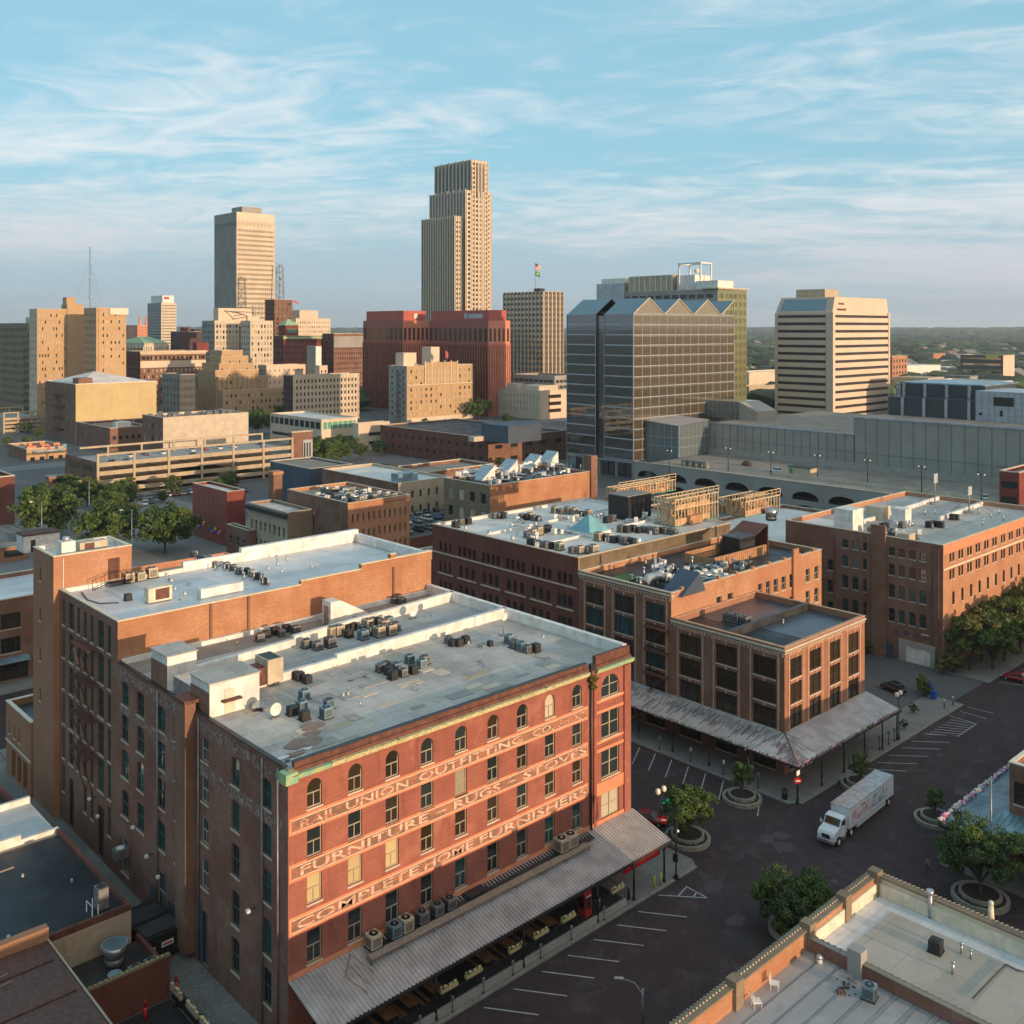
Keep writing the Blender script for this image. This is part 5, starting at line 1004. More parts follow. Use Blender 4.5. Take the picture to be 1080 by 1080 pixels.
# --- theatre
t, X, Y, w_, l_, z = FB('theatre', 'yellow-tan windowless theatre hall with dark brick side and pale hipped roof', 48, 79.5, 165, 405.5, 430, 'yellow_stucco', None, None, wallW='brown_brick', roof='roof_bright', par=.5, coping='white_paint')
m = MB(); zz_ = z+.6; m.v = [(2, 2, zz_), (w_-2, 2, zz_), (w_-2, l_-2, zz_), (2, l_-2, zz_), (w_*.42, l_*.5, z+5.2)]; m.f = [(0, 1, 4), (1, 2, 4), (2, 3, 4), (3, 0, 4)]; m.m = [0]*4; m.sm = [False]*4; part('hipped_roof', m, ['roof_bright'], t)
box_on(t, X, Y, -.02, -.5, 0, 7.3, -.003, z+.4, 'yellow_stucco', 'pilaster'); box_on(t, X, Y, 2, 2, z, 8, 9, z+3, 'brown_brick'); box_on(t, X, Y, 0, -5.0, 0, w_+14, -.51, 9.2, 'purple_wall', 'side_hall'); m = MB()
for i in range(6): m.box(6+i*8.5, -5.2, .5, 6.8+i*8.5, -5.003, 9)
part('pilaster', m, ['grey_concrete'], t); m = MB()
for j in range(4): m.box(-1.5, l_*.35, 5+j*5, -.003, l_*.7, 5.2+j*5); m.bar((-1.4, l_*.35, 5+j*5), (-1.4, l_*.7, 10+j*5), .15)
part('fire_escape', m, ['black_iron'], t); flush(t)
# --- parking garages
def deckgarage(label, l, c, r, yt, d, lv, bay, W_wall='brown_brick'):
    X, Y = PD(c, d); w_, l_ = onY(Y, r)-X, onX(X, l)-Y; z = H-(yt-346)*d/F; t = thing('parking_garage', label, 'parking garage', (X, Y, 0)); h = z/lv
    m = MB()
    for i in range(lv): m.box(.2, .2, (i+1)*h-1.2, w_-.2, l_-.2, (i+1)*h-.95)
    m.box(.3, .3, 0, w_-.3, l_-.3, .1); part('deck', m, ['concrete'], t)
    for i in range(lv): part('spandrel', (lambda q: (q.box(0, 0, (i+1)*h-1.25, w_, .18, (i+1)*h), q)[-1])(MB()), ['warm_concrete'], t)
    n = int(w_/bay)
    for i in range(n+1): part('column', sbox(w_*i/n-.35, -.35, 0, w_*i/n+.35, -.003, z+2.1), ['warm_concrete'], t)
    m = MB(); m.box(-.35, -.34, z+2.1, w_+.35, .2, z+2.7); m.box(2, l_*.75, z+2.1, w_+.3, l_*.75+.5, z+2.7)
    for i in range(0, n+1): m.box(w_*i/n-.3, l_*.75, z-1, w_*i/n+.3, l_*.75+.5, z+2.1) if i else None
    part('top_beam', m, ['warm_concrete'], t); part('side_wall', sbox(-.1, .2, 0, -.003, l_, z+.2), [W_wall], t)
    m = MB(); m.box(-.2, l_*.15, z-3, -.103, l_*.45, z-1.2); m.box(-.2, l_*.55, z-3, -.103, l_*.9, z-1.2); m.box(-.2, l_*.15, z-6, -.103, l_*.45, z-4.4); part('window_grille', m, ['glass_brown'], t)
    m = MB(); m.box(.5, l_*.5, .1, w_, l_*.5+.3, z-1.3); part('inner_wall', m, ['tar'], t); return t, X, Y, w_, l_, z
deckgarage('long open concrete parking garage with sunlit spandrels and posts', 69, 103, 308, 488.5, 292, 4, 9.4)
t, X, Y, w_, l_, z = FB('stair_block', 'narrow brown brick stair block with white window strips at the end of the long garage', 305, 308, 330, 456.5, 345, 'brown_brick', None, None, roof='far_roof'); part('window_strip', (lambda m: (m.box(w_*.5, -.4, 0, w_*.95, -.003, z-2), m)[-1])(MB()), ['silver_panel'], t); m = MB()
for i in range(3): m.box(w_*(.54+.13*i), -.48, 1, w_*(.54+.13*i)+.5, -.403, z-3)
part('window_slot', m, ['glass_dark'], t); flush(t)
deckgarage('small concrete parking garage at the left edge below the apartment tower', -25, 4, 48, 441, 470, 4, 6, 'warm_concrete')
t, X, Y, w_, l_, z = FB('low_building', 'long blank pale wall with old fixings behind the long garage', 150, 172, 262, 441, 375, 'limestone', None, (5, 5, .4, .5, 'plain', gb), wallW='brown_brick', roof='far_roof', par=.6); m = MB()
for i in range(26): a, b = R.uniform(3, w_-4), R.uniform(2, 12); m.obox(a, b, z, R.uniform(1, 3), R.uniform(1, 2), R.uniform(.8, 2.4), R.random())
part('roof_unit', m, ['grey_metal'], t); flush(t)
t, X, Y, w_, l_, z = FB('low_building', 'dark slate-walled low building with flat brown roof right of the garage stair block', 250, 285, 0, 484, 300, 'blue_slate_wall', None, None, roof='roof_tan', par=.3, plane=None) if 0 else FB('low_building', 'dark slate-walled low building with flat brown roof right of the garage stair block', 285, 327, 372, 495, 268, 'blue_slate_wall', None, None, roof='roof_tan', par=.4); flush(t)
t, X, Y, w_, l_, z = FB('low_building', 'small brown brick corner building with coloured posters, left of the long garage', 8, 28, 70, 474, 372, 'tan_brick', (4, 5, .5, .3), None, wallW='brown_brick', roof='roof_tan', par=.8); box_on(t, X, Y, w_*.15, -1.4, 3.0, w_*.9, -.003, 3.7, 'blue_canopy', 'shop_canopy')
for i, cmt in enumerate(('flag_red', 'blue_slate_wall', 'teal_glass_roof')): box_on(t, X, Y, w_*.5+i*3, -.1, 3.8, w_*.5+i*3+1.2, -.003, 5.4, cmt, 'poster')
for i in range(8): a, b = R.uniform(1, w_-3), R.uniform(2, l_-4); box_on(t, X, Y, a, b, z, a+R.uniform(1, 3), b+2, z+R.uniform(.8, 2), 'salmon_paint', 'roof_unit')
flush(t)
t, X, Y, w_, l_, z = FB('low_building', 'cluttered low brick shops between the theatre and the long garage', 80, 116, 158, 452, 400, 'brown_brick', (6, 5, .5, .3), None, roof='far_roof'); box_on(t, X, Y, 3, 1, z, 9, 5, z+3, 'white_paint'); box_on(t, X, Y, 22, 2, z, 32, 6, z+3, 'grey_metal', 'roof_unit'); flush(t)
t, X, Y, w_, l_, z = FB('dark_brick_block', 'plain dark brick block cut by the left edge of the picture behind the street trees', -30, -5, 15.5, 504, 250, 'dark_brick', None, None, roof='tar', par=.6); flush(t)
# --- glass tower with saw-tooth roof
GX, GY = PD(668, 328); GW, GL = onY(GY, 774)-GX, onX(GX, 598)-GY; GZ = H+15*328/F
t = thing('glass_office_tower', 'mirror-glass office tower with saw-tooth gabled roof, largest building of the centre', 'office tower', (GX, GY, 0))
m = MB(); m.box(0, 0, 6, GW, GL*.42, GZ); m.box(0, GL*.55, 6, GW, GL, GZ); m.box(.7, GL*.42, 6, GW, GL*.55, GZ-.5); m.box(2.5, 2.5, 0, GW-2, GL-2, 6); part('glass_wall', m, ['glass_mirror'], t)
m = MB(); fh = (GZ-6)/14
for j in range(15):
    z = 6+j*fh; m.box(-.12, -.12, z-.14, GW+.1, -.003, z+.14); m.box(-.12, -.003, z-.2, -.003, GL*.42, z+.2); m.box(-.12, GL*.55, z-.2, -.003, GL, z+.2)
for i in range(0, 14): x = GW*i/13; m.box(max(-.11, x-.10), -.16, 6, x+.10, -.121, GZ)
for y in (0, GL*.42, GL*.55, GL): m.box(-.16, y-.11, 6, -.121, y+.11, GZ)
part('mullion', m, ['silver_panel'], t)
g = MB()
for j in range(14):
    z = 6+j*fh+.15
    for i in range(13):
        if j % 1 == 0: g.box(GW*i/13+.12, -.05, z+fh*.76, GW*(i+1)/13-.12, -.003, z+fh-.3)
o = part('glass_pane', g, ['glass_gold'], t); o['kind'] = 'stuff'
g = MB()
for j in range(14):
    z = 6+j*fh+.15
    for i in range(13): g.box(GW*i/13+.12, -.05, z+.05, GW*(i+1)/13-.12, -.003, z+fh*.72)
o = part('window_strip', g, ['glass_amber'], t); o['kind'] = 'stuff'
m = MB(); rr_ = MB()                                             # gabled glass roofs running back from the sunny side
ng = 3.5; gw = GW/ng
for (y0, y1) in ((0, GL*.42), (GL*.55, GL)):
    for k in range(4):
        a = k*gw-(gw/2 if 0 else 0); b_ = min(GW, a+gw); mid = a+gw/2; ap = GZ+5.4
        if mid > GW: mid = GW
        m.poly([(a, y0, GZ), (mid, y0+.0, ap), (mid, y1, ap), (a, y1, GZ)]) if y0 == 0 or k == 0 else None
        m.poly([(mid, y0, ap), (b_, y0, GZ), (b_, y1, GZ), (mid, y1, ap)]) if b_ > mid and (y0 == 0 or k == 0) else None
        m.poly([(a, y0, GZ), (b_, y0, GZ), (mid, y0, ap)], 1) if y0 == 0 and b_ > mid else None
        m.poly([(a, y1, GZ), (b_, y1, GZ), (mid, y1, ap)], 0)
        if y0 == 0:
            rr_.tube([(a, -.1, GZ), (mid, -.1, ap), (b_, -.1, GZ)], .28, 4)
part('gable_roof', m, ['glass_blue', 'glass_gold'], t); part('gable_trim', rr_, ['limestone'], t)
part('roof', sbox(2, GL*.5, GZ+.01, GW, GL, GZ+1), ['tar'], t)
part('base_canopy', sbox(-.5, -.5, 5.2, GW, GL, 5.6), ['silver_panel'], t); m = MB()
for i in range(7): m.box(-.3+GW*i/6.2, -.3, 0, .5+GW*i/6.2, .5, 5.2)
for i in range(1, 5): m.box(-.3, GL*i/4-.5, 0, .5, GL*i/4, 5.2)
part('column', m, ['grey_concrete'], t)
# building behind it, white plant rooms and olive glass face
t, X, Y, w_, l_, z = FB('office_tower', 'olive-glass tower with white rooftop plant frame behind the mirror-glass tower', 631, 757, 787.5, 305, 440, 'glass_olive', (6, 3.7, .8, .55, 'plain', ('glass_olive',), dict(fr='frame_cream')), (14, 3.7, .8, .5, 'plain', gd), wallW='grey_concrete', roof='far_roof', par=.5, coping='limestone')
y0 = onX(X, 735)-Y; m = MB(); m.box(0, 0, z+.3, 12, 12, z+4.5); m.box(2, 14, z+.3, 14, 24, z+7.5); part('plant_room', m, ['white_paint'], t)
m = MB(); k = z+12.5
for a, b in ((1, 10), (9, 10), (1, 22), (9, 22)): m.box(a, b, z+.3, a+.6, b+.6, k)
m.box(.8, 9.8, k, 9.8, 10.8, k+.6); m.box(.8, 21.8, k, 9.8, 22.8, k+.6); m.box(.8, 10.8, k, 1.6, 21.8, k+.6); m.box(9, 10.8, k, 9.8, 21.8, k+.6); m.sphere(5, 15, z+9.5, 1.2); m.bar((5, 15, z), (5, 15, z+9), .3); part('plant_frame', m, ['white_paint'], t)
part('screen_wall', sbox(1, 26, z+.3, 22, 52, z+8), ['warm_concrete'], t); part('plant_room', sbox(-.5, 54, z-5, 14, 72, z+5), ['silver_panel'], t); part('plant_room', sbox(1, 56, z+5.01, 10, 70, z+7.5), ['white_paint'], t); m = MB()
for i in range(9): m.box(.9, 26+i*3.25, z+.3, .997, 26.4+i*3.25, z+8)
part('screen_rib', m, ['white_paint'], t); m = MB(); m.box(-1, -1, z+.76, w_+1, 8, z+1.3); part('roof_edge', m, ['limestone'], t); flush(t)
# --- banded tower on the right with chamfered top
X, Y = PD(878, 480); w_, l_ = onY(Y, 937)-X, onX(X, 818)-Y; z = H+33*480/F
t = thing('office_tower', 'sunlit cream tower with horizontal dark bands standing alone at right', 'office tower', (X, Y, 0)); zc = z-7.5; ch = 3.0
m = MB()
def quadbox(pts0, pts1):
    n = len(pts0)
    for i in range(n): m.poly([pts0[i], pts0[(i+1) % n], pts1[(i+1) % n], pts1[i]])
sq = [(0, 0), (w_, 0), (w_, l_), (0, l_)]
quadbox([(a, b, -5) for a, b in sq], [(a, b, zc) for a, b in sq]); top = [(ch, 0), (w_-ch, 0), (w_-ch, l_), (ch, l_)]
top = [(ch*.7, 0), (w_-ch*.8, 0), (w_-ch*.8, l_-2), (ch*.7, l_-2)]; quadbox([(a, b, zc) for a, b in sq], [(a, b, z) for a, b in top]); m.poly([(a, b, z) for a, b in top]); part('wall', m, ['pink_concrete'], t)
nb = 19; pitch = 3.7
for i in range(nb):
    zz_ = zc-1.2-i*pitch
    if zz_ < 0: break
    m = MB(); m.box(1.6, -.08, zz_-1.35, w_-1.3, -.003, zz_); m.box(-.08, 3.5, zz_-1.35, -.003, l_-1.5, zz_); part('window_band', m, ['tar'], t)
    m = MB(); m.box(1.6, -.5, zz_-pitch+.05, w_-1.3, -.003, zz_-1.45); m.box(-.5, 3.5, zz_-pitch+.05, -.003, l_-1.5, zz_-1.45); part('spandrel', m, ['pink_concrete'], t)
m = MB(); m.box(-.7, -.7, -2, 1.4, -.003, zc); m.box(-.7, -.003, -2, -.003, 3.2, zc); m.box(w_-1.2, -.7, -2, w_+.4, -.003, zc); m.box(-.7, l_-1.4, -2, -.003, l_, zc); part('corner_pier', m, ['pink_concrete'], t)
m = MB(); a = .12; m.poly([(.3, 4, zc+.9), (.3, l_-2.5, zc+.9), (1.75, l_-4, z-.9), (1.75, 4, z-.9)]); m.v = [(x-.12, y, zz2) for x, y, zz2 in m.v]; part('slanted_window', m, ['glass_blue'], t)
part('penthouse', sbox(7, 8, z, 20, 24, z+4.2), ['warm_concrete'], t); m = MB()
for s1, s2, zz_ in (('Lucia', .35, z-4.2), ('Black Sand', .3, z-6.6)): pass
for (sx0, sw, sz0) in ((5.6, 5.2, z-3.8), (4.3, 8.4, z-6.6)):
    m = MB(); k = sx0
    while k < sx0+sw: q = R.uniform(.35, .8); m.box(k, -.05, sz0+R.uniform(0, .15), k+q, -.004, sz0+R.uniform(.8, 1.4)); k += q+.12
    part('sign', m, ['rust'], t)
part('hedge', sbox(-4, 2, 10, -1, 26, 13), ['leaf_deep'], t) if 0 else None
# --- grey panelled convention hall
CX = 275.6; yA, yB, yC = onX(CX, 747), onX(CX, 901), onX(CX, 1200)
zL, zU = Zat(CX, yA, 446), Zat(CX, yB, 440.7)
t = thing('convention_hall', 'very long grey panelled windowless hall behind the parking deck', 'hall', (CX, yB, 0))
m = MB(); m.box(0, 0, 0, 70, yA-yB, zL); m.box(0, yC-yB, 0, 110, -.003, zU); part('wall', m, ['grey_panel'], t)
m = MB(); n1_, n2_ = 18, 30
for i in range(n1_+1): y = (yA-yB)*i/n1_; m.box(-.10, y-.08, 9.5, -.003, y+.12, zL)
for i in range(int((yB-yC)/3.6)): m.box(-.10, -3.6*i-.08, 9.5, -.003, -3.6*i+.08, zU)
m.box(-.12, 0, 13, -.003, yA-yB, 13.1); m.box(-.12, yC-yB, 13, -.003, 0, 13.1); part('panel_joint', m, ['panel_seam'], t)
m = MB(); m.box(-.3, -.1, zL+.001, .4, yA-yB, zL+.5); m.box(-.3, yC-yB, zU+.001, .4, 0, zU+.5); part('coping', m, ['silver_panel'], t)
part('base_wall', sbox(-.35, yC-yB, 0, -.19, yA-yB, 10.0), ['concrete'], t); m = MB(); m.poly([(.4, 0, zL+.02), (69, 0, zL+.02), (69, yA-yB, zL+.02), (.4, yA-yB, zL+.02)]); m.poly([(.4, yC-yB, zU+.02), (109, yC-yB, zU+.02), (109, 0, zU+.02), (.4, 0, zU+.02)]); part('roof', m, ['roof_tan'], t)
def on_hall(px, py, w_, l_, h, mt, label, zr, name='plant_block', **k):
    a, b = P(px, py, zr); t = thing(name, label, 'building', (a, b, zr)); part('wall', sbox(0, 0, 0, w_, l_, h), [mt], t); part('roof', sbox(-.2, -.2, h, w_+.2, l_+.2, h+.3), [k.get('roof', 'silver_panel')], t); return t
zr = zU+.05
t = on_hall(937, 437, 30, 1, 5, 'dark_grey_panel', 'dark plant block with pale ribs standing on the grey hall roof', zr); a, b = t.location.x, t.location.y
bb = b-onX(a, 1030)
for o in list(t.children): bpy.data.objects.remove(o)
part('wall', sbox(0, -bb, 0, 24, 0, 5.6), ['dark_grey_panel'], t); part('upper_wall', sbox(6, -bb, 5.61, 30, -1, 9.5), ['dark_grey_panel'], t); part('roof', sbox(5.8, -bb, 9.51, 32, -.8, 9.9), ['blue_canopy'], t); m = MB()
for i in range(4): y = -bb*(i+.7)/4; m.box(-.6, y-.4, 0, -.003, y+.4, 5.6); m.box(5.4, y+2, 5.61, 5.997, y+2.8, 9.5)
part('rib', m, ['silver_panel'], t); t.location.z = zr
a2 = a-1; b1, b2 = onX(a2, 1029), onX(a2, 1150); t = thing('panel_block', 'pale grey square-panelled block with dark window on the hall roof, cut by the right edge', 'building', (a2, b2, zr)); part('wall', sbox(0, 0, 0, 20, b1-b2, 8.6), ['silver_panel'], t); m = MB(); L = b1-b2
for i in range(int(L/1.8)): m.box(-.06, L-1.8*i-.05, 0, -.003, L-1.8*i+.05, 8.6)
for i in range(1, 5): m.box(-.055, 0, i*1.75, -.003, L, i*1.75+.09)
part('panel_joint', m, ['grey_metal'], t); part('window', sbox(-.1, L-10.5, 4.5, -.003, L-5, 7.0), ['glass_dark'], t); part('window', sbox(-.1, L-7.5, 1.6, -.003, L-6.7, 3.2), ['glass_dark'], t); part('window', sbox(-.1, L-1.8, 1.6, -.003, L-1, 2.4), ['glass_dark'], t)
# glass entrance pavilions at the left end of the hall
a, b = PD(716, 322); t = thing('glass_pavilion', 'small teal glass pavilion with sloping roof at the left end of the grey hall', 'building', (a, b, 0)); ll = onX(a, 706)-b; w3 = onY(b, 747)-a; zt = Zat(a, b, 449)
m = MB(); m.poly([(0, -0, 0), (0, 14, 0), (0, 14, zt+1), (0, 0, zt)]); m.poly([(0, 0, 0), (w3, 0, 0), (w3, 0, zt+.8), (0, 0, zt)]); part('wall', m, ['glass_pavilion'], t); m = MB(); m.poly([(-.8, -.8, zt), (w3+.5, -.8, zt+1), (w3+.5, 14.5, zt+1.6), (-.8, 14.5, zt+.8)]); part('roof', m, ['silver_panel'], t); m = MB()
for i in range(6): m.box(-.15, i*2.8, 8, -.003, i*2.8+.15, zt)
for i in range(8): m.box(w3*i/7, -.15, 8, w3*i/7+.15, -.003, zt)
for z in (11, 14): m.box(-.15, 0, z, -.003, 14, z+.15); m.box(0, -.14, z, w3, -.003, z+.15)
part('mullion', m, ['silver_panel'], t)
a, b = PD(780, 345); t = thing('glass_pavilion', 'grey glass box with sloping end on the hall roof beside the mirror-glass tower', 'building', (a, b, zL)); ll = onX(a, 738)-b; z3 = Zat(a, b, 424)-zL; m = MB(); m.box(0, 0, 0, 12, ll, z3); part('wall', m, ['glass_pavilion'], t); m = MB()
for i in range(10): m.box(-.12, ll*i/9-.1, 0, -.003, ll*i/9+.1, z3)
m.box(-.12, 0, z3*.5, -.003, ll, z3*.5+.15); part('mullion', m, ['grey_panel'], t); m = MB(); m.poly([(0, -.01, z3), (0, -7, z3-3), (0, -7, -.5), (0, -.01, -.5)]); m.poly([(0, -7, z3-3), (12, -7, z3-3), (12, -7, -.5), (0, -7, -.5)]); m.poly([(0, -.01, z3), (12, -.01, z3), (12, -7, z3-3), (0, -7, z3-3)]); part('sloping_end', m, ['grey_panel'], t)
plain('deck_concrete', (.27, .235, .20), .85, .25, .2, streak=0)
# --- elevated parking deck with arched openings
X = 235.1; yE, yS = onX(X, 668.5), onX(X, 1100)
t = thing('parking_deck', 'concrete parking deck with rows of arched openings below the long grey hall', 'parking garage', (X, yS, 0)); L = yE-yS; zt = 8.0
ops = []; nb = int(L/10.5)
for i in range(nb): u = i*L/nb; ops += G([(u+1.4, u+L/nb-1.4)], [(4.3, 6.7), (.6, 3.1)], 'plain', arch=.45, sill=False, wins=False, depth=.6)
m = MB(); facade(m, lambda u, v, d: (d, u, v), L, 0, 9.0, ops); m.poly([(0, 0, 0), (40, 0, 0), (40, 0, 9), (0, 0, 9)]); m.box(0, 0, 8.0, .3, L, 9.02) if 0 else None; part('arched_wall', m, ['grey_concrete'], t)
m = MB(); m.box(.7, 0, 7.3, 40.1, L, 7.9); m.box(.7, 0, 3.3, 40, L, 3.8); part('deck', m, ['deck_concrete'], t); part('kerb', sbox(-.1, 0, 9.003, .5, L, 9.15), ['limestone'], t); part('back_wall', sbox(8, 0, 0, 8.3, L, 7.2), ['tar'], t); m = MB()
m.box(12, 0, 7.904, 12.2, L, 7.91); 
part('inner_rail', sbox(14, 10, 7.9, 14.2, L-40, 8.8), ['limestone'], t)
def decklamp(px, py, n):
    a, b = P(px, py, 7.9); return a, b
lt = thing('deck_lamp', 'tall double-headed lamp post on the parking deck in front of the grey hall', 'street lamp', (0, 0, 0)); m = MB(); m.cyl(0, 0, 0, 6.8, .12, 6); part('post', m, ['dark_metal'], lt); m = MB(); m.bar((0, -.7, 6.8), (0, .7, 6.8), .06); part('arm', m, ['dark_metal'], lt)
for s in (-1, 1): m = MB(); m.sphere(0, s*.75, 6.75, .2, 0, .7, 8, 5); part('lamp_head', m, ['lamp_glow'], lt)
lp = Proto(lt)
for px, py, wh in ((706, 500, 'first deck lamp from the left, before the teal glass pavilion'), (768, 497, 'second deck lamp from the left, near the parked dark car'), (813, 502, 'third deck lamp from the left, beside the white car'), (862, 506, 'fourth deck lamp, near the small shed on the deck'), (915, 512, 'fifth deck lamp, above the white rooftop rooms'), (972, 520, 'sixth deck lamp, second from the right edge'), (1035, 530, 'deck lamp nearest the right edge of the deck')):
    a, b = P(px, py, 7.9); lp((a, b, 7.9), 0, wh, 'lamp posts on the parking deck')
a, b = P(843, 503, 7.9); t = thing('deck_shed', 'small beige shed with dark door on the parking deck', 'shed', (a, b, 7.9)); part('wall', sbox(0, -3.5, 0, 4, 3.5, 2.6), ['tan_metal'], t); part('roof', sbox(-.2, -3.7, 2.6, 4.2, 3.7, 2.8), ['dark_metal'], t); part('door', sbox(-.06, 2.2, 0, -.003, 3.2, 2.2), ['green_trim'], t)
a, b = P(727, 492, 7.9); t = thing('transformer_row', 'row of grey transformer cabinets behind yellow bollards on the deck', 'transformer', (a, b, 7.9))
for i in range(4): part('cabinet', sbox(0, i*2.4-6, 0, 2, i*2.4-4.2, 1.9), ['grey_metal'], t)
for i in range(6): m = MB(); m.cyl(-1.5, i*2.2-8, 0, 1.3, .12, 6); part('bollard', m, ['yellow_paint'], t)
t, X, Y, w_, l_, z = FB('brick_house', 'red brick building with white window strip cut by the right edge beyond the big warehouse', 1054, 1075, 1130, 499, 235, 'red_brick', (3, 3.6, .5, .5), (1, 3.6, .85, .45, 'plain', ('glass_dark',)), roof='roof_tan', par=.7); flush(t)
# --- rooftop timber construction
def lumber(label, px, py, rpx, lpx, zb, hts, mt):
    X, Y = P(px, py, zb); w_ = onY(Y, rpx)-X; l_ = onX(X, lpx)-Y; t = thing('timber_frame', label, 'building frame', (X, Y, 0)); z = 0
    part('floor', sbox(-.1, -.1, zb, w_+.1, l_+.1, zb+.12), ['green_trim'], t); zb += .13
    for h in hts:
        m = MB(); n = int(w_/.8); k = int(l_/.8)
        for i in range(n+1):
            for y in (0, l_*.5, l_): m.box(w_*i/n-.07, y-.06, zb+z, w_*i/n+.07, y+.06, zb+z+h)
        for i in range(k+1):
            for x in (0, w_*.33, w_*.66, w_): m.box(x-.06, l_*i/k-.07, zb+z, x+.06, l_*i/k+.07, zb+z+h)
        part('stud_wall', m, ['new_lumber'], t); m = MB()
        for y in (0, l_*.5, l_): m.box(-.08, y-.09, zb+z+h, w_+.08, y+.09, zb+z+h+.14)
        for x in (0, w_): m.box(x-.09, .1, zb+z+h+.002, x+.09, l_-.1, zb+z+h+.12)
        part('top_plate', m, ['new_lumber'], t); m = MB(); m.box(.2, -.03, zb+z, w_*.8, .03, zb+z+h*.42); m.box(-.03, .2, zb+z, .03, l_*.7, zb+z+h*.6); m.box(.2, l_*.5-.03, zb+z, w_-.2, l_*.5+.03, zb+z+h*.5); part('sheathing', m, ['new_lumber_red'], t); m = MB()
        for i in range(int(w_/2.6)): m.bar((i*2.6, -.05, zb+z), (i*2.6+2.2, -.05, zb+z+h), .07)
        for i in range(int(l_/3)): m.bar((-.05, i*3, zb+z+h), (-.05, i*3+2.4, zb+z), .07)
        part('brace', m, [mt], t); z += h+.15
    m = MB(); 
    for i in range(9): a, b = R.uniform(0, w_), R.uniform(0, l_); m.box(a-1.6, b-.9, zb+.02, a+1.6, b+.9, zb+.1+R.random()*1.2) if R.random() < .6 else None
    [m.box(w_*i/8, l_*j+.15, zb+.02, w_*(i+.8)/8, l_*j+.22, zb+hts[0]-.3) for i in range(8) for j in (.33, .5, .66) if R.random() < .55]; m.box(w_*.3, 0.1, zb+.02, w_*.45, .2, zb+hts[0]); m.box(.1, l_*.2, zb+.02, .2, l_*.4, zb+hts[0]); m.box(0, 0, 0, .01, .01, .01); part('plywood_sheet', m, ['plywood'], t)
    m = MB()
    for i in range(9): m.box(w_*i/8-.05, -.2, zb+z, w_*i/8+.05, -.1, zb+z+1.1)
    m.box(0, -.2, zb+z+1, w_, -.1, zb+z+1.1); m.box(0, -.2, zb+z+.5, w_, -.1, zb+z+.58); part('guard_rail', m, ['new_lumber'], t)
    return t
lumber('timber-framed storey being built on a flat roof, left and nearer of the two frames', 712, 556, 757, 690, 18.66, [2.5, 1.4], 'new_lumber_red')
lumber('timber-framed storey being built on a flat roof, right frame with deck and railing', 786, 546, 822, 757, 18.66, [2.4], 'new_lumber_red')
lumber('long low timber frame behind the black penthouse, left of the others', 652, 528, 712, 640, 18.66, [1.9], 'new_lumber_red')
# --- middle-ground street block left of centre
t, X, Y, w_, l_, z = FB('brick_shop_building', 'bright red painted three-storey building with white windows on the tree-lined street', 203, 239.5, 259, 519, 226, 'red_brick', None, [7, 4.2, .26, .5, 'plain', ('glass_blind',)], wallW='red_granite', roof='roof_bright', par=.6, lod=1); flush(t)
m = MB()
for i in range(18): a, b = R.uniform(-1.5, -.3), R.uniform(.5, l_-.5); m.sphere(a, b, R.uniform(2.6, 4.2), R.uniform(.25, .5), i % 4, 1, 6, 4)
part('hanging_flowers', m, ['flower_pink', 'leaf', 'flower_yellow', 'blue_plastic'], t)
t, X, Y, w_, l_, z = FB('tan_shop_building', 'tan stone shop building with dark cornice between the red and the arched brick buildings', 262, 303, 330, 541, 205, 'dark_tan_brick', None, (8, 3.9, .5, .55, 'sash', gt, dict(top=1.2)), wallW='pale_stone', roof='roof_bright', par=.6, lod=1); box_on(t, X, Y, -.7, -.2, z-.6, -.003, l_+.2, z+.3, 'dark_metal', 'cornice'); flush(t)
t, X, Y, w_, l_, z = FB('small_shop_building', 'narrow low shop front squeezed beside the bright red building', 239, 262, 270, 560, 213, 'brown_brick', None, (3, 4, .55, .5, 'sash', gt), roof='roof_warm', par=.5, lod=1); flush(t)
cX, cY = PD(290.5, 222); t = thing('brick_chimney', 'tall square freestanding brick chimney rising behind the tan shop building', 'chimney', (cX, cY, 0)); m = MB(); m.box(-1.1, -1.1, 0, 1.1, 1.1, H-(500-346)*222/F); part('shaft', m, ['brown_brick'], t); z = H-(500-346)*222/F; m = MB(); m.box(-1.3, -1.3, z, 1.3, 1.3, z+.7); part('cap', m, ['orange_brick'], t)
t, X, Y, w_, l_, z = FB('arched_brick_building', 'orange-brown brick building with rows of round-arched windows and cluttered roof', 303, 367, 432, 531, 200, 'orange_brick', (11, 3.3, .34, .55, 'plain', gd, dict(arch=True, top=.3)), (12, 3.9, .3, .55, 'plain', ('glass_dark', 'glass_teal'), dict(arch=True, top=.6)), wallW='brown_brick', roof='roof_tan', par=.7, lod=1); box_on(t, X, Y, -.2, -.2, z+.1, w_+.05, -.003, z+.4, 'orange_brick', 'cornice'); box_on(t, X, Y, -.12, l_*.52, z-3.4, -.003, l_*.74, z-2.4, 'limestone', 'sign_panel'); flush(t); AX, AY, AZ = X, Y, z
t, X, Y, w_, l_, z = FB('pale_stone_building', 'pale grey-tan stone building with small arched windows behind the arched brick building', 340, 420, 475, 510, 236, 'pale_stone', (6, 3.6, .3, .5, 'plain', gd, dict(arch=True)), None, wallW='brown_brick', roof='roof_bright', par=.6, lod=1); box_on(t, X, Y, 3, 4, z, 9, 7, z+2, 'blue_canopy', 'roof_unit'); flush(t)
t, X, Y, w_, l_, z = FB('skylight_building', 'long building with sunlit party wall, row of slanted white skylights and tall end chimney', 468, 517, 622, 512.5, 215, 'party_brick', None, (4, 4, .5, .6, 'plain', gb), wallW='dark_tan_brick', roof='roof_black', par=.5, lod=1); KX, KY, KZ = X, Y, z
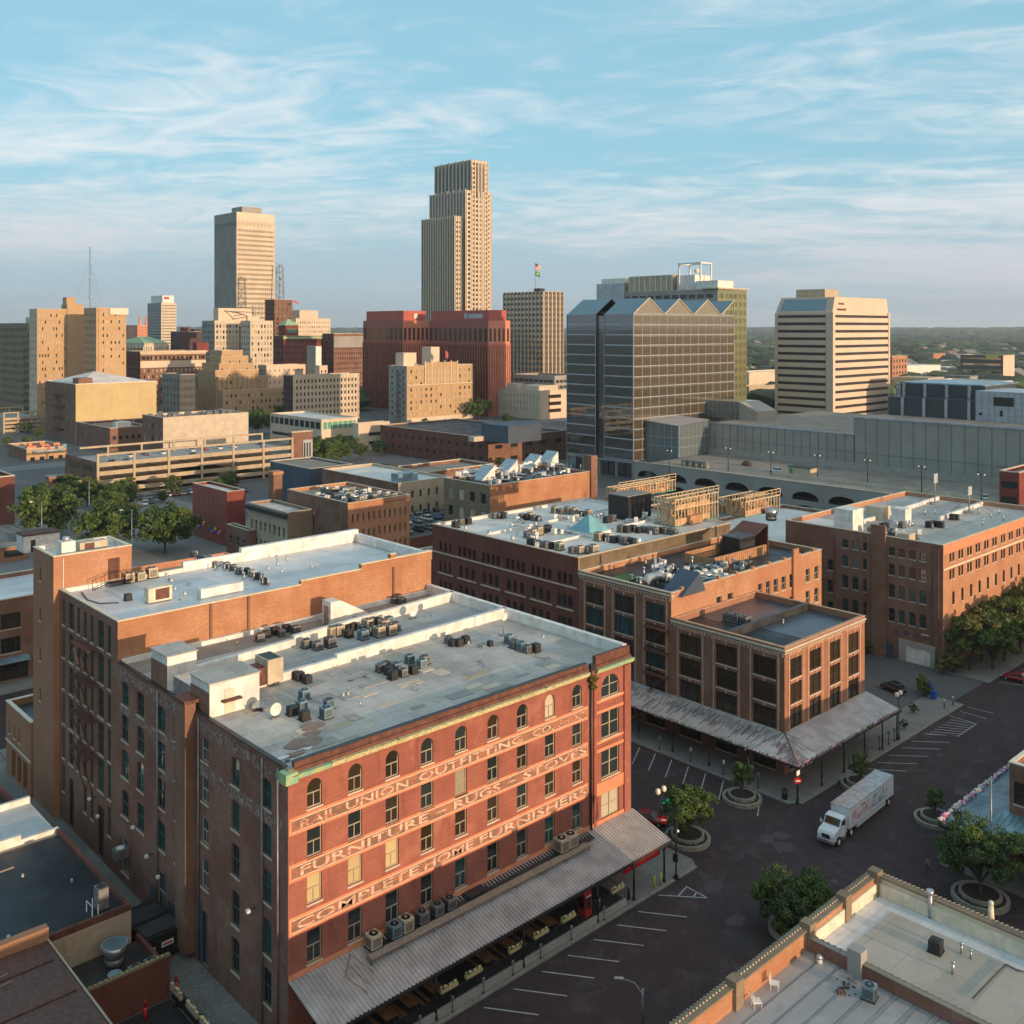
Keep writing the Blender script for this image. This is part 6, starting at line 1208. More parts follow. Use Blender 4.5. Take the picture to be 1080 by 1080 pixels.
z_r = z; box_on(t, X, Y, w_, -.5, 0, w_+2.2, 2, z+4.2, 'brown_brick', 'chimney')
for px in (527, 553, 582, 602, 640 if 0 else 590):
    pass
for i, (px, py) in enumerate(((508, 507), (533, 500), (559, 494), (577, 490))):
    a, b = P(px, py, z); a -= X; b -= Y; m = MB(); m.poly([(a, b, z), (a+5, b+2.5, z), (a+5, b+2.5, z+.1), (a, b, z+2.8)]) if 0 else None
    m.v = [(a, b, z), (a, b+4, z), (a+4.2, b+4, z), (a+4.2, b, z), (a+4.0, b, z+3.0), (a+4.0, b+4, z+3.0)]; m.f = [(0, 3, 4), (1, 5, 2), (0, 4, 5, 1), (3, 2, 5, 4)]; m.m = [0, 0, 1, 0]; m.sm = [False]*4; part('slanted_skylight', m, ['white_paint', 'galvanized'], t)
flush(t)
t, X, Y, w_, l_, z = FB('flat_roof_building', 'low brick building with long tan gravel roof in front of the wide brown brick building', 372, 405, 520, 504, 262, 'brown_brick', None, (8, 4, .25, .4), wallW='dark_brick', roof='roof_tan', par=.8, lod=2); box_on(t, X, Y, 12, 14, z, 15, 18, z+1.8, 'dark_metal', 'roof_unit'); flush(t)
t, X, Y, w_, l_, z = FB('low_roofed_building', 'low dark-roofed building with long parapet behind the bright cluttered warehouse roof', 508, 540, 705, 562, 178, 'dark_brick', None, None, roof='tar', par=.6, lod=2); flush(t)
t, X, Y, w_, l_, z = FB('low_brick_building', 'low dark brick building in the gap left of the arcaded warehouse', 425, 432, 462, 585, 170, 'dark_brick', (4, 3.4, .4, .55), None, roof='tar', par=.4, lod=2); flush(t)
# car park between them (a low roof used for parking)
a, b = P(432, 555, 5); 
# buildings behind the tall stair tower
bld('brick_apartments', 'three-storey brown brick apartments with balconies and awnings at the left edge behind the alley', -10, 150.5, 66, 16, 11.2, 'brown_brick', [G(C(9, 10, 62, 2.6), [(7.6, 9.8), (4.2, 6.4)], 'wide', pane=('glass_office', 'glass_teal'), fr='frame_dark'), G(C(9, 10, 62, 4.6), [(.4, 2.8)], 'wide', pane=('glass_office',), fr='frame_dark', sill=False)], (), roof='roof_white', par=.6, lod=1)
t = bpy.data.objects['brick_apartments']
for i in range(9): part('awning', (lambda q: (q.poly([(10+i*5.78+.4, -.02, 3.6), (10+i*5.78+5.2, -.02, 3.6), (10+i*5.78+5.2, -1.3, 3.1), (10+i*5.78+.4, -1.3, 3.1)]), q)[-1])(MB()), ['blue_canopy'], t)
bld('low_building', 'low roof with striped shadows and small white penthouse behind the apartments', -20, 172, 60, 12, 9.5, 'modern_brick', (), (), roof='roof_tan', par=1.0, lod=2)
a, b = P(25, 581, 10); t = thing('white_penthouse', 'small white roof hut with dark doorway behind the stair tower', 'hut', (a, b, 9.55)); part('wall', sbox(0, 0, 0, 6.2, 4, 3.0), ['white_paint'], t); part('roof', sbox(-.15, -.15, 3, 6.35, 4.15, 3.25), ['rust'], t); part('doorway', sbox(1.2, -.05, 0, 2.0, -.003, 2.2), ['tar'], t)
bld('low_building', 'low flat brick shop with red roof edge behind the white-roofed warehouse', onY(133, 110), 152, 34, 14, 8.6, 'orange_brick', [G(C(5, 1, 32, 3), [(4.8, 7.0)], 'wide')], (), roof='roof_tan', par=.9, lod=1, coping='salmon_paint')
# far right: low city, trees and the dark glass office
t, X, Y, w_, l_, z = FB('glass_office_building', 'low dark glass office with yellow rooftop sign on the plain at far right', 1013, 1058, 1070, 375, 900, 'pink_concrete', None, None, wallW='dark_grey_panel', roof='far_roof', par=1); m = MB()
for i in range(5): m.box(-.3, 2, z-3-i*5.5, -.003, l_-2, z-1-i*5.5)
part('window_band', m, ['glass_gold'], t); part('sign', sbox(-.5, 4, z-1.6, -.31, 15, z+.8), ['yellow_paint'], t); flush(t)
t, X, Y, w_, l_, z = FB('school_building', 'small orange-red brick building right of the banded tower', 934, 941, 957, 376, 820, 'orange_brick', (5, 5, .4, .5), (3, 5, .4, .5), roof='far_roof'); flush(t)
t, X, Y, w_, l_, z = FB('white_hall', 'low cream hall with broad pale roof behind the dark plant block', 945, 1012, 1068, 407, 470, 'cream_concrete', None, None, roof='roof_bright', wallW='blue_canopy', par=1, coping='white_paint'); part('window_band', sbox(8, -.1, z-4, w_-12, -.003, z-2), ['glass_gold'], t); box_on(t, X, Y, 2, 16, z, 20, 34, z+4, 'warm_concrete'); flush(t)
t, X, Y, w_, l_, z = FB('white_warehouse', 'long low white-roofed shed seen between the olive tower and the banded tower', 770, 790, 880, 393, 760, 'cream_concrete', None, None, roof='roof_bright', par=.6); flush(t)
t, X, Y, w_, l_, z = FB('parking_garage', 'distant concrete garage between the olive tower and the banded tower', 775, 790, 822, 408, 600, 'warm_concrete', (8, 3.2, .9, .45, 'plain', ('tar',)), None, roof='asphalt'); flush(t)
pal = ['red_brick', 'cream_concrete', 'warm_concrete', 'brown_brick', 'grey_concrete', 'white_paint', 'orange_brick', 'pink_concrete']
for i in range(240):
    d = R.uniform(640, 2600) if i % 3 else R.uniform(900, 1800); px = R.choice([R.uniform(785, 1085), R.uniform(785, 1085), R.uniform(-5, 790)]) if d > 950 else R.uniform(940, 1085)
    x, y = PD(px, d); w_, l_, h = R.uniform(12, 45), R.uniform(10, 30), R.uniform(4, 11)
    if 1 < i < 5: h = 16
    t = thing('distant_building', 'small low building far off on the tree-covered plain', 'building', (x, y, 0), R.choice([0, 0, .1, -.3]), 'small buildings far off on the plain')
    part('wall', sbox(0, 0, -.5, w_, l_, h), [R.choice(pal)], t)
    if R.random() < .4: m = MB(); m.v = [(0, 0, h), (w_, 0, h), (w_, l_, h), (0, l_, h), (0, l_/2, h+l_*.25), (w_, l_/2, h+l_*.25)]; m.f = [(0, 1, 5, 4), (2, 3, 4, 5), (0, 4, 3), (1, 2, 5)]; m.m = [0]*4; m.sm = [False]*4; part('roof', m, ['far_roof'], t)
    else: part('roof', sbox(-.2, -.2, h, w_+.2, l_+.2, h+.4), [R.choice(['roof_bright', 'far_roof', 'far_roof'])], t)
    m = MB(); n = int(w_/4)
    for q in range(n): m.box(q*4+1, -.06, h*.4, q*4+2.6, -.003, h*.4+1.6)
    part('window', m, ['glass_dark'], t)
# off-street brick rows across the street behind the viewer's right: unseen, added and sized to shade the streets
for i, (x, y, w_, l_, z, nm) in enumerate(((40, -62, 56, 26, 14, 'row of brick stores beyond the lower right corner'), (104, -70, 60, 26, 16.5, 'tall brick store block out beyond the right edge'), (176, -64, 66, 26, 16, 'long brick store block out beyond the right edge'), (258, -70, 90, 26, 16, 'last brick store block out beyond the right edge'))):
    bld('brick_store', nm, x, y, w_, l_, z, 'brown_brick', (), (), roof='roof_tan', lod=2)
# ================================================================= foreground building, lower right
FX_, FY_ = P(922, 915, 11.4); fz = 9.9
t = thing('parapet_building', 'flat roof with tall tile-edged parapet and brick dividing wall, nearest at lower right', 'building', (20, -14, 0)); w_, l_ = FX_-20, FY_+14
part('wall', sbox(0, 0, 0, w_, l_, fz-.02), ['brown_brick'], t); XD_ = P(849, 987, 10.6)[0]-20
m = MB(); m.poly([(0, 0, fz), (XD_, 0, fz), (XD_, l_-.4, fz), (0, l_-.4, fz)]); part('roof', m, ['roof_sheet'], t)
m = MB(); m.poly([(XD_, 0, fz), (w_-.4, 0, fz), (w_-.4, l_-.4, fz), (XD_, l_-.4, fz)]); part('roof', m, ['roof_white'], t)
m = MB(); a, b = P(940, 962, fz); a -= 20; b += 14; m.poly([(XD_+1.0, 0, fz+.03), (a, 0, fz+.03), (a, b, fz+.03), (XD_+1.0, b, fz+.03)]); part('roof_membrane', m, ['roof_warm'], t)
m = MB(); m.box(0, l_-.45, fz-.3, w_-.45, l_-.003, 11.1); part('parapet', m, ['party_brick'], t); m = MB(); m.box(w_-.45, 0, fz-.3, w_-.003, l_-.003, 11.1); part('parapet', m, ['cream_concrete'], t)
m = MB(); m.box(XD_+.4, l_-.62, fz+.02, w_-.46, l_-.46, 10.8); m.box(w_-.62, 0, fz+.02, w_-.46, l_-.63, 10.8); part('flashing', m, ['cream_paint'], t)
for x in (XD_-8.5, XD_-.3, XD_+4.3, w_-.9): m = MB(); m.box(x, l_-.72, fz+.01, x+.75, l_+.05, 11.6); part('pier', m, ['dark_tan_brick'], t)
for y in (l_-13, l_-24): m = MB(); m.box(w_-.75, y, fz+.01, w_+.05, y+.8, 11.7); part('pier', m, ['cream_concrete'], t)
m = MB(); m.box(-.1, l_-.5, 11.101, w_+.12, l_+.1, 11.22); m.box(w_-.5, 0, 11.101, w_+.12, l_-.501, 11.22); part('coping', m, ['dark_tan_brick'], t)
m = MB(); n = 150
for i in range(n): x = w_*i/n; m.tube([(x, l_-.12, 11.24), (x, l_+.34, 11.06)], .09, 5) if x > w_-62 else None
for i in range(110): y = l_-i*.31; m.tube([(w_-.12, y, 11.24), (w_+.34, y, 11.06)], .09, 5)
part('tile_edge', m, ['warm_concrete'], t)
m = MB(); m.box(XD_-.25, 0, fz-.2, XD_+.2, l_-.46, 10.75); part('dividing_wall', m, ['old_brick'], t); m = MB()
for i in range(60): m.box(XD_+.12, l_-1-i*.42, 10.751, XD_+.22, l_-.8-i*.42, 10.80)
m.box(XD_-.27, 0, 10.7505, XD_+.1, l_-.46, 10.78); part('coping', m, ['roof_tan'], t)
m = MB(); a, b = P(916, 1031, fz); m.box(XD_-.45, b+14+.2, fz, XD_+.35, b+14+1.1, 11.5); part('chimney', m, ['grey_concrete'], t)
m = MB()
for i in range(24): m.box(1, l_-1.6-i*1.25, fz+.004, XD_-.3, l_-1.56-i*1.25, fz+.03)
part('roof_seam', m, ['grey_metal'], t)
# ================================================================= building with blue-grey canopy at the right edge
t = thing('brick_store', 'red-brown brick store wrapped by the blue-grey canopy at the right edge', 'building', (97.1, -14, 0))
bld('x', '', 97.1, -14, 70, 50.2, 8.9, 'brown_brick', (), [G([(a, a+1.6) for a in (48.2-3.4*i for i in range(9))], [(5.7, 7.8)], 'sash', pane=('glass_office',), fr='frame_dark')], roof='roof_tan', par=.5, lod=1, root=t, coping='cream_paint')
t = thing('metal_canopy', 'blue-grey weathered metal canopy with pink flower edge at the right edge', 'canopy', (92.1, 40.6, 0)); E0, E1 = 4.7, 3.8
m = MB(); m.poly([(0, 0, E1), (5, -4.4, E0), (5, -50, E0), (0, -50, E1)]); m.poly([(0, 0, E1), (70, 0, E1), (70, -4.4, E0), (5, -4.4, E0)]); part('roofing', m, ['blue_canopy'], t)
m = MB()
for i in range(60): y = -.5-i*.5; x0 = 0; m.bar((max(0, 0), y, E1+.02), (5 if y < -4.4 else -y*5/4.4, y, (E0 if y < -4.4 else E1+(E0-E1)*(-y/4.4))+.02), .02)
for i in range(90): x = .5+i*.5; m.bar((x, 0, E1+.02), (x, -min(4.4, x*4.4/5), E1+(E0-E1)*min(1, x/5)+.02), .02)
part('standing_seams', m, ['blue_canopy'], t); m = MB(); m.box(-.05, -50, E1-.3, -.003, .05, E1-.01); m.box(0, .003, E1-.3, 70, .05, E1-.01); part('fascia', m, ['dark_metal'], t)
for y in (-.5, -8, -15.5): iron_post(t, .4, y, E1)
for x in (7, 14, 21, 28): iron_post(t, x, -.4, E1)
for (a, b, nn_, lb) in (((.3, .12, E1+.08), (34, .12, E1+.08), 90, 'row of large pink and white flowers on the street edge of the blue-grey canopy'), ((-.13, -.3, E1+.08), (-.13, -16, E1+.08), 42, 'pink flowers on the side edge of the blue-grey canopy, behind the round tree')):
    t3 = thing('flower_trough', lb, 'flowers', (92.1, 40.6, 0)); m = MB(); m.box(min(a[0], b[0])-.1, min(a[1], b[1])-.1, E1-.1, max(a[0], b[0])+.1, max(a[1], b[1])+.1, E1+.03); part('trough', m, ['dark_metal'], t3); flowers(t3, a, b, nn_, ('flower_pink', 'leaf') if nn_ == 42 else ('flower_pink', 'white_paint'), .17)
# ================================================================= low buildings at the lower left
t = thing('low_building', 'dark flat-roofed low building beside the alley with stone end wall', 'building', (4, 77.2, 0)); part('wall', sbox(0, 0, 0, 27, 16.2, 4.4), ['pale_stone'], t)
part('roof', (lambda m: (m.poly([(.3, .3, 4.42), (26.7, .3, 4.42), (26.7, 15.9, 4.42), (.3, 15.9, 4.42)]), m)[-1])(MB()), ['roof_black'], t)
m = MB(); m.box(0, 0, 4.401, 27, .3, 4.9); m.box(26.7, .3, 4.401, 27, 16.2, 4.8); part('parapet', m, ['rust_duct'], t); m = MB(); m.tube([(4, 11.4, 4.7), (22, 12.3, 4.7)], .07, 5); m.tube([(2, 13.5, 4.7), (8, 8, 4.7)], .05, 5); part('pipe', m, ['warm_concrete'], t)
part('end_wall', sbox(4, -1.1, 0, 20.5, -.4, 6.2), ['modern_brick'], t)
t = thing('low_building', 'low building with pale stepped parapet walls and blue-grey roof beside the alley', 'building', (4, 93.6, 0)); part('wall', sbox(0, 0, 0, 27, 8.4, 4.2), ['white_paint'], t); part('roof', (lambda m: (m.poly([(.3, .3, 4.21), (26.9, .3, 4.21), (26.9, 8.1, 4.21), (.3, 8.1, 4.21)]), m)[-1])(MB()), ['roof_white'], t)
for y in (0, 8.05):
    m = MB()
    for i in range(6): m.box(27-3.2*(i+1), y, 4.2, 27-3.2*i, y+.35, 4.8+i*.42)
    m.box(0, y, 4.2, 27-19.2, y+.35, 7.3); part('stepped_parapet', m, ['white_paint'], t)
t = thing('low_building', 'small dark-roofed building with brick-red parapet edge, farthest along the alley', 'building', (4, 102.2, 0)); part('wall', sbox(0, 0, 0, 26, 9, 3.7), ['brown_brick'], t); part('roof', sbox(.2, .2, 3.701, 25.8, 8.8, 3.72), ['roof_black'], t); part('parapet', (lambda m: (m.box(25.6, 0, 3.721, 26, 9, 4.3), m.box(0, 0, 3.721, 25.59, .3, 4.3), m)[-1])(MB()), ['dark_brick'], t)
t = thing('low_building', 'reddish-brown metal roofed building at the lower left corner', 'building', (2, 52, 0)); part('wall', sbox(0, 0, 0, 22.4, 25, 5.2), ['dark_brick'], t); part('roof', (lambda m: (m.poly([(0, 0, 5.9), (22.4, 0, 5.25), (22.4, 25, 5.25), (0, 25, 5.9)]), m)[-1])(MB()), ['red_rust_roof'], t)
m = MB(); m.tube([(22.45, 0, 5.35), (22.45, 25, 5.35), (4, 25.1, 5.8)], .09, 5); m.tube([(6, 20, 5.9), (19, 21.6, 5.55)], .04, 4); m.tube([(6, 19, 5.9), (19, 20.6, 5.55)], .04, 4)
part('gutter', m, ['warm_concrete'], t); m = MB()
for i in range(5): y = 3+i*4.4; m.tube([(.5, y, 5.93), (22, y+.8, 5.32)], .05, 4)
part('roof_seam', m, ['rust_duct'], t)
t = thing('service_yard', 'sunken service yard with low brick walls full of kitchen fans by the alley', 'building', (24.6, 71.5, 0)); m = MB(); m.box(0, 0, 0, 7, .3, 3.2); m.box(6.7, .3, 0, 7, 5.6, 2.4); part('wall', m, ['dark_brick'], t); part('roof_deck', sbox(0, .3, 0, 6.7, 5.6, 1.9), ['tar'], t); m = MB(); m.box(-.05, -.05, 3.2, 7.05, .35, 3.32); part('coping', m, ['dark_tan_brick'], t)
for i in range(16): m = MB(); m.sphere(.8+i*.38, .1, 3.38, .10, 0, 1, 5, 3); part('fairy_light', m, ['flower_yellow'], t)
def fan(x, y, z, r, label):
    t = thing('exhaust_fan', label, 'roof fan', (x, y, z)); m = MB(); m.cyl(0, 0, 0, r*.5, r*.7, 14); part('base', m, ['grey_metal'], t); m = MB(); m.cyl(0, 0, r*.5, r*1.5, r*.65, 16, r2=r); part('bowl', m, ['galvanized'], t); m = MB(); m.cyl(0, 0, r*1.5, r*1.56, r*.8, 16); part('fan_grille', m, ['blue_canopy'], t)
fan(29.0, 75.4, 1.95, 1.0, 'large round exhaust fan in the service yard by the alley'); fan(28.1, 73.0, 1.95, .5, 'smaller silver exhaust fan in the service yard')
# fence round the terrace with planter boxes
t = thing('terrace_fence', 'dark terrace fence along the alley hung with pale flower boxes', 'fence', (31.7, 60, 0)); m = MB()
for i in range(12): m.bar((0, i, 0), (0, i, 1.3), .04)
m.bar((0, 0, 1.3), (0, 11.3, 1.3), .04); m.bar((0, 0, .7), (0, 11.3, .7), .03); part('railing', m, ['black_iron'], t); part('screen', sbox(-.05, 0, .1, -.02, 11.3, 1.2), ['tar'], t)
for y in (9.3, 6.6, 4.4, 1.6): m = MB(); m.box(-.3, y, 1.0, -.06, y+1.8, 1.25); part('flower_box', m, ['warm_concrete'], t); m = MB(); [m.sphere(-.18, y+.1+.2*k, 1.4+R.uniform(-.05, .1), .14, k % 2, 1, 5, 3) for k in range(9)]; part('flowers', m, ['flower_yellow', 'cream_paint'], t)
sheet('terrace', 24.5, 56, 31.6, 71.4, .04, 'tar')
for (px, py), wh in (((127, 1066), 'closed red parasol nearest the service yard wall'), ((186, 1062), 'closed red parasol beside the flower-hung fence'), ((153, 1090), 'closed red parasol lowest in the picture')):
    x, y = P(px, py); t = thing('parasol', wh, 'parasol', (x, y, 0)); m = MB(); m.cyl(0, 0, 0, 2.3, .04, 6); m.cyl(0, 0, 0, .12, .3, 10); part('pole', m, ['dark_metal'], t); m = MB(); m.cyl(0, 0, 1.0, 1.9, .17, 10, r2=.13); m.cyl(0, 0, 1.9, 2.5, .13, 10, r2=.02); part('canopy', m, ['red_paint'], t)
x, y = P(134, 966); t = thing('dumpster', 'large black rubbish container in the alley against the dark roofed building', 'dumpster', (33.1, 78.6, 0), math.radians(2)); m = MB(); m.box(-1.5, -2.6, .25, 1.5, 2.6, 2.1); m.box(-1.55, -2.65, 2.1, 1.55, 2.65, 2.2); part('body', m, ['black_iron'], t)
for y in (-1.4, .9): part('lid', sbox(-1.4, y-.9, 2.201, 1.4, y+.9, 2.32), ['tar'], t)
part('label_plate', sbox(-.3, -2.68, 1.2, .7, -2.655, 1.6), ['sign_white'], t); part('label_stripe', sbox(-.2, -2.70, 1.33, .6, -2.681, 1.46), ['red_paint'], t); part('warning_plate', sbox(-1.1, -2.68, 1.2, -.8, -2.655, 1.5), ['yellow_paint'], t)
# ================================================================= roof equipment
def unit(name, w_, h, col, cat='air conditioner'):
    t = thing(name, 'x', cat); m = MB(); m.box(-w_/2, -w_/2, .08, w_/2, w_/2, h); part('cabinet', m, [col], t); m = MB()
    for s in range(4):
        a = s*math.pi/2
        for k in range(6): z = .2+k*(h-.35)/6; m.obox(math.cos(a)*(w_/2+.008), math.sin(a)*(w_/2+.008), z, w_*.8 if s % 2 else .016, .016 if s % 2 else w_*.8, (h-.35)/12)
    part('louvres', m, ['dark_metal'], t); m = MB(); m.cyl(0, 0, h+.003, h+.04, w_*.38, 14); part('fan_guard', m, ['black_iron'], t); m = MB(); m.cyl(0, 0, h+.04, h+.06, w_*.12, 8); part('fan_hub', m, [col], t); m = MB(); m.box(-w_/2-.08, -w_/2-.08, 0, w_/2+.08, w_/2+.08, .08); part('pad', m, ['dark_metal'], t); return Proto(t)
AC = {'g': unit('air_conditioner', .8, .85, 'grey_metal'), 'd': unit('air_conditioner', .78, .8, 'dark_metal'), 't': unit('air_conditioner', .9, 1.0, 'tan_metal'), 'b': unit('air_conditioner', .85, .95, 'blue_canopy')}
BND = {18.65: (98.5, 92.8, 142, 122), 16.65: (98.6, 77.2, 131, 90.6), 17.65: (145.4, 64.2, 185.5, 88), 13.63: (98.4, 61.2, 115, 75.2)}
def inside(x, y, z):
    b = BND.get(z); return b is None or (b[0] < x < b[2] and b[1] < y < b[3])
def acs(pts, z, label, group, kinds='gdb', sc_=1.0, off=None):
    for px, py in pts:
        x, y = P(px, py, z); k = R.choice(kinds)
        if not inside(x, y, z): continue
        AC[k]((x, y, z), R.uniform(-.08, .08), label, group, .80*sc_*R.uniform(.9, 1.12))
def vent(kind):
    t = thing(kind, 'x', 'roof vent'); m = MB()
    if kind == 'vent_pipe': m.cyl(0, 0, 0, .7, .09, 8); part('pipe', m, ['galvanized'], t); m = MB(); m.cyl(0, 0, .7, .82, .15, 8); part('cap', m, ['galvanized'], t)
    if kind == 'mushroom_vent': m.cyl(0, 0, 0, .35, .22, 10); part('curb', m, ['white_membrane'], t); m = MB(); m.cyl(0, 0, .35, .55, .34, 12, r2=.12); part('hood', m, ['galvanized'], t)
    if kind == 'box_vent': m.box(-.6, -.4, 0, .6, .4, .35); part('curb', m, ['dark_metal'], t); m = MB(); m.box(-.7, -.5, .35, .7, .5, .42); part('lid', m, ['galvanized'], t)
    if kind == 'duct': m.tube([(-.9, 0, .5), (.2, 0, .5), (.5, 0, .3), (.5, 0, 0)], .22, 8); part('elbow', m, ['galvanized'], t); m = MB(); m.box(-1.5, -.35, .1, -.9, .35, .9); part('fan_box', m, ['white_paint'], t)
    return Proto(t)
VT = {k: vent(k) for k in ('vent_pipe', 'mushroom_vent', 'box_vent', 'duct')}
def vents(pts, z, kind, label, group, s=1):
    for p in pts:
      x, y = P(*p, z)
      if inside(x, y, z): VT[kind]((x, y, z), R.uniform(0, 6), label, group, .72*s*R.uniform(.8, 1.3))
Z1 = 19.46; g = 'air conditioners on the painted warehouse roof'
acs([(321, 737), (318, 749), (308, 754), (321, 759), (344, 757), (347, 747)], Z1, 'air conditioner in the cluster nearest the worn front corner of the painted warehouse roof', g, 'bbd', 1.05)
acs([(310, 715), (316, 717), (324, 720)], Z1, 'dark air conditioner in the short row beside the rusty duct box', g, 'd')
acs([(401, 708), (407, 705), (414, 716), (425, 713), (432, 699), (436, 710), (445, 704), (448, 700), (418, 708), (410, 711)], Z1, 'air conditioner in the middle cluster of the front roof section', g, 'gbd')
acs([(473, 678), (477, 681), (484, 681), (491, 678)], Z1, 'air conditioner in the small group near the right white parapet', g, 'gd')
acs([(537, 678), (542, 683), (550, 686), (556, 688), (565, 687)], Z1, 'air conditioner in the row of five at the right of the front roof section', g, 'bgd', 1.05)
acs([(517, 681)], Z1, 'lone small air conditioner between the two right groups', g, 'd', .8)
acs([(323, 683), (335, 685), (348, 682)], Z1, 'large air conditioner in the front row of the middle roof section', g, 'tdg', 1.25)
acs([(350, 671), (357, 670), (364, 665), (372, 664), (368, 672), (383, 674), (392, 669), (400, 671), (405, 664), (412, 669), (417, 665), (375, 661), (389, 662), (397, 660), (410, 659), (383, 666)], Z1, 'air conditioner in the long crowded row between the two white parapets', g, 'tdgb', 1.15)
acs([(274, 676), (281, 672), (290, 669), (302, 666), (312, 668), (297, 671)], Z1, 'air conditioner in the rear roof section under the tall side wall', g, 'dgt', 1.05)
acs([(420, 634), (416, 636), (424, 637)], Z1, 'air conditioner at the far right of the rear roof section', g, 'dg')
vents([(367, 728), (355, 705), (463, 666), (531, 661), (560, 664), (600, 673), (440, 720), (380, 745), (420, 700), (500, 655), (455, 650), (290, 740), (330, 650), (250, 680), (215, 690)], Z1, 'vent_pipe', 'thin metal vent pipe on the painted warehouse roof', 'vent pipes on the painted warehouse roof', .6)
vents([(362, 734), (367, 733), (442, 698), (494, 679), (573, 672), (332, 700), (352, 700), (408, 632)], Z1, 'mushroom_vent', 'small hooded vent on the painted warehouse roof', 'hooded vents on the painted warehouse roof', .8)
vents([(272, 748)], Z1, 'box_vent', 'square white roof hatch beside the white corner bulkhead', None, 1.1)
# rusty duct and tan air handler
x, y = P(268, 728, Z1); t = thing('air_handler', 'tan air handling box with long rusty duct beside the white corner bulkhead', 'air handler', (x, y, Z1)); m = MB(); m.box(-2.2, 0, .2, 1.1, 1.5, 1.7); part('duct', m, ['rust_duct'], t); m = MB(); m.box(1.12, -.3, .25, 2.6, 1.9, 2.3); part('cabinet', m, ['tan_metal'], t); m = MB(); m.box(1.3, -.1, 2.301, 2.4, 1.7, 2.34); part('grille', m, ['black_iron'], t); m = MB(); [m.box(a, b, 0, a+.15, b+.15, .25) for a in (-2, -.5, 1.3, 2.3) for b in (.1, 1.2)]; part('stand', m, ['dark_metal'], t)
for i, (px, py, lb) in enumerate(((531, 670, 'white satellite dish on a tall pole at the right of the front roof section'), (290, 757, 'small satellite dish near the worn front corner of the roof'), (435, 652, 'white dish tilted on the middle roof section'))):
    x, y = P(px, py, Z1); t = thing('satellite_dish', lb, 'satellite dish', (x, y, Z1)); h = 1.9 if i == 0 else .7; m = MB(); m.cyl(0, 0, 0, h, .04, 6); m.box(-.4, -.3, 0, .4, .3, .08); part('mast', m, ['grey_metal'], t); m = MB(); n = 14; r_ = .42 if i == 0 else .5
    for k in range(n): a, b = 2*math.pi*k/n, 2*math.pi*(k+1)/n; m.poly([(0, -.02, h), (r_*math.cos(a), -.14, h+r_*math.sin(a)), (r_*math.cos(b), -.14, h+r_*math.sin(b))]); m.poly([(0, .02, h), (r_*math.cos(b), -.12, h+r_*math.sin(b)), (r_*math.cos(a), -.12, h+r_*math.sin(a))])
    part('dish', m, ['white_paint'], t)
m = MB()
for _ in range(9):
    x, y = R.uniform(45, 66), R.uniform(66, 74); p = [(x, y, Z1+.05)]
    for _ in range(5): x += R.uniform(-1, 1); y += R.uniform(-.7, .7); p.append((x, y, Z1+.05))
    m.tube(p, .018, 4)
o = solid('roof_cables', m, ['tar'], 'loose black cables lying between the units on the painted warehouse roof', 'cables'); o['kind'] = 'stuff'
# ledge units over the canopy
for (px, py), k, wh in zip(((394, 993), (416, 984), (428, 975), (445, 967), (461, 960), (474, 953)), 'tbtggg', ('first tan-brown air conditioner from the left on the canopy ledge', 'second air conditioner from the left on the canopy ledge, pale blue-grey', 'third air conditioner on the canopy ledge, tan', 'fourth air conditioner on the canopy ledge, grey with a dark fan', 'fifth air conditioner on the canopy ledge', 'sixth and rightmost air conditioner of the row on the canopy ledge')):
    x = onY(59.6, px); AC[k]((x, 59.6, 5.02), 0, wh, 'air conditioners on the canopy ledge', 1.0)
for x, wh in ((61.2, 'left one of the pair of air conditioners near the right end of the canopy'), (62.3, 'right one of the pair of air conditioners near the right end of the canopy')): AC['t']((x, 59.6, 5.02), 0, wh, 'air conditioners on the canopy ledge', 1.1)
# units and pipes on the white roof
Z2 = 22.92; g = 'equipment on the pale blue-white roof'
acs([(136, 614), (148, 612), (160, 609)], Z2, 'tan air conditioner in the row of three near the stair tower', g, 't', 1.25)
acs([(135, 633)], Z2, 'small black unit with trailing hoses left on the pale blue-white roof', g, 'd', 1.0)
x, y = P(167, 634, Z2); t = thing('air_handler', 'wide pale louvred cooling unit standing on the pale blue-white roof', 'air handler', (x, y, Z2)); part('cabinet', sbox(-1.2, -.5, .1, 1.2, .6, 1.5), ['cream_paint'], t); part('grille', sbox(-.5, -.54, .3, .9, -.503, 1.35), ['rust_duct'], t); part('stand', sbox(-1.1, -.4, 0, 1.1, .5, .1), ['dark_metal'], t)
pts = [(205+i*3.4+R.uniform(-1, 1), 589+i*1.15+R.uniform(-2.5, 3)) for i in range(24)]
acs(pts[::2], Z2, 'small unit in the dense diagonal line of equipment across the pale blue-white roof', g, 'gtd', .95); vents(pts[1::2]+[(p[0]+1.5, p[1]+4) for p in pts[::3]], Z2, 'vent_pipe', 'white pipe in the dense diagonal line of equipment across the pale blue-white roof', g, 1.2)
vents([(176, 607), (185, 622), (195, 627), (215, 597), (255, 580), (270, 588), (293, 595), (297, 603), (329, 598), (181, 613), (199, 617), (283, 600), (303, 590)], Z2, 'mushroom_vent', 'small white vent scattered on the pale blue-white roof', g, .8)
vents([(190, 633), (178, 612), (256, 584), (292, 590), (328, 597)], Z2, 'vent_pipe', 'thin pipe scattered on the pale blue-white roof', g, .9)
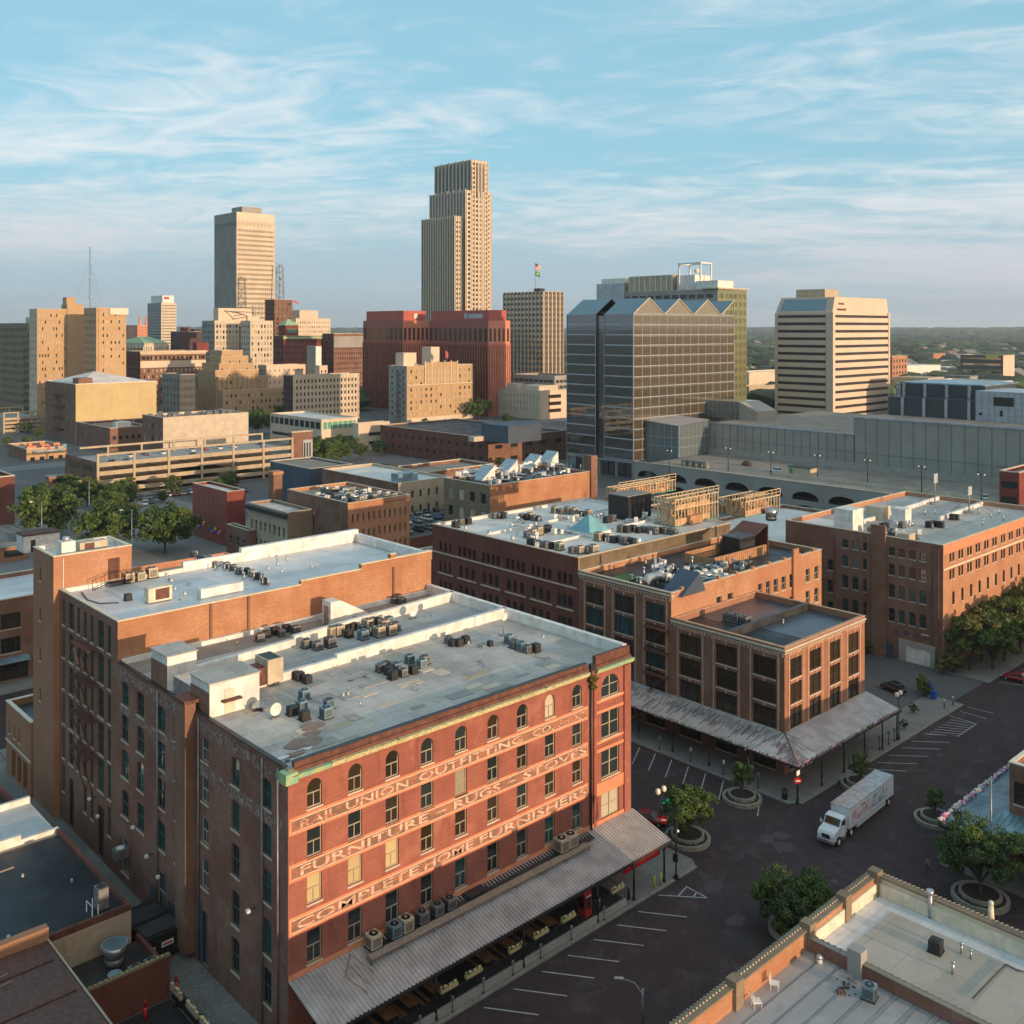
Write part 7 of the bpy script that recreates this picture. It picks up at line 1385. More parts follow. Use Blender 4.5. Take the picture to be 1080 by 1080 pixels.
m = MB(); a, b = P(85, 620, Z2), P(130, 637, Z2); m.tube([(*P(86, 625, Z2), Z2+.05), (*P(92, 633, Z2), Z2+.05), (*P(105, 637, Z2), Z2+.05), (*P(125, 636, Z2), Z2+.05)], .06, 5); solid('hose', m, ['tar'], 'black hose curling over the pale roof near the stair tower', 'hose')
# stair tower roof
x, y = P(72, 578, 26.3); t = thing('air_handler', 'white box with round vent on the stair tower roof', 'air handler', (36.5, 108, 26.2)); part('cabinet', sbox(-.7, -.7, 0, .7, .7, 1.5), ['white_paint'], t); m = MB(); m.cyl(0, 0, 1.5, 1.9, .35, 12); part('vent', m, ['galvanized'], t)
t = thing('air_handler', 'long tan ducted unit on the stair tower roof', 'air handler', (39.6, 108.5, 26.2)); part('cabinet', sbox(-1.7, -.5, .1, 1.2, .6, 1.0), ['tan_metal'], t); part('grille', sbox(-1.2, -.53, .3, -.2, -.503, .9), ['rust_duct'], t)
# arcaded warehouse roof
Z3 = 18.65; g = 'equipment on the cluttered bright roof'
rows_ = [((508, 548), (530, 546), 6), ((550, 547), (568, 549), 5), ((556, 566), (578, 560), 5), ((697, 562), (731, 566), 8), ((632, 569), (668, 575), 8), ((604, 582), (640, 586), 6), ((640, 552), (650, 545), 3), ((655, 560), (690, 562), 7), ((585, 540), (620, 545), 6), ((560, 575), (590, 580), 5), ((480, 556), (500, 550), 4)]
for i, (a, b, n) in enumerate(rows_): acs([(a[0]+(b[0]-a[0])*k/(n-1)+R.uniform(-.8, .8), a[1]+(b[1]-a[1])*k/(n-1)+R.uniform(-1, 1)) for k in range(n)], Z3, 'grey air conditioner in a row on the cluttered roof of the arcaded warehouse', g, 'gtd', 1.35)
vents([(R.uniform(500, 720), R.uniform(543, 585)) for _ in range(26)], Z3, 'duct', 'silver duct elbow with white fan box on the cluttered roof', g, 1.2); vents([(R.uniform(480, 730), R.uniform(541, 588)) for _ in range(40)], Z3, 'vent_pipe', 'vent pipe on the cluttered roof of the arcaded warehouse', g, 1.1); vents([(R.uniform(480, 730), R.uniform(541, 588)) for _ in range(22)], Z3, 'mushroom_vent', 'hooded vent on the cluttered roof of the arcaded warehouse', g, 1.4)
x, y = P(621, 562, Z3); t = thing('skylight', 'teal glass pyramid skylight on the cluttered bright roof', 'skylight', (x, y, Z3)); part('curb', sbox(-2.4, -2.4, 0, 2.4, 2.4, .5), ['white_paint'], t); m = MB(); m.v = [(-2.3, -2.3, .5), (2.3, -2.3, .5), (2.3, 2.3, .5), (-2.3, 2.3, .5), (0, 0, 2.9)]; m.f = [(0, 1, 4), (1, 2, 4), (2, 3, 4), (3, 0, 4)]; m.m = [0]*4; m.sm = [False]*4; part('glazing', m, ['teal_glass_roof'], t)
x, y = P(662, 549, Z3); t = thing('penthouse_box', 'black cubic mechanical penthouse on the cluttered roof before the timber frames', 'penthouse', (x, y, Z3)); part('wall', sbox(0, 0, 0, 6, 4.2, 3.8), ['black_iron'], t); part('roof', sbox(-.1, -.1, 3.8, 6.1, 4.3, 3.95), ['far_roof'], t); m = MB(); [m.box(.4+i*1.1, -.05, .3, .9+i*1.1, -.003, 3.4) for i in range(5)]; part('louvres', m, ['dark_metal'], t)
# ducted kitchen roof of the joined brick building
Z4 = 16.65; g = 'equipment on the dark ducted roof'
vents([(R.uniform(690, 770), 597+R.uniform(0, 22)) for _ in range(34)], Z4, 'duct', 'silver duct in the tangle on the dark roof behind the corner building', g, 1.2); vents([(R.uniform(660, 790), 596+R.uniform(0, 24)) for _ in range(26)], Z4, 'vent_pipe', 'silver flue on the dark roof behind the corner building', g, 1.8); acs([(R.uniform(720, 790), 596+R.uniform(0, 10)) for _ in range(14)], Z4, 'air conditioner among the ducts behind the corner building', g, 'gdb', 1.3)
x, y = P(782, 586, Z4); t = thing('cooling_tower', 'black square cooling tower standing above the dark ducted roof', 'cooling tower', (x, y, Z4)); part('cabinet', sbox(-2, -1, 0, 2, 2, 2.8), ['black_iron'], t); part('louvres', sbox(-1.8, -1.05, .4, 1.8, -1.003, 2.3), ['dark_metal'], t); part('rim', sbox(-2.1, -1.1, 2.8, 2.1, 2.1, 2.95), ['tar'], t)
x, y = P(690, 617, Z4); t = thing('air_handler', 'bulging silver insulated duct beside the roof garden', 'air handler', (x, y, Z4)); m = MB(); m.tube([(-2, 0, .5), (-1, .2, 1.0), (.8, 0, 1.1), (1.6, -.3, .6)], .6, 10); part('duct', m, ['galvanized'], t); m = MB(); m.cyl(1.2, .8, 0, 3.2, .18, 8); part('flue', m, ['galvanized'], t)
# corner office roof
Z5 = 13.63; acs([(768, 655), (777, 657), (786, 659)], Z5, 'silver air conditioner in the row of three on the corner office roof', 'air conditioners on the corner office roof', 'g', 1.5); vents([(741, 641), (748, 645), (755, 640), (762, 637), (752, 637), (770, 634), (778, 632)], Z5, 'duct', 'silver duct and fan box at the back of the corner office roof', 'ducts on the corner office roof', 1.1); vents([(826, 660), (725, 640), (735, 645)], Z5, 'vent_pipe', 'thin pipe on the corner office roof', 'pipes on the corner office roof', 1)
# right warehouse roof
Z6 = 17.65; g = 'equipment on the right brick warehouse roof'
acs([(R.uniform(915, 968), 556+R.uniform(0, 22)) for _ in range(14)], Z6, 'grey unit in the crowd of equipment at the near corner of the right warehouse roof', g, 'gdt', 1.3); vents([(R.uniform(918, 972), 550+R.uniform(0, 26)) for _ in range(14)], Z6, 'duct', 'silver duct near the white rooftop rooms of the right warehouse', g, 1.2); acs([(980, 556), (985, 555), (992, 556), (1005, 548), (1008, 548)], Z6, 'dark unit in the open middle of the right warehouse roof', g, 'd', 1.4); vents([(R.uniform(975, 1060), R.uniform(540, 560)) for _ in range(14)], Z6, 'vent_pipe', 'vent pipe in the open middle of the right warehouse roof', g, 1.5)
for px, py, h, wh in ((986, 531, 5, 'cluster of white panel antennas, left of the pair on the right warehouse roof'), (1022, 540, 4, 'white panel antenna on a mast, right of the pair on the right warehouse roof')):
    x, y = P(px, py, Z6); t = thing('cell_antenna', wh, 'antenna', (x, y, Z6)); m = MB(); m.cyl(0, 0, 0, h, .1, 6); m.bar((0, 0, h*.7), (3, -3, 0), .06); m.bar((0, 0, h*.7), (-3, 2, 0), .06); m.box(-1.5, -.3, 0, 1.5, .3, .25); part('mast', m, ['grey_metal'], t)
    for k in range(3): part('panel', sbox(-.6+k*.5, -.2, h*.75, -.38+k*.5, -.05, h+.5), ['white_paint'], t)
x, y = P(843, 573, 17.7); fan(145.5, 92.5, 17.65, 1.3, 'rusty-looking round fan on the left annex roof of the right warehouse')
# arched brick building and neighbours
g = 'units on the arched brick building roof'
for i in range(34):
    a, b = R.uniform(1, 12), R.uniform(1, 20); AC[R.choice('gdtb')]((AX+a, AY+b, AZ+.02), R.random(), 'unit in the clutter covering the arched brick building roof', g, R.uniform(.9, 1.3))
for i in range(20): VT['duct']((AX+R.uniform(1, 13), AY+R.uniform(1, 20), AZ+.02), R.random()*6, 'silver duct in the clutter covering the arched brick building roof', g, 1.2)
for i in range(30): a, b = R.uniform(2, 36), R.uniform(2, 10); VT[R.choice(['duct', 'mushroom_vent', 'vent_pipe', 'box_vent'])]((KX+a, KY+b, KZ+.02), R.random()*6, 'vent or duct in front of the slanted skylights', 'vents on the skylight building roof', 1.4)
for _ in range(30): x, y = KX+R.uniform(3, 34), KY+R.uniform(11, 17); VT[R.choice(['duct', 'mushroom_vent', 'box_vent'])]((x, y, KZ), R.random()*6, 'white duct in the bright cluttered strip behind the slanted skylights', 'white ducts behind the slanted skylights', 1.8)
# foreground roof
g = None
x, y = P(987, 1004, fz); AC['d']((x, y, fz+.04), .1, 'black square air conditioner on the beige membrane, right of the dividing wall', None, .95)
x, y = P(917, 1053, fz); AC['b']((x, y, fz+.02), .2, 'grey air conditioner left of the brick dividing wall', None, .85)
VT['vent_pipe']((*P(981, 968, fz), fz), 0, 'tall dark flue on the white foreground roof', None, (1.7, 1.7, 2.3)); VT['mushroom_vent']((*P(864, 1015, fz), fz), 0, 'silver round vent on the grey foreground roof', None, .9)
VT['vent_pipe']((*P(1005, 1028, fz), fz), 0, 'short black vent on the beige membrane', None, 1.1); VT['vent_pipe']((*P(1024, 1012, fz), fz), 0, 'small grey vent right of the black air conditioner', None, .8); VT['vent_pipe']((*P(1014, 1006, fz), fz), 0, 'bent cable post beside the black air conditioner', None, .9)
x, y = P(1044, 983, fz); t = thing('wrapped_post', 'white wrapped statue-like post standing on the right foreground parapet', 'post', (x+.2, y, fz)); m = MB(); m.cyl(0, 0, 0, .5, .34, 8, r2=.28); m.cyl(0, 0, .5, 1.7, .24, 8, r2=.16); m.sphere(0, 0, 1.85, .17); part('body', m, ['cream_paint'], t)
m = MB(); p = [P(1026, 1055, fz), P(1045, 1035, fz), P(1061, 1019, fz), P(1072, 1025, fz), P(1082, 1027, fz)]; m.tube([(*q, fz+.12) for q in p], .04, 5); solid('roof_cable', m, ['dark_metal'], 'dark cable running over the beige membrane at the right edge', 'cable')
for px, py, wh in ((817, 1043, 'overturned white plastic chair nearer the brick dividing wall'), (798, 1062, 'overturned white plastic chair nearest the lower edge')):
    x, y = P(px, py, fz); t = thing('plastic_chair', wh, 'chair', (x, y, fz), R.random()*3); m = MB(); m.box(-.25, -.25, .35, .25, .25, .39); part('seat', m, ['white_paint'], t); m = MB()
    for k in range(5): m.box(-.25+k*.11, .25, .37, -.19+k*.11, .29, .8)
    m.box(-.25, .25, .8, .25, .29, .86); part('backrest', m, ['white_paint'], t)
    for a, b in ((-.22, -.22), (.22, -.22), (-.22, .22), (.22, .22)): m = MB(); m.bar((a, b, 0), (a, b, .36), .02); part('leg', m, ['white_paint'], t)
m = MB()
for _ in range(40): x, y = R.gauss(0, .5), R.gauss(0, .25); m.sphere(x, y, .04, R.uniform(.04, .12), 0, .5, 5, 3)
o = solid('debris', m, ['rust'], 'scatter of rust-brown debris on the grey foreground roof', 'debris', loc=(*P(890, 1043, fz), fz)); o['kind'] = 'stuff'
# lower left roofs
vents([(24, 925), (9, 992), (76, 930)], 4.45, 'mushroom_vent', 'vent on the dark low roof by the alley', 'vents on the low alley roofs', .8)
x, y = P(104, 945, 4.5); t = thing('air_conditioner', 'upright grey fan unit in a white frame at the corner of the dark low roof', 'air conditioner', (29.2, 78.6, 4.45)); part('cabinet', sbox(-.4, -.5, .3, .4, .5, 1.9), ['grey_metal'], t); m = MB(); m.cyl(0, 0, 1.9, 1.95, .35, 14); part('fan_guard', m, ['dark_metal'], t); m = MB(); [m.bar((a, b, 0), (a, b, .9), .04) for a in (-.9, -.45) for b in (-.6, .6)]; m.bar((-.9, -.6, .9), (-.9, .6, .9), .04); m.bar((-.9, -.6, .05), (.6, -.6, .05), .04); part('frame', m, ['white_paint'], t)
for x, wh in ((29.4, 'left grey fan unit behind the service yard wall'), (30.6, 'right grey fan unit behind the service yard wall')): AC['g']((x, 72.4, 1.9), 0, wh, 'fan units in the service yard', 1.15)
x, y = P(135, 890, 3); t = thing('air_conditioner', 'small wall-hung air conditioner under a yellow box on the alley wall', 'air conditioner', (34.75, 88.2, 3.0)); part('cabinet', sbox(-.9, -.5, 0, 0.3, .5, .8), ['grey_metal'], t); m = MB(); m.cyl(-.3, 0, .8, .84, .35, 12); part('fan_guard', m, ['white_paint'], t); part('bracket', sbox(-.8, -.4, -.1, .3, .4, -.003), ['dark_metal'], t)
# ================================================================= terrace under the front canopy
t = thing('patio', 'raised dark patio deck with black railing under the grey corrugated canopy', 'patio', (36, 56.2, .15)); part('deck', sbox(0, 0, 0, 29.5, 4.1, .45), ['dark_metal'], t); part('base_wall', sbox(0, -.2, 0, 29.5, -.003, .55), ['concrete'], t); m = MB()
for i in range(60): m.bar((i*.5, -.1, .55), (i*.5, -.1, 1.45), .018)
m.bar((0, -.1, 1.45), (29.5, -.1, 1.45), .035); m.bar((0, -.1, .7), (29.5, -.1, .7), .025); m.bar((29.5, -.1, 1.45), (29.5, 4, 1.45), .035); [m.bar((29.5, k*.5, .5), (29.5, k*.5, 1.45), .018) for k in range(9)]; part('railing', m, ['black_iron'], t)
tb = thing('patio_table', 'x', 'table'); m = MB(); [m.box(-.95+0, -.42+k*.17, .73, .95, -.27+k*.17, .77) for k in range(5)]; part('tabletop', m, ['wood_table'], tb)
for s in (-1, 1): m = MB(); m.box(-.95, s*.75-.13, .42, .95, s*.75+.13, .46); part('bench', m, ['wood_table'], tb)
for s in (-1, 1): m = MB(); m.box(s*.7-.04, -.7, 0, s*.7+.04, .7, .06); m.bar((s*.7, -.6, 0), (s*.7, -.2, .73), .04); m.bar((s*.7, .6, 0), (s*.7, .2, .73), .04); part('leg', m, ['black_iron'], tb)
tp = Proto(tb)
ords = ('leftmost', 'second', 'third', 'fourth', 'fifth', 'sixth', 'seventh')
for i, px in enumerate((403, 427, 452, 507, 531, 553, 573)): x = onY(58.0, px); tp((x, 57.9, .6), math.pi/2, '%s dark wooden picnic table from the left on the patio' % ords[i], 'picnic tables on the patio', 1.1)
fb = thing('flower_box', 'x', 'flower box'); m = MB(); m.box(-.75, -.13, 0, .75, .13, .24); part('box', m, ['yellow_stucco'], fb); m = MB(); [m.sphere(-.65+k*.145, R.uniform(-.05, .05), .33+R.uniform(-.04, .08), .11, k % 3, 1, 5, 3) for k in range(10)]; part('flowers', m, ['flower_yellow', 'leaf', 'white_paint'], fb); fp = Proto(fb)
for i, px in enumerate((473, 499, 544, 570, 599, 651)): x = onY(56.4, px); fp((x, 56.35, 1.55), 0, '%s cream flower box from the left on the patio rail' % ords[i], 'flower boxes on the patio rail', 1.05)
x = onY(57.2, 615); t = thing('phone_booth', 'bright red domed phone kiosk on the patio under the canopy', 'phone booth', (x, 57.0, .6)); m = MB(); m.box(-.42, -.42, 0, .42, .42, 1.75); part('body', m, ['red_paint'], t); m = MB(); m.tube([(-.43, 0, 1.72), (.43, 0, 1.72)], .42, 16); part('dome', m, ['red_paint'], t); part('window', sbox(-.27, -.45, .7, .27, -.423, 1.6), ['glass_dark'], t); part('window', sbox(-.45, -.27, .7, -.423, .27, 1.6), ['glass_dark'], t); part('sign_strip', sbox(-.3, -.46, 1.64, .3, -.43, 1.74), ['sign_white'], t)
x = onY(57.2, 628); t = thing('litter_bin', 'grey litter bin to the right of the red phone kiosk', 'bin', (x, 57, .6)); m = MB(); m.cyl(0, 0, 0, .8, .25, 12, r2=.3); part('body', m, ['grey_metal'], t); m = MB(); m.cyl(0, 0, .8, .9, .3, 12, r2=.15); part('lid', m, ['dark_metal'], t)
t = thing('awning', 'dark red fabric awning under the right end of the corrugated canopy', 'awning', (66, 56.4, 2.6)); m = MB(); m.box(-.5, -.1, 0, 4.5, 0, .7); part('valance', m, ['red_paint'], t); m = MB(); m.poly([(-.5, 0, .7), (4.5, 0, .7), (4.5, 1.5, .9), (-.5, 1.5, .9)]); part('cloth', m, ['red_paint'], t)
# ================================================================= street furniture
def globe_lamp(x, y, h, label, n=2):
    t = thing('street_lamp', label, 'street lamp', (x, y, .1)); m = MB(); m.cyl(0, 0, 0, .7, .17, 8, r2=.09); m.cyl(0, 0, .7, h-.5, .06, 8); part('post', m, ['black_iron'], t); m = MB(); m.tube([(-.45, 0, h-.55), (-.3, 0, h-.75), (.3, 0, h-.75), (.45, 0, h-.55)], .04, 5); part('bracket', m, ['black_iron'], t)
    for s in (-1, 1): m = MB(); m.sphere(s*.45, 0, h-.25, .27, 0, 1.15, 10, 7); part('globe', m, ['globe_glass'], t); m = MB(); m.cyl(s*.45, 0, h-.62, h-.5, .14, 8); part('collar', m, ['black_iron'], t)
plain('globe_glass', (.75, .68, .55), .3, .05)
globe_lamp(*P(697, 893), 5.6, 'twin-globe street lamp beside the dark red car'); globe_lamp(*P(948, 781), 5.8, 'twin-globe street lamp at the right end of the corner canopy')
x, y = P(697, 893); t = thing('street_sign', 'green street name plates crossed on the twin-globe lamp post', 'sign', (x+.02, y-.12, 4.1)); part('plate', sbox(.1, -.02, 0, 1.1, .02, .24), ['green_sign'], t); part('plate', sbox(.12, -.8, .26, .16, .1, .5), ['green_sign'], t)
def disc_sign(x, y, z, label, col='red_paint'):
    t = thing('road_sign', label, 'road sign', (x, y, z), -.75); m = MB(); n = 16; m.poly([(.38*math.cos(2*math.pi*k/n), 0, .38*math.sin(2*math.pi*k/n)) for k in range(n)]); m.poly([(.38*math.cos(2*math.pi*k/n), .03, .38*math.sin(2*math.pi*k/n)) for k in range(n)]); part('plate', m, [col], t); m = MB(); m.box(-.24, -.02, -.06, .24, -.006, .06); part('bar', m, ['sign_white'], t)
disc_sign(x, y-.35, 2.7, 'red and white no-entry sign on the lamp post by the red car')
x, y = P(838.6, 850); x += .4; t = thing('sign_post', 'black signal post at the kerb below the canopy corner', 'post', (x, y, .1)); m = MB(); m.cyl(0, 0, 0, 3.5, .06, 8); m.cyl(0, 0, 0, .4, .14, 8); part('post', m, ['black_iron'], t); part('plate', sbox(-.25, -.1, 3.0, .35, -.07, 3.5), ['sign_white'], t); disc_sign(x-.05, y-.12, 2.55, 'red and white no-entry sign on the post below the canopy corner')
x, y = P(713, 928); t = thing('signal_post', 'thick black signal post on the corner pavement at the canopy end', 'post', (x, y, .1)); m = MB(); m.cyl(0, 0, 0, .2, .26, 10); m.cyl(0, 0, .2, .55, .18, 10, r2=.1); m.cyl(0, 0, .5, 5.4, .075, 8); part('post', m, ['black_iron'], t); part('signal_box', sbox(-.22, -.2, 1.6, .0, .2, 2.3), ['black_iron'], t); part('signal_head', sbox(-.15, -.15, 4.6, .15, .15, 5.5), ['black_iron'], t); m = MB(); m.sphere(0, -.2, 4.4, .13); part('lamp', m, ['sign_white'], t)
for i, (px, py) in enumerate(((663, 950), (690, 938), (697, 935))): x, y = P(px, py); t = thing('bollard', ('dark bollard on the pavement at the right end of the patio', 'yellow bollard left of the black canopy end post', 'yellow bollard right of the black canopy end post')[i], 'bollard', (x, y, .15)); m = MB(); m.cyl(0, 0, 0, 1.0, .09 if i else .12, 8); part('post', m, ['yellow_paint' if i else 'black_iron'], t); m = MB(); m.sphere(0, 0, 1.0, .1 if i else .13, 0, .6, 8, 4); part('cap', m, ['yellow_paint' if i else 'grey_metal'], t)
mt_ = thing('parking_meter', 'x', 'parking meter'); m = MB(); m.cyl(0, 0, 0, 1.1, .04, 6); m.cyl(0, 0, 0, .12, .1, 6); part('post', m, ['black_iron'], mt_); m = MB(); m.box(-.14, -.09, 1.1, .14, .09, 1.4); m.sphere(0, 0, 1.42, .13, 0, .8, 8, 5); part('head', m, ['grey_metal'], mt_); mp_ = Proto(mt_)
for y in (60.5, 65, 69.5, 74, 78.5): mp_((92.6, y, .15), 0, 'black parking meter along the side street kerb under the rusty canopy', 'parking meters along the side street', 1.1)
for x in (104.3, 108.5, 111.5, 113.8, 115.2): mp_((x, 56.2, .15), 0, 'grey parking meter along the kerb below the corner canopy', 'parking meters along the front street', 1.1)
for x in (40, 43, 46, 49, 52, 55, 58.5, 62.5): mp_((x, 55.85, .12), 0, 'parking meter along the kerb before the patio', 'parking meters before the patio', .8)
for px, py in ((996-0, 748), (1005, 745)): x, y = P(px, py); AC_ = thing('bollard', 'short steel bollard on the far corner pavement, %s of the two' % ('left' if px < 1000 else 'right'), 'bollard', (x, y, .15)); m = MB(); m.cyl(0, 0, 0, 1.1, .1, 8); part('post', m, ['grey_metal'], AC_); m = MB(); m.sphere(0, 0, 1.1, .12, 0, .7, 8, 4); part('cap', m, ['sign_white'], AC_)
x, y = P(833, 846); t = thing('litter_bin', 'black litter bin under the rusty canopy corner', 'bin', (x, y+.6, .15)); m = MB(); m.cyl(0, 0, 0, .95, .28, 12, r2=.34); part('body', m, ['black_iron'], t); m = MB(); m.cyl(0, 0, .95, 1.1, .34, 12, r2=.15); part('lid', m, ['black_iron'], t)
# cobra lamp at the bottom and lamp through the blue canopy
x, y = P(678, 1085); t = thing('street_lamp', 'curved-arm grey street lamp at the bottom edge of the picture', 'street lamp', (x, y, 0)); zt = Zat(x, y, 1043); m = MB(); m.cyl(0, 0, 0, zt, .09, 8); m.tube([(0, 0, zt-.4), (-.35, .45, zt+.35), (-1.0, 1.1, zt+.65)], .05, 6); part('post', m, ['grey_metal'], t); m = MB(); m.obox(-1.15, 1.25, zt+.58, .65, .26, .13, -.8); part('lamp_head', m, ['galvanized'], t)
x, y = P(1043, 908); t = thing('street_lamp', 'thin grey street lamp rising through the blue-grey canopy', 'street lamp', (94.9, 37.0, 0)); m = MB(); m.cyl(0, 0, 0, 8.2, .09, 8); m.bar((0, 0, 7.6), (-.9, .6, 7.4), .05); part('post', m, ['grey_metal'], t); m = MB(); m.obox(-1.1, .75, 7.25, .6, .3, .2, -.6); part('lamp_head', m, ['galvanized'], t)
for i, (px, py, wh) in enumerate(((94, 492, 'tall grey road lamp among the trees before the long garage'), (139, 531, 'road lamp standing before the right of the two dark trees'), (44, 520, 'road lamp over the leftmost big street tree'))): x, y = P(px, py+60); t = thing('street_lamp', wh, 'street lamp', (x, y, 0)); m = MB(); m.cyl(0, 0, 0, 11, .12, 8, r2=.08); m.bar((0, 0, 10.8), (-1.8, .8, 11), .06); part('post', m, ['grey_metal'], t); m = MB(); m.box(-2.4, .6, 10.9, -1.7, 1.0, 11.1); part('lamp_head', m, ['galvanized'], t)
# alley wall lamps
for i, (y, z) in enumerate(((82.6, 5.2), (80.3, 4.4), (64.9, 8.2), (95.8, 5.5), (93.7, 4.6), (85.5, 6.6))): t = thing('wall_lamp', ('flood lamp pair on the alley wall beneath the second column of windows', 'white flood lamp low on the alley wall near the container', 'small white flood lamp on the plain brick near the front corner', 'white tube lamp on the green-framed wall, higher one', 'white tube lamp on the green-framed wall, lower one', 'flood lamp on the alley wall beside the downpipe')[i], 'wall lamp', (UX, y, z)); part('arm', sbox(-.5, -.04, 0, -.003, .04, .06), ['dark_metal'], t); part('lamp', sbox(-.75, -.14, -.1, -.501, .14, .12), ['sign_white'], t)
# ================================================================= vehicles
def car(label, x, y, rz, col, suv=0, cat='car', z=.03):
    t = thing('parked_car', label, cat, (x, y, z), rz); L_, Wd = 4.5, 1.8; h1 = .88+.1*suv; h2 = 1.42+.25*suv
    st = [(-2.25, .45, .62, .80), (-2.15, .30, .80+.12*suv, .86), (-1.3, .22, h1+.04, .9), (0, .22, h1, .9), (.95, .22, h1-.03, .9), (1.9, .24, .74+.1*suv, .86), (2.2, .36, .60, .78), (2.26, .45, .52, .68)]
    m = MB(); rings = []
    for sx, zb, zt, hw in st:
        b = len(m.v); m.v += [(sx, -hw*.9, zb), (sx, -hw, (zb+zt)*.5), (sx, -hw*.93, zt-.05), (sx, -hw*.75, zt), (sx, hw*.75, zt), (sx, hw*.93, zt-.05), (sx, hw, (zb+zt)*.5), (sx, hw*.9, zb)]; rings.append(b)
    for a, b in zip(rings, rings[1:]):
        for k in range(8): m.f.append((a+k, b+k, b+(k+1) % 8, a+(k+1) % 8)); m.m.append(0); m.sm.append(True)
    m.f.append(tuple(rings[0]+k for k in range(8))); m.f.append(tuple(rings[-1]+7-k for k in range(8))); m.m += [0, 0]; m.sm += [False]*2; part('body', m, [col], t)
    xb0, xb1, xt0, xt1 = (-1.95 if suv else -1.6), .95, (-1.7 if suv else -1.0), .25
    m = MB(); m.v = [(xb0, -.78, h1-.02), (xb1, -.78, h1-.04), (xb1, .78, h1-.04), (xb0, .78, h1-.02), (xt0, -.62, h2-.04), (xt1, -.62, h2-.04), (xt1, .62, h2-.04), (xt0, .62, h2-.04)]; m.f = [(0, 1, 5, 4), (1, 2, 6, 5), (2, 3, 7, 6), (3, 0, 4, 7)]; m.m = [0]*4; m.sm = [False]*4; part('windows', m, ['glass_blue' if col == 'car_red' else 'glass_dark'], t)
    m = MB(); m.v = [(xt0-.05, -.66, h2-.06), (xt1+.08, -.66, h2-.06), (xt1+.08, .66, h2-.06), (xt0-.05, .66, h2-.06), (xt0+.1, -.55, h2+.01), (xt1-.05, -.55, h2+.01), (xt1-.05, .55, h2+.01), (xt0+.1, .55, h2+.01)]; m.f = [(0, 1, 5, 4), (1, 2, 6, 5), (2, 3, 7, 6), (3, 0, 4, 7), (4, 5, 6, 7)]; m.m = [0]*5; m.sm = [False]*5
    for sx in (xb0+.15, -.25, xb1-.1):
        tx = {xb0+.15: xt0+.08, -.25: -.3, xb1-.1: xt1-.02}[sx]
        for s in (-1, 1): m.bar((sx, s*.78, h1-.03), (tx, s*.62, h2-.05), .045)
    part('roof', m, [col], t)
    for sx in (-1.4, 1.4):
        for s in (-1, 1):
            m = MB(); m.tube([(sx, s*.72, .33), (sx, s*.92, .33)], .33, 16); wh = part('wheel', m, ['rubber'], t); m = MB(); m.tube([(sx, s*.90, .33), (sx, s*.93, .33)], .2, 12); part('rim', m, ['galvanized'], wh)
    for s in (-1, 1): part('headlight', (lambda q: (q.box(2.1, s*.62-.16, .55, 2.245, s*.62+.16, .68), q)[-1])(MB()), ['sign_white'], t); part('tail_light', (lambda q: (q.box(-2.27, s*.65-.14, .6, -2.16, s*.65+.14, .76), q)[-1])(MB()), ['red_paint'], t)
    t.scale = (.84,)*3
    return t
car('dark red car with blue windscreen parked beside the painted warehouse', *P(684, 868), math.radians(-62), 'car_red')
x, y = P(1072, 718); car('bright red car parked under the trees at the right edge', x, y, math.radians(95), 'car_bright_red', 0)
x, y = P(958, 738); car('black car parked behind the green bushes in the parking lot', 131.2, 64.2, math.radians(70), 'car_black', 1)
x, y = P(918, 735); car('bright blue car partly hidden behind the corner building', 121.0, 64.5, math.radians(60), 'blue_plastic')
x, y = P(32, 848); car('black pickup-like car parked in the alley by the stepped parapet', 32.6, 101.0, math.radians(92), 'car_black', 1)
x, y = P(787, 491, 7.9); car('dark car alone on the parking deck', x, y, 1.2, 'car_black', 1, z=7.92); x, y = P(818, 498, 7.9); car('white van-like car on the parking deck', x, y, 1.4, 'car_white', 1, z=7.92); x, y = P(1040, 527, 7.9); car('white pickup-like car at the right end of the parking deck', x, y, .3, 'car_white', 1, z=7.92)
x, y = P(930, 703); car('dark car in the shade by the climbing plants of the right warehouse', 137, 79, .1, 'car_grey')
base = bpy.data.objects['parked_car']; cars = {}
def cars_at(pts, lab, grp, rz, z=.05, cols=('car_white', 'car_grey', 'car_black', 'car_blue', 'car_red', 'car_white')):
    for i, (x, y) in enumerate(pts):
        cc = R.choice(cols)
        if cc not in cars: cars[cc] = car(lab, x, y, rz, cc, i % 2); cars[cc]['group'] = grp; cars[cc].location.z = z
        else: dup(cars[cc], (x, y, z), rz+R.choice([0, math.pi]), lab, grp)
lot = []
for j, py in enumerate((556, 549)):
    for i in range(7): lot.append(P(443+i*11+j*4, py-i*.3, 5.0))
m = MB(); (xa, ya), (xb, yb) = P(430, 566, 5.0), P(520, 548, 5.0); m.box(xa-4, ya-2, 0, xb+8, ya+24, 4.98); t = thing('parking_roof', 'dark rooftop car park packed with cars behind the arcaded warehouse', 'car park', (0, 0, 0)); part('wall', m, ['dark_brick'], t); part('deck', sbox(xa-3.8, ya-1.8, 4.981, xb+7.8, ya+23.8, 5.0), ['asphalt'], t)
cars_at([(xa+2+3.0*i, ya+3+8.5*j) for j in range(3) for i in range(9)], 'car in the packed rows on the rooftop car park', 'cars on the rooftop car park', math.pi/2, 5.03)
cars_at([P(px, py) for px, py in ((147, 535), (153, 533), (160, 531), (168, 529), (40, 555), (55, 552), (245, 505), (258, 500), (135, 538))], 'car on the street lot below the long garage', 'cars below the long garage', 1.2)
X_, Y_ = PD(103, 292)
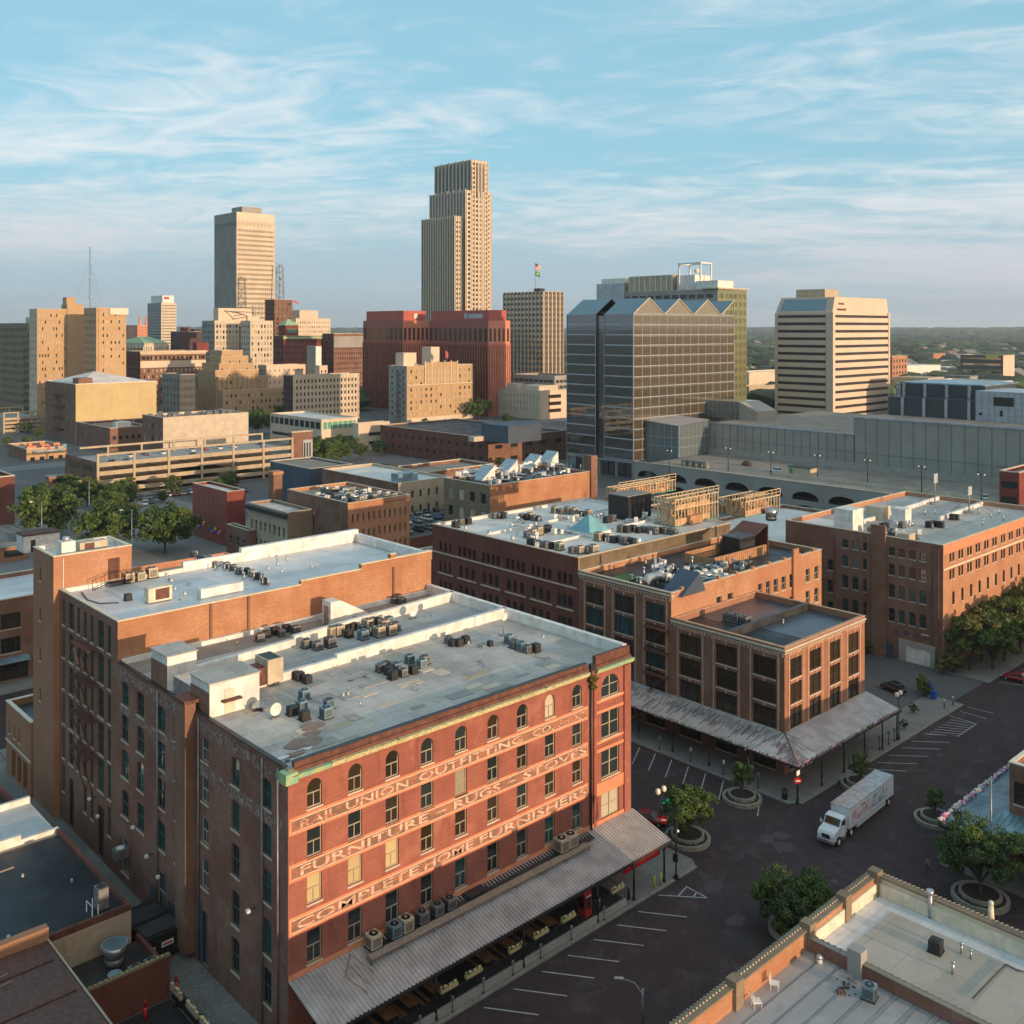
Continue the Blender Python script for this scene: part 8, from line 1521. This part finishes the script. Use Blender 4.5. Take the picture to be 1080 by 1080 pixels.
cars_at([(X_+6+i*5+R.uniform(-1, 1), Y_+R.choice([5, 16])) for i in range(12)], 'car on the open top deck of the long garage', 'cars on the long garage top deck', math.pi/2, 9.0)
cars_at([PD(R.uniform(790, 870), R.uniform(560, 740)) for _ in range(10)]+[PD(R.uniform(950, 1075), R.uniform(640, 900)) for _ in range(14)], 'car parked far off on the plain', 'cars far off on the plain', .4)
# delivery truck
t = thing('delivery_truck', 'white delivery truck with red and teal artwork driving through the crossing', 'truck', (92.3, 49.65, .03), math.radians(183)); t.scale = (.8,)*3; m = MB()
# built facing +x, cab at the front
m = MB(); m.box(-10.2, -1.22, 1.15, 2.6, 1.22, 3.5); part('cargo_box', m, ['truck_white'], t); m = MB(); m.box(-10.24, -1.26, 3.5, 2.64, 1.26, 3.58); m.box(-10.24, -1.25, 1.08, 2.64, 1.25, 1.149); part('trim', m, ['galvanized'], t); m = MB(); m.box(-7.8, -1.2, .55, .4, 1.2, 1.07); part('side_skirt', m, ['truck_white'], t); m = MB(); m.box(-10.0, -.45, .7, 5.6, .45, 1.05); part('chassis', m, ['black_iron'], t)
part('artwork', sbox(-8.4, 1.225, 1.55, 1.9, 1.235, 3.1), ['truck_art'], t)
prof = [(3.1, 1.0), (3.1, 2.75), (3.35, 2.95), (4.35, 2.85), (4.85, 2.05), (6.15, 1.75), (6.4, 1.4), (6.4, .75), (5.95, .75), (5.6, 1.1), (4.9, 1.1), (4.6, .8), (3.6, .8)]
m = MB(); m.poly([(x, -1.08, z) for x, z in prof]); m.poly([(x, 1.08, z) for x, z in reversed(prof)])
for i in range(len(prof)): (a, b), (c2, d) = prof[i], prof[(i+1) % len(prof)]; m.poly([(a, -1.08, b), (c2, -1.08, d), (c2, 1.08, d), (a, 1.08, b)])
part('cab', m, ['truck_white'], t); m = MB(); m.v = [(4.41, -.92, 2.80), (4.41, .92, 2.80), (4.87, .95, 2.10), (4.87, -.95, 2.10)]; m.f = [(0, 1, 2, 3)]; m.m = [0]; m.sm = [False]; m.v = [(x+.03, y, z+.02) for x, y, z in m.v]; part('windscreen', m, ['glass_office'], t)
for s in (-1, 1):
    m = MB(); m.poly([(3.55, s*1.09, 2.0), (4.65, s*1.09, 2.0), (4.3, s*1.09, 2.65), (3.55, s*1.09, 2.65)]); part('side_window', m, ['glass_dark'], t); m = MB(); m.box(3.4, s*1.09-.01, .9, 3.45, s*1.09+.01, 2.7); part('door_seam', m, ['dark_metal'], t); m = MB(); m.bar((4.7, s*1.1, 2.1), (4.9, s*1.4, 2.2), .03); m.box(4.85, s*1.4-.1, 1.9, 4.93, s*1.4+.1, 2.4); part('mirror', m, ['truck_white'], t)
    m = MB(); m.box(3.4, s*1.1-.12, .45, 4.5, s*1.1+.12, .55); m.box(3.4, s*1.1-.1, .75, 4.5, s*1.1+.1, .82); part('step', m, ['galvanized'], t); part('headlight', (lambda q: (q.box(6.3, s*.8-.18, 1.05, 6.43, s*.8+.18, 1.3), q)[-1])(MB()), ['sign_white'], t)
part('grille', sbox(6.4, -.5, 1.0, 6.45, .5, 1.5), ['dark_metal'], t); part('bumper', sbox(6.3, -1.1, .55, 6.6, 1.1, .85), ['galvanized'], t)
for sx, s_w in ((5.25, .3), (2.0, .5), (-8.9, .5)):
    for s in (-1, 1):
        m = MB(); m.tube([(sx, s*(1.12-s_w), .5), (sx, s*1.14, .5)], .5, 18); wh = part('wheel', m, ['rubber'], t); m = MB(); m.tube([(sx, s*1.12, .5), (sx, s*1.17, .5)], .28, 14); part('rim', m, ['sign_white'], wh)
# walking person
def person(x, y, rz, label, top, legs):
    me = bpy.data.meshes.new('person'); J = {'pel': (0, 0, .95, .14), 'sp': (0, 0, 1.2, .13), 'ch': (0, 0, 1.4, .15), 'nk': (.02, 0, 1.52, .055), 'hd': (.04, 0, 1.66, .10), 'ht': (.04, 0, 1.76, .08),
        'hL': (.0, .10, .9, .10), 'kL': (.16, .10, .50, .065), 'aL': (.10, .10, .09, .045), 'tL': (.28, .11, .04, .04), 'hR': (0, -.10, .9, .10), 'kR': (-.02, -.10, .48, .065), 'aR': (-.30, -.10, .14, .045), 'tR': (-.16, -.11, .04, .04),
        'sL': (0, .19, 1.42, .06), 'eL': (-.12, .24, 1.14, .042), 'wL': (-.02, .24, .90, .03), 'fL': (.02, .24, .80, .035), 'sR': (0, -.19, 1.42, .06), 'eR': (.06, -.25, 1.14, .042), 'wR': (.24, -.24, 1.0, .03), 'fR': (.32, -.22, .98, .035)}
    E_ = [('pel', 'sp'), ('sp', 'ch'), ('ch', 'nk'), ('nk', 'hd'), ('hd', 'ht'), ('pel', 'hL'), ('hL', 'kL'), ('kL', 'aL'), ('aL', 'tL'), ('pel', 'hR'), ('hR', 'kR'), ('kR', 'aR'), ('aR', 'tR'), ('ch', 'sL'), ('sL', 'eL'), ('eL', 'wL'), ('wL', 'fL'), ('ch', 'sR'), ('sR', 'eR'), ('eR', 'wR'), ('wR', 'fR')]
    ks = list(J); me.from_pydata([J[k][:3] for k in ks], [(ks.index(a), ks.index(b)) for a, b in E_], []); o = bpy.data.objects.new('p', me); COL.objects.link(o); md = o.modifiers.new('s', 'SKIN')
    for i, k in enumerate(ks): me.skin_vertices[0].data[i].radius = (J[k][3],)*2
    me.skin_vertices[0].data[0].use_root = True; sb = o.modifiers.new('u', 'SUBSURF'); sb.levels = sb.render_levels = 2
    dg = bpy.context.evaluated_depsgraph_get(); nm = bpy.data.meshes.new_from_object(o.evaluated_get(dg)); bpy.data.objects.remove(o); nm.name = 'person'
    nm.materials.clear(); [nm.materials.append(M[k]) for k in ('skin', top, legs, 'black_iron')]
    for p in nm.polygons: z = p.center.z; p.material_index = 3 if z < .1 else 2 if z < .98 and abs(p.center.y) < .2 else 1 if (z < 1.5 and z > 1.12) or (z >= .98 and z < 1.5 and abs(p.center.y) < .19) else 0; p.use_smooth = True
    t = tag(link('person', nm, None, (x, y, .03), rz), label, 'person'); t.scale = (.85,)*3; m = MB(); m.sphere(.02, 0, 1.70, .115, 0, 1.1, 10, 7); part('hair', m, ['hair'], t, (-.02, 0, .01)); return t
x, y = P(978.6, 921); person(x, y, 2.2, 'person in a pink top and dark trousers walking on the dark street', 'cloth_pink', 'cloth_dark')
# ================================================================= trees and planters
def blob(mb, x, y, z, r, n, s, m=0):
    for _ in range(n):
        v = Vector((R.gauss(0, 1), R.gauss(0, 1), R.gauss(0, 1))).normalized()*r*R.uniform(.45, 1.05)
        a = Vector((R.gauss(0, 1), R.gauss(0, 1), R.gauss(0, 1))).normalized(); b = a.cross(v.normalized()+Vector((0, 0, .3))); b = b.normalized() if b.length > 1e-3 else Vector((1, 0, 0))
        q = s*R.uniform(.6, 1.3); c0 = Vector((x, y, z))+Vector((v.x, v.y, v.z*.75)); mb.poly([tuple(c0-a*q), tuple(c0+b*q*.7), tuple(c0+a*q), tuple(c0-b*q*.7)], m)
def tree_proto(name, h, rx, trunk, ncl, nl, s, mats=('leaf',), cone=0, rz_=None, low=.0):
    t = thing(name, 'x', 'tree'); crh = h-trunk; m = MB(); k = MB(); rz_ = rz_ or crh/2
    k.tube([(0, 0, -.1), (R.uniform(-.1, .1), R.uniform(-.1, .1), trunk*.6), (.1, 0, trunk+crh*.3)], h*.022+.05, 7, r2=h*.010+.02)
    nlb = 9 if rx > 2 else 6; lobes = []
    for i in range(nlb):                             # uneven lobes with gaps between them
        u = 2*math.pi*(i*.618+R.uniform(-.08, .08)); zz_ = -.75+1.6*(i+.5)/nlb+R.uniform(-.12, .12); q = math.sqrt(max(.05, 1-zz_*zz_))*(1-cone*.45*(zz_+1))
        lr = rx*R.uniform(.34, .52)*(1-cone*.3); lobes.append((rx*.62*q*R.uniform(.75, 1.12)*math.cos(u), rx*.62*q*R.uniform(.75, 1.12)*math.sin(u), trunk+rz_*.95+rz_*.72*zz_, lr))
    lobes.append((0, 0, trunk+rz_, rx*.45))
    for li, (x, y, z, lr) in enumerate(lobes):
        k.tube([(0, 0, trunk*R.uniform(.6, 1)), (x*.45, y*.45, (trunk+z)/2), (x, y, z)], h*.010+.02, 5, r2=.02); mi = R.randrange(len(mats))
        for j in range(max(3, ncl//len(lobes))):
            v = Vector((R.gauss(0, 1), R.gauss(0, 1), R.gauss(0, 1)+.25)).normalized()*lr*R.uniform(.55, 1.15); c0 = (x+v.x, y+v.y, max(trunk*.8, z+v.z*.8))
            blob(m, *c0, lr*R.uniform(.26, .50), int(nl*R.uniform(.6, 1.3)), s, mi if R.random() < .7 else R.randrange(len(mats)))
            if j % 3 == 0: k.tube([(x, y, z), c0], .03+h*.002, 4, r2=.012)
    part('trunk', k, ['bark'], t); part('crown', m, list(mats), t); return Proto(t)
T_near = tree_proto('street_tree', 5.0, 2.75, 1.0, 150, 120, .11, ('leaf', 'leaf', 'leaf_deep')); T_small = tree_proto('small_tree', 3.6, 1.35, .5, 90, 90, .085, ('leaf', 'leaf_deep'), cone=.5)
T_big = tree_proto('street_tree', 6.4, 3.5, 1.3, 190, 130, .12, ('leaf_deep', 'leaf', 'leaf_deep')); T_big2 = tree_proto('street_tree', 4.6, 3.5, .4, 220, 120, .12, ('leaf_deep', 'leaf'))
T_mid = tree_proto('avenue_tree', 12, 7.6, 3.0, 130, 85, .36, ('leaf', 'leaf_deep', 'leaf')); T_mid2 = tree_proto('avenue_tree', 11, 5.8, 2.2, 110, 75, .34, ('leaf_olive', 'leaf', 'leaf_deep')); T_row = tree_proto('street_tree', 8.6, 3.8, 1.8, 120, 95, .19, ('leaf_olive', 'leaf', 'leaf_olive')); T_bush = tree_proto('bush', 1.8, .9, .1, 16, 45, .12, ('leaf', 'leaf_olive'))
for o in (T_bush.root,): o['category'] = 'bush'
def planter(x, y, r, label):
    t = thing('round_planter', label, 'planter', (x, y, .0)); m = MB(); m.ring(0, 0, 0, .42, r, r-.32); part('outer_ring', m, ['planter_stone'], t); m = MB(); m.ring(0, 0, .1, .72, r-.62, r-.85); part('inner_ring', m, ['planter_stone'], t); m = MB(); m.cyl(0, 0, .05, .38, r-.3, 28); m.cyl(0, 0, .38, .62, r-.84, 24); part('soil', m, ['soil'], t)
    m = MB()
    for i in range(40): a, q = R.random()*6.28, R.uniform(r-.62, r-.4); m.sphere(q*math.cos(a), q*math.sin(a), .46, R.uniform(.07, .14), i % 3, .8, 5, 3)
    part('ground_plants', m, ['leaf_red', 'leaf_deep', 'leaf'], t)
for (x, y), r, tr, s, pl, tl in (((78.4, 59.2), 2.55, T_near, 1.0, 'round stone planter holding the bushy tree at the warehouse corner', 'bushy green tree in the planter beside the dark red car'), ((89.3, 60.3), 2.35, T_small, 1.15, 'round stone planter before the rusty side of the canopy', 'small conical tree in the planter before the rusty canopy'), ((101.4, 53.4), 2.3, T_small, 1.0, 'round stone planter behind the delivery truck', 'small open tree in the planter behind the delivery truck'), ((89.0, 35.6), 2.7, T_big, 1.0, 'round stone planter below the big tree at the blue-grey canopy', 'big round dark tree in front of the blue-grey canopy'), ((99.8, 44.4), 2.3, T_small, .95, 'round stone planter at the flowery tip of the blue-grey canopy', 'small dark tree at the flowery tip of the blue-grey canopy'), ((73.0, 44.2), 2.4, T_big2, .95, 'round stone planter hidden beneath the dense dark tree near the bottom', 'dense dark rounded tree in the street beyond the foreground parapet')):
    planter(x, y, r*.88, pl); tr((x, y, .5), R.random()*6, tl, None, s*.95)
mid = [(52, 566, 1.12, T_mid, 'large spreading light green tree at far left on the avenue'), (74, 530, .8, T_mid2, 'tree at the left corner of the long garage'), (92, 535, .85, T_mid2, 'olive tree below the dark side wall of the long garage'), (105, 540, .8, T_mid2, 'autumn-tinged tree beside the glowing road lamp'), (122, 545, .75, T_mid, 'tree behind the pair of dark avenue trees'), (134, 530, .72, T_mid2, 'tree in front of the lit posts of the long garage'), (116, 582, .98, T_mid, 'left one of the two large dark avenue trees'), (174, 584, 1.0, T_mid, 'right one of the two large dark avenue trees'), (241, 520, .66, T_mid2, 'pointed dark tree standing before the middle of the long garage'), (182, 523, .62, T_mid2, 'small rounded tree before the left middle of the long garage'), (212, 522, .38, T_mid, 'low shrub-like tree left of the pointed tree'), (226, 520, .38, T_mid2, 'low shrub-like tree just left of the pointed tree'), (272, 458, 1.1, T_mid, 'tall olive tree at the end of the pale blank wall'), (340, 492, .95, T_mid, 'large dark tree before the green-glass office'), (360, 488, .9, T_mid, 'dark tree right of the brick stair block'), (380, 484, .6, T_mid2, 'small tree at the right of the green-glass office'), (335, 520, .75, T_mid2, 'tree over the slate-walled low building, left'), (352, 518, .75, T_mid, 'tree over the slate-walled low building, right'), (312, 520, .4, T_mid2, 'small tree above the bright red shop roof'), (400, 480, .5, T_mid, 'tree at the left end of the wide brown building'), (505, 442, 1.0, T_mid, 'dark tree between the pale hotel and the beige office'), (535, 448, .6, T_mid2, 'bright little tree before the beige office'), (448, 448, .35, T_mid2, 'small tree at the foot of the pale hotel, left'), (470, 448, .3, T_mid2, 'small tree at the foot of the pale hotel, right'), (395, 425, 1.1, T_mid, 'dark tree at the foot of the red granite block'), (410, 425, 1.0, T_mid2, 'second dark tree at the foot of the red granite block'), (528, 496, .45, T_mid2, 'small light green tree behind the slanted skylights'), (170, 455, .9, T_mid, 'dark tree at the right end of the theatre'), (298, 440, .6, T_mid, 'tree between the stepped tan building and the loft building'), (30, 470, .4, T_mid2, 'little tree on the corner left of the poster building'), (268, 452, .7, T_mid, 'second olive tree beside the pale blank wall')]
for px, py, s, T, lb in mid:
  s *= .92; x, y = P(px, py); T((x, y, 0), R.random()*6, lb, None, s)
for i, (px, py) in enumerate([(R.uniform(-10, 110), R.uniform(520, 545)) for _ in range(7)]+[(R.uniform(170, 300), R.uniform(520, 532)) for _ in range(5)]+[(R.uniform(-5, 60), R.uniform(455, 480)) for _ in range(4)]+[(R.uniform(330, 410), R.uniform(470, 500)) for _ in range(5)]):
    x, y = P(px, py); T_mid2((x, y, 0), R.random()*6, 'small street tree on the open ground around the long garage', 'street trees around the long garage', R.uniform(.3, .55))
sgp = thing('corner_kiosk', 'x', 'kiosk'); part('wall', sbox(-3, -2, 0, 3, 2, 3), ['modern_brick'], sgp); part('roof', sbox(-3.3, -2.3, 3, 3.3, 2.3, 3.3), ['far_roof'], sgp); part('window', sbox(-2, -2.06, 1, 2, -2.003, 2.4), ['glass_dark'], sgp); kp = Proto(sgp)
for i, (px, py, lb) in enumerate(((225, 560, 'small flat-roofed kiosk left of the bright red shop'), (12, 590, 'small flat-roofed kiosk near the left edge below the big tree'), (60, 512, 'small flat-roofed kiosk near the dark side of the long garage'))): x, y = P(px, py); kp((x, y, 0), 0, lb)
sl = thing('traffic_signal', 'x', 'traffic light'); m = MB(); m.cyl(0, 0, 0, 5.5, .1, 8); m.bar((0, 0, 5.3), (-4, 0, 5.5), .07); part('pole', m, ['dark_metal'], sl); m = MB(); m.box(-4.2, -.15, 4.7, -3.9, .15, 5.6); part('signal_head', m, ['black_iron'], sl); slp = Proto(sl)
for i, (px, py) in enumerate(((30, 545), (75, 560), (100, 505), (215, 545), (5, 525), (140, 560))): x, y = P(px, py); slp((x, y, 0), i*1.3, 'traffic signal on its mast arm at a crossing near the avenue trees', 'traffic signals near the avenue')
cars_at([P(R.uniform(20, 100), R.uniform(520, 600)) for _ in range(7)]+[P(148+i*5, 527-i*.6) for i in range(12)]+[P(R.uniform(205, 300), R.uniform(508, 520)) for _ in range(6)], 'car parked on the streets and lots around the long garage', 'cars around the long garage', 1.2)
rowt = [(150, 58.2), (155, 58.5), (160.5, 58.2), (166, 58.4), (172, 58.3), (178, 58.4), (184, 58.2), (147.5, 60.5), (153, 61), (163, 61), (170, 61)]
for i, (x, y) in enumerate(rowt): T_row((x, y, .15), R.random()*6, 'tree in the leafy row along the sunlit side of the right brick warehouse', 'row of trees beside the right warehouse', R.uniform(.9, 1.12))
for i, (x, y, s) in enumerate(((133.0, 60.6, 1.4), (134.2, 61.4, 1.3), (131.9, 59.9, 1.2), (125.4, 58.6, .8), (119.5, 57, .7))): T_bush((x, y, .15), R.random()*6, ('tallest light green bush by the blue bins', 'light green bush behind the tallest one', 'light green bush left of the blue bins', 'small low bush on the parking lot corner', 'dark shrub by the lamp post at the canopy end')[i], None, s)
for i, (x, y, s) in enumerate(((142.6, 77, 2.0), (142.4, 80, 2.2), (142.8, 83, 1.8), (143.0, 74, 1.4), (143.0, 62.4, 1.8), (144.5, 61.5, 2.2))): T_bush((x, y, 0), R.random()*6, 'climbing shrub against the shaded wall of the right warehouse', 'shrubs against the right warehouse wall', s)
for i in range(3): t = thing('recycling_bin', ('blue recycling bin nearest the twin-globe lamp', 'middle blue recycling bin beside the bushes', 'blue recycling bin farthest from the lamp')[i], 'bin', (132.2+i*1.3, 59.0+i*.9, .15)); m = MB(); m.box(-.3, -.3, .05, .3, .3, 1.0); part('body', m, ['blue_plastic'], t); m = MB(); m.box(-.34, -.34, 1.0, .34, .34, 1.08); part('lid', m, ['blue_plastic'], t)
o = solid('hanging_weeds', (lambda m: (blob(m, 0, 0, 0, .5, 90, .12), blob(m, 0, 0, -.7, .35, 60, .12), m)[-1])(MB()), ['leaf_olive'], 'weeds sprouting from the pipe head of the painted warehouse front', 'plant', loc=(UX+30.6, UY-.4, 18.6)); o['kind'] = 'stuff'
T_bush((-0+68.0, 120, 0), 0, 'shrub at the far end of the tall side wall', None, 2.0); 
for i in range(10): T_mid2((R.uniform(76, 90), 128+i*2.5, 0), R.random()*6, 'tree at the far end of the cross street behind the tall side wall', 'trees at the end of the cross street', R.uniform(.3, .5)) if i < 3 else None
# far woods: one countless mass
m = MB(); ico = []
t_ = (1+5**.5)/2
IV = [Vector(v).normalized() for v in ((-1, t_, 0), (1, t_, 0), (-1, -t_, 0), (1, -t_, 0), (0, -1, t_), (0, 1, t_), (0, -1, -t_), (0, 1, -t_), (t_, 0, -1), (t_, 0, 1), (-t_, 0, -1), (-t_, 0, 1))]
IF = [(0, 11, 5), (0, 5, 1), (0, 1, 7), (0, 7, 10), (0, 10, 11), (1, 5, 9), (5, 11, 4), (11, 10, 2), (10, 7, 6), (7, 1, 8), (3, 9, 4), (3, 4, 2), (3, 2, 6), (3, 6, 8), (3, 8, 9), (4, 9, 5), (2, 4, 11), (6, 2, 10), (8, 6, 7), (9, 8, 1)]
def gh(x, y):
    r = math.hypot(x, y); a = math.atan2(y, x)
    for i in range(len(rr)-1):
        if rr[i] <= r <= rr[i+1]: h = hh[i]+(hh[i+1]-hh[i])*(r-rr[i])/(rr[i+1]-rr[i]); return h*(1+.18*math.sin(5*a+1)+.12*math.sin(13*a))
    return 0
for i in range(7500):
    d = 600+8200*R.random()**1.35; px = R.uniform(-80, 1180); x, y = PD(px, d)
    if d < 1000 and R.random() < .6: continue
    if R.random() < .35 and math.sin(x*.004)*math.sin(y*.005) > .2: continue
    h = R.uniform(8, 15)*(1+d/9000); wd = h*R.uniform(.6, 1.2)*(1+d/4500); z = gh(x, y); b = len(m.v)
    for v in IV: j = R.uniform(.75, 1.2); m.v.append((x+v.x*wd*j, y+v.y*wd*j, z+h*.42+v.z*h*.55*j))
    for f in IF: m.f.append(tuple(b+k for k in f)); m.m.append(0 if R.random() < .6 else 1); m.sm.append(False)
o = solid('woodland', m, ['leaf_far', 'leaf_deep'], 'endless far-off tree canopy covering the plain and the low hills at the horizon', 'woodland'); o['kind'] = 'stuff'

# thin morning air over the far plain
m = MB(); m.box(-6000, -2500, -1.0, 9500, 12000, 262); hz_ = part('haze', m, ['leaf'], None); hz_.data.materials.clear(); hm = bpy.data.materials.new('haze'); hm.use_nodes = True; hn = hm.node_tree; hn.nodes.clear()
pv = hn.nodes.new('ShaderNodeVolumePrincipled'); pv.inputs['Color'].default_value = (.80, .86, .92, 1); pv.inputs['Density'].default_value = 8.5e-5; pv.inputs['Anisotropy'].default_value = .2
ho = hn.nodes.new('ShaderNodeOutputMaterial'); hn.links.new(pv.outputs[0], ho.inputs['Volume']); hz_.data.materials.append(hm); hz_['kind'] = 'stuff'; hz_['label'] = 'thin pale morning haze lying over the whole town and plain'; hz_['category'] = 'haze'

# iron covers, repairs and grime on the brick streets
mh = thing('manhole_cover', 'x', 'manhole cover'); m = MB(); m.cyl(0, 0, 0, .012, .34, 20); part('cover', m, ['dark_metal'], mh); mhp = Proto(mh)
for px, py, lb in ((845, 857, 'round iron cover in the bricks by the canopy corner kerb'), (760, 870, 'round iron cover in the middle of the crossing'), (640, 1010, 'round iron cover beside the slanted parking stalls'), (880, 930, 'round iron cover before the foreground parapet corner')): x, y = P(px, py); mhp((x, y, .028), 0, lb)
plain('street_patch', (.040, .034, .036), .85, .4, .7, fine=5); plain('street_wear', (.066, .050, .050), .85, .4, .9, fine=4)
zp_ = .0212; m = MB()
for _ in range(34):
    x, y = R.uniform(45, 135), R.uniform(43, 55); n = 7; r_ = R.uniform(.3, 1.5); e = R.uniform(.4, 1)
    m.poly([(x+r_*R.uniform(.7, 1.2)*math.cos(6.283*k/n), y+e*r_*R.uniform(.7, 1.2)*math.sin(6.283*k/n), zp_) for k in range(n)], R.randrange(2)); zp_ += .00012
for _ in range(10):
    x, y = R.uniform(73, 91), R.uniform(56, 95); n = 7; r_ = R.uniform(.4, 1.6)
    m.poly([(x+r_*R.uniform(.7, 1.2)*math.cos(6.283*k/n), y+r_*R.uniform(.7, 1.2)*math.sin(6.283*k/n), zp_) for k in range(n)], R.randrange(2)); zp_ += .00012
struct('street_repairs', m, ['street_patch', 'street_wear'])
m = MB()
for _ in range(14):
    x, y = R.uniform(45, 130), R.uniform(43, 55); pts = [(x, y, .024)]
    for _ in range(7): x += R.uniform(-.2, 1.4); y += R.uniform(-.4, .5); pts.append((x, y, .024))
    m.tube(pts, .014, 3)
struct('street_cracks', m, ['tar'])
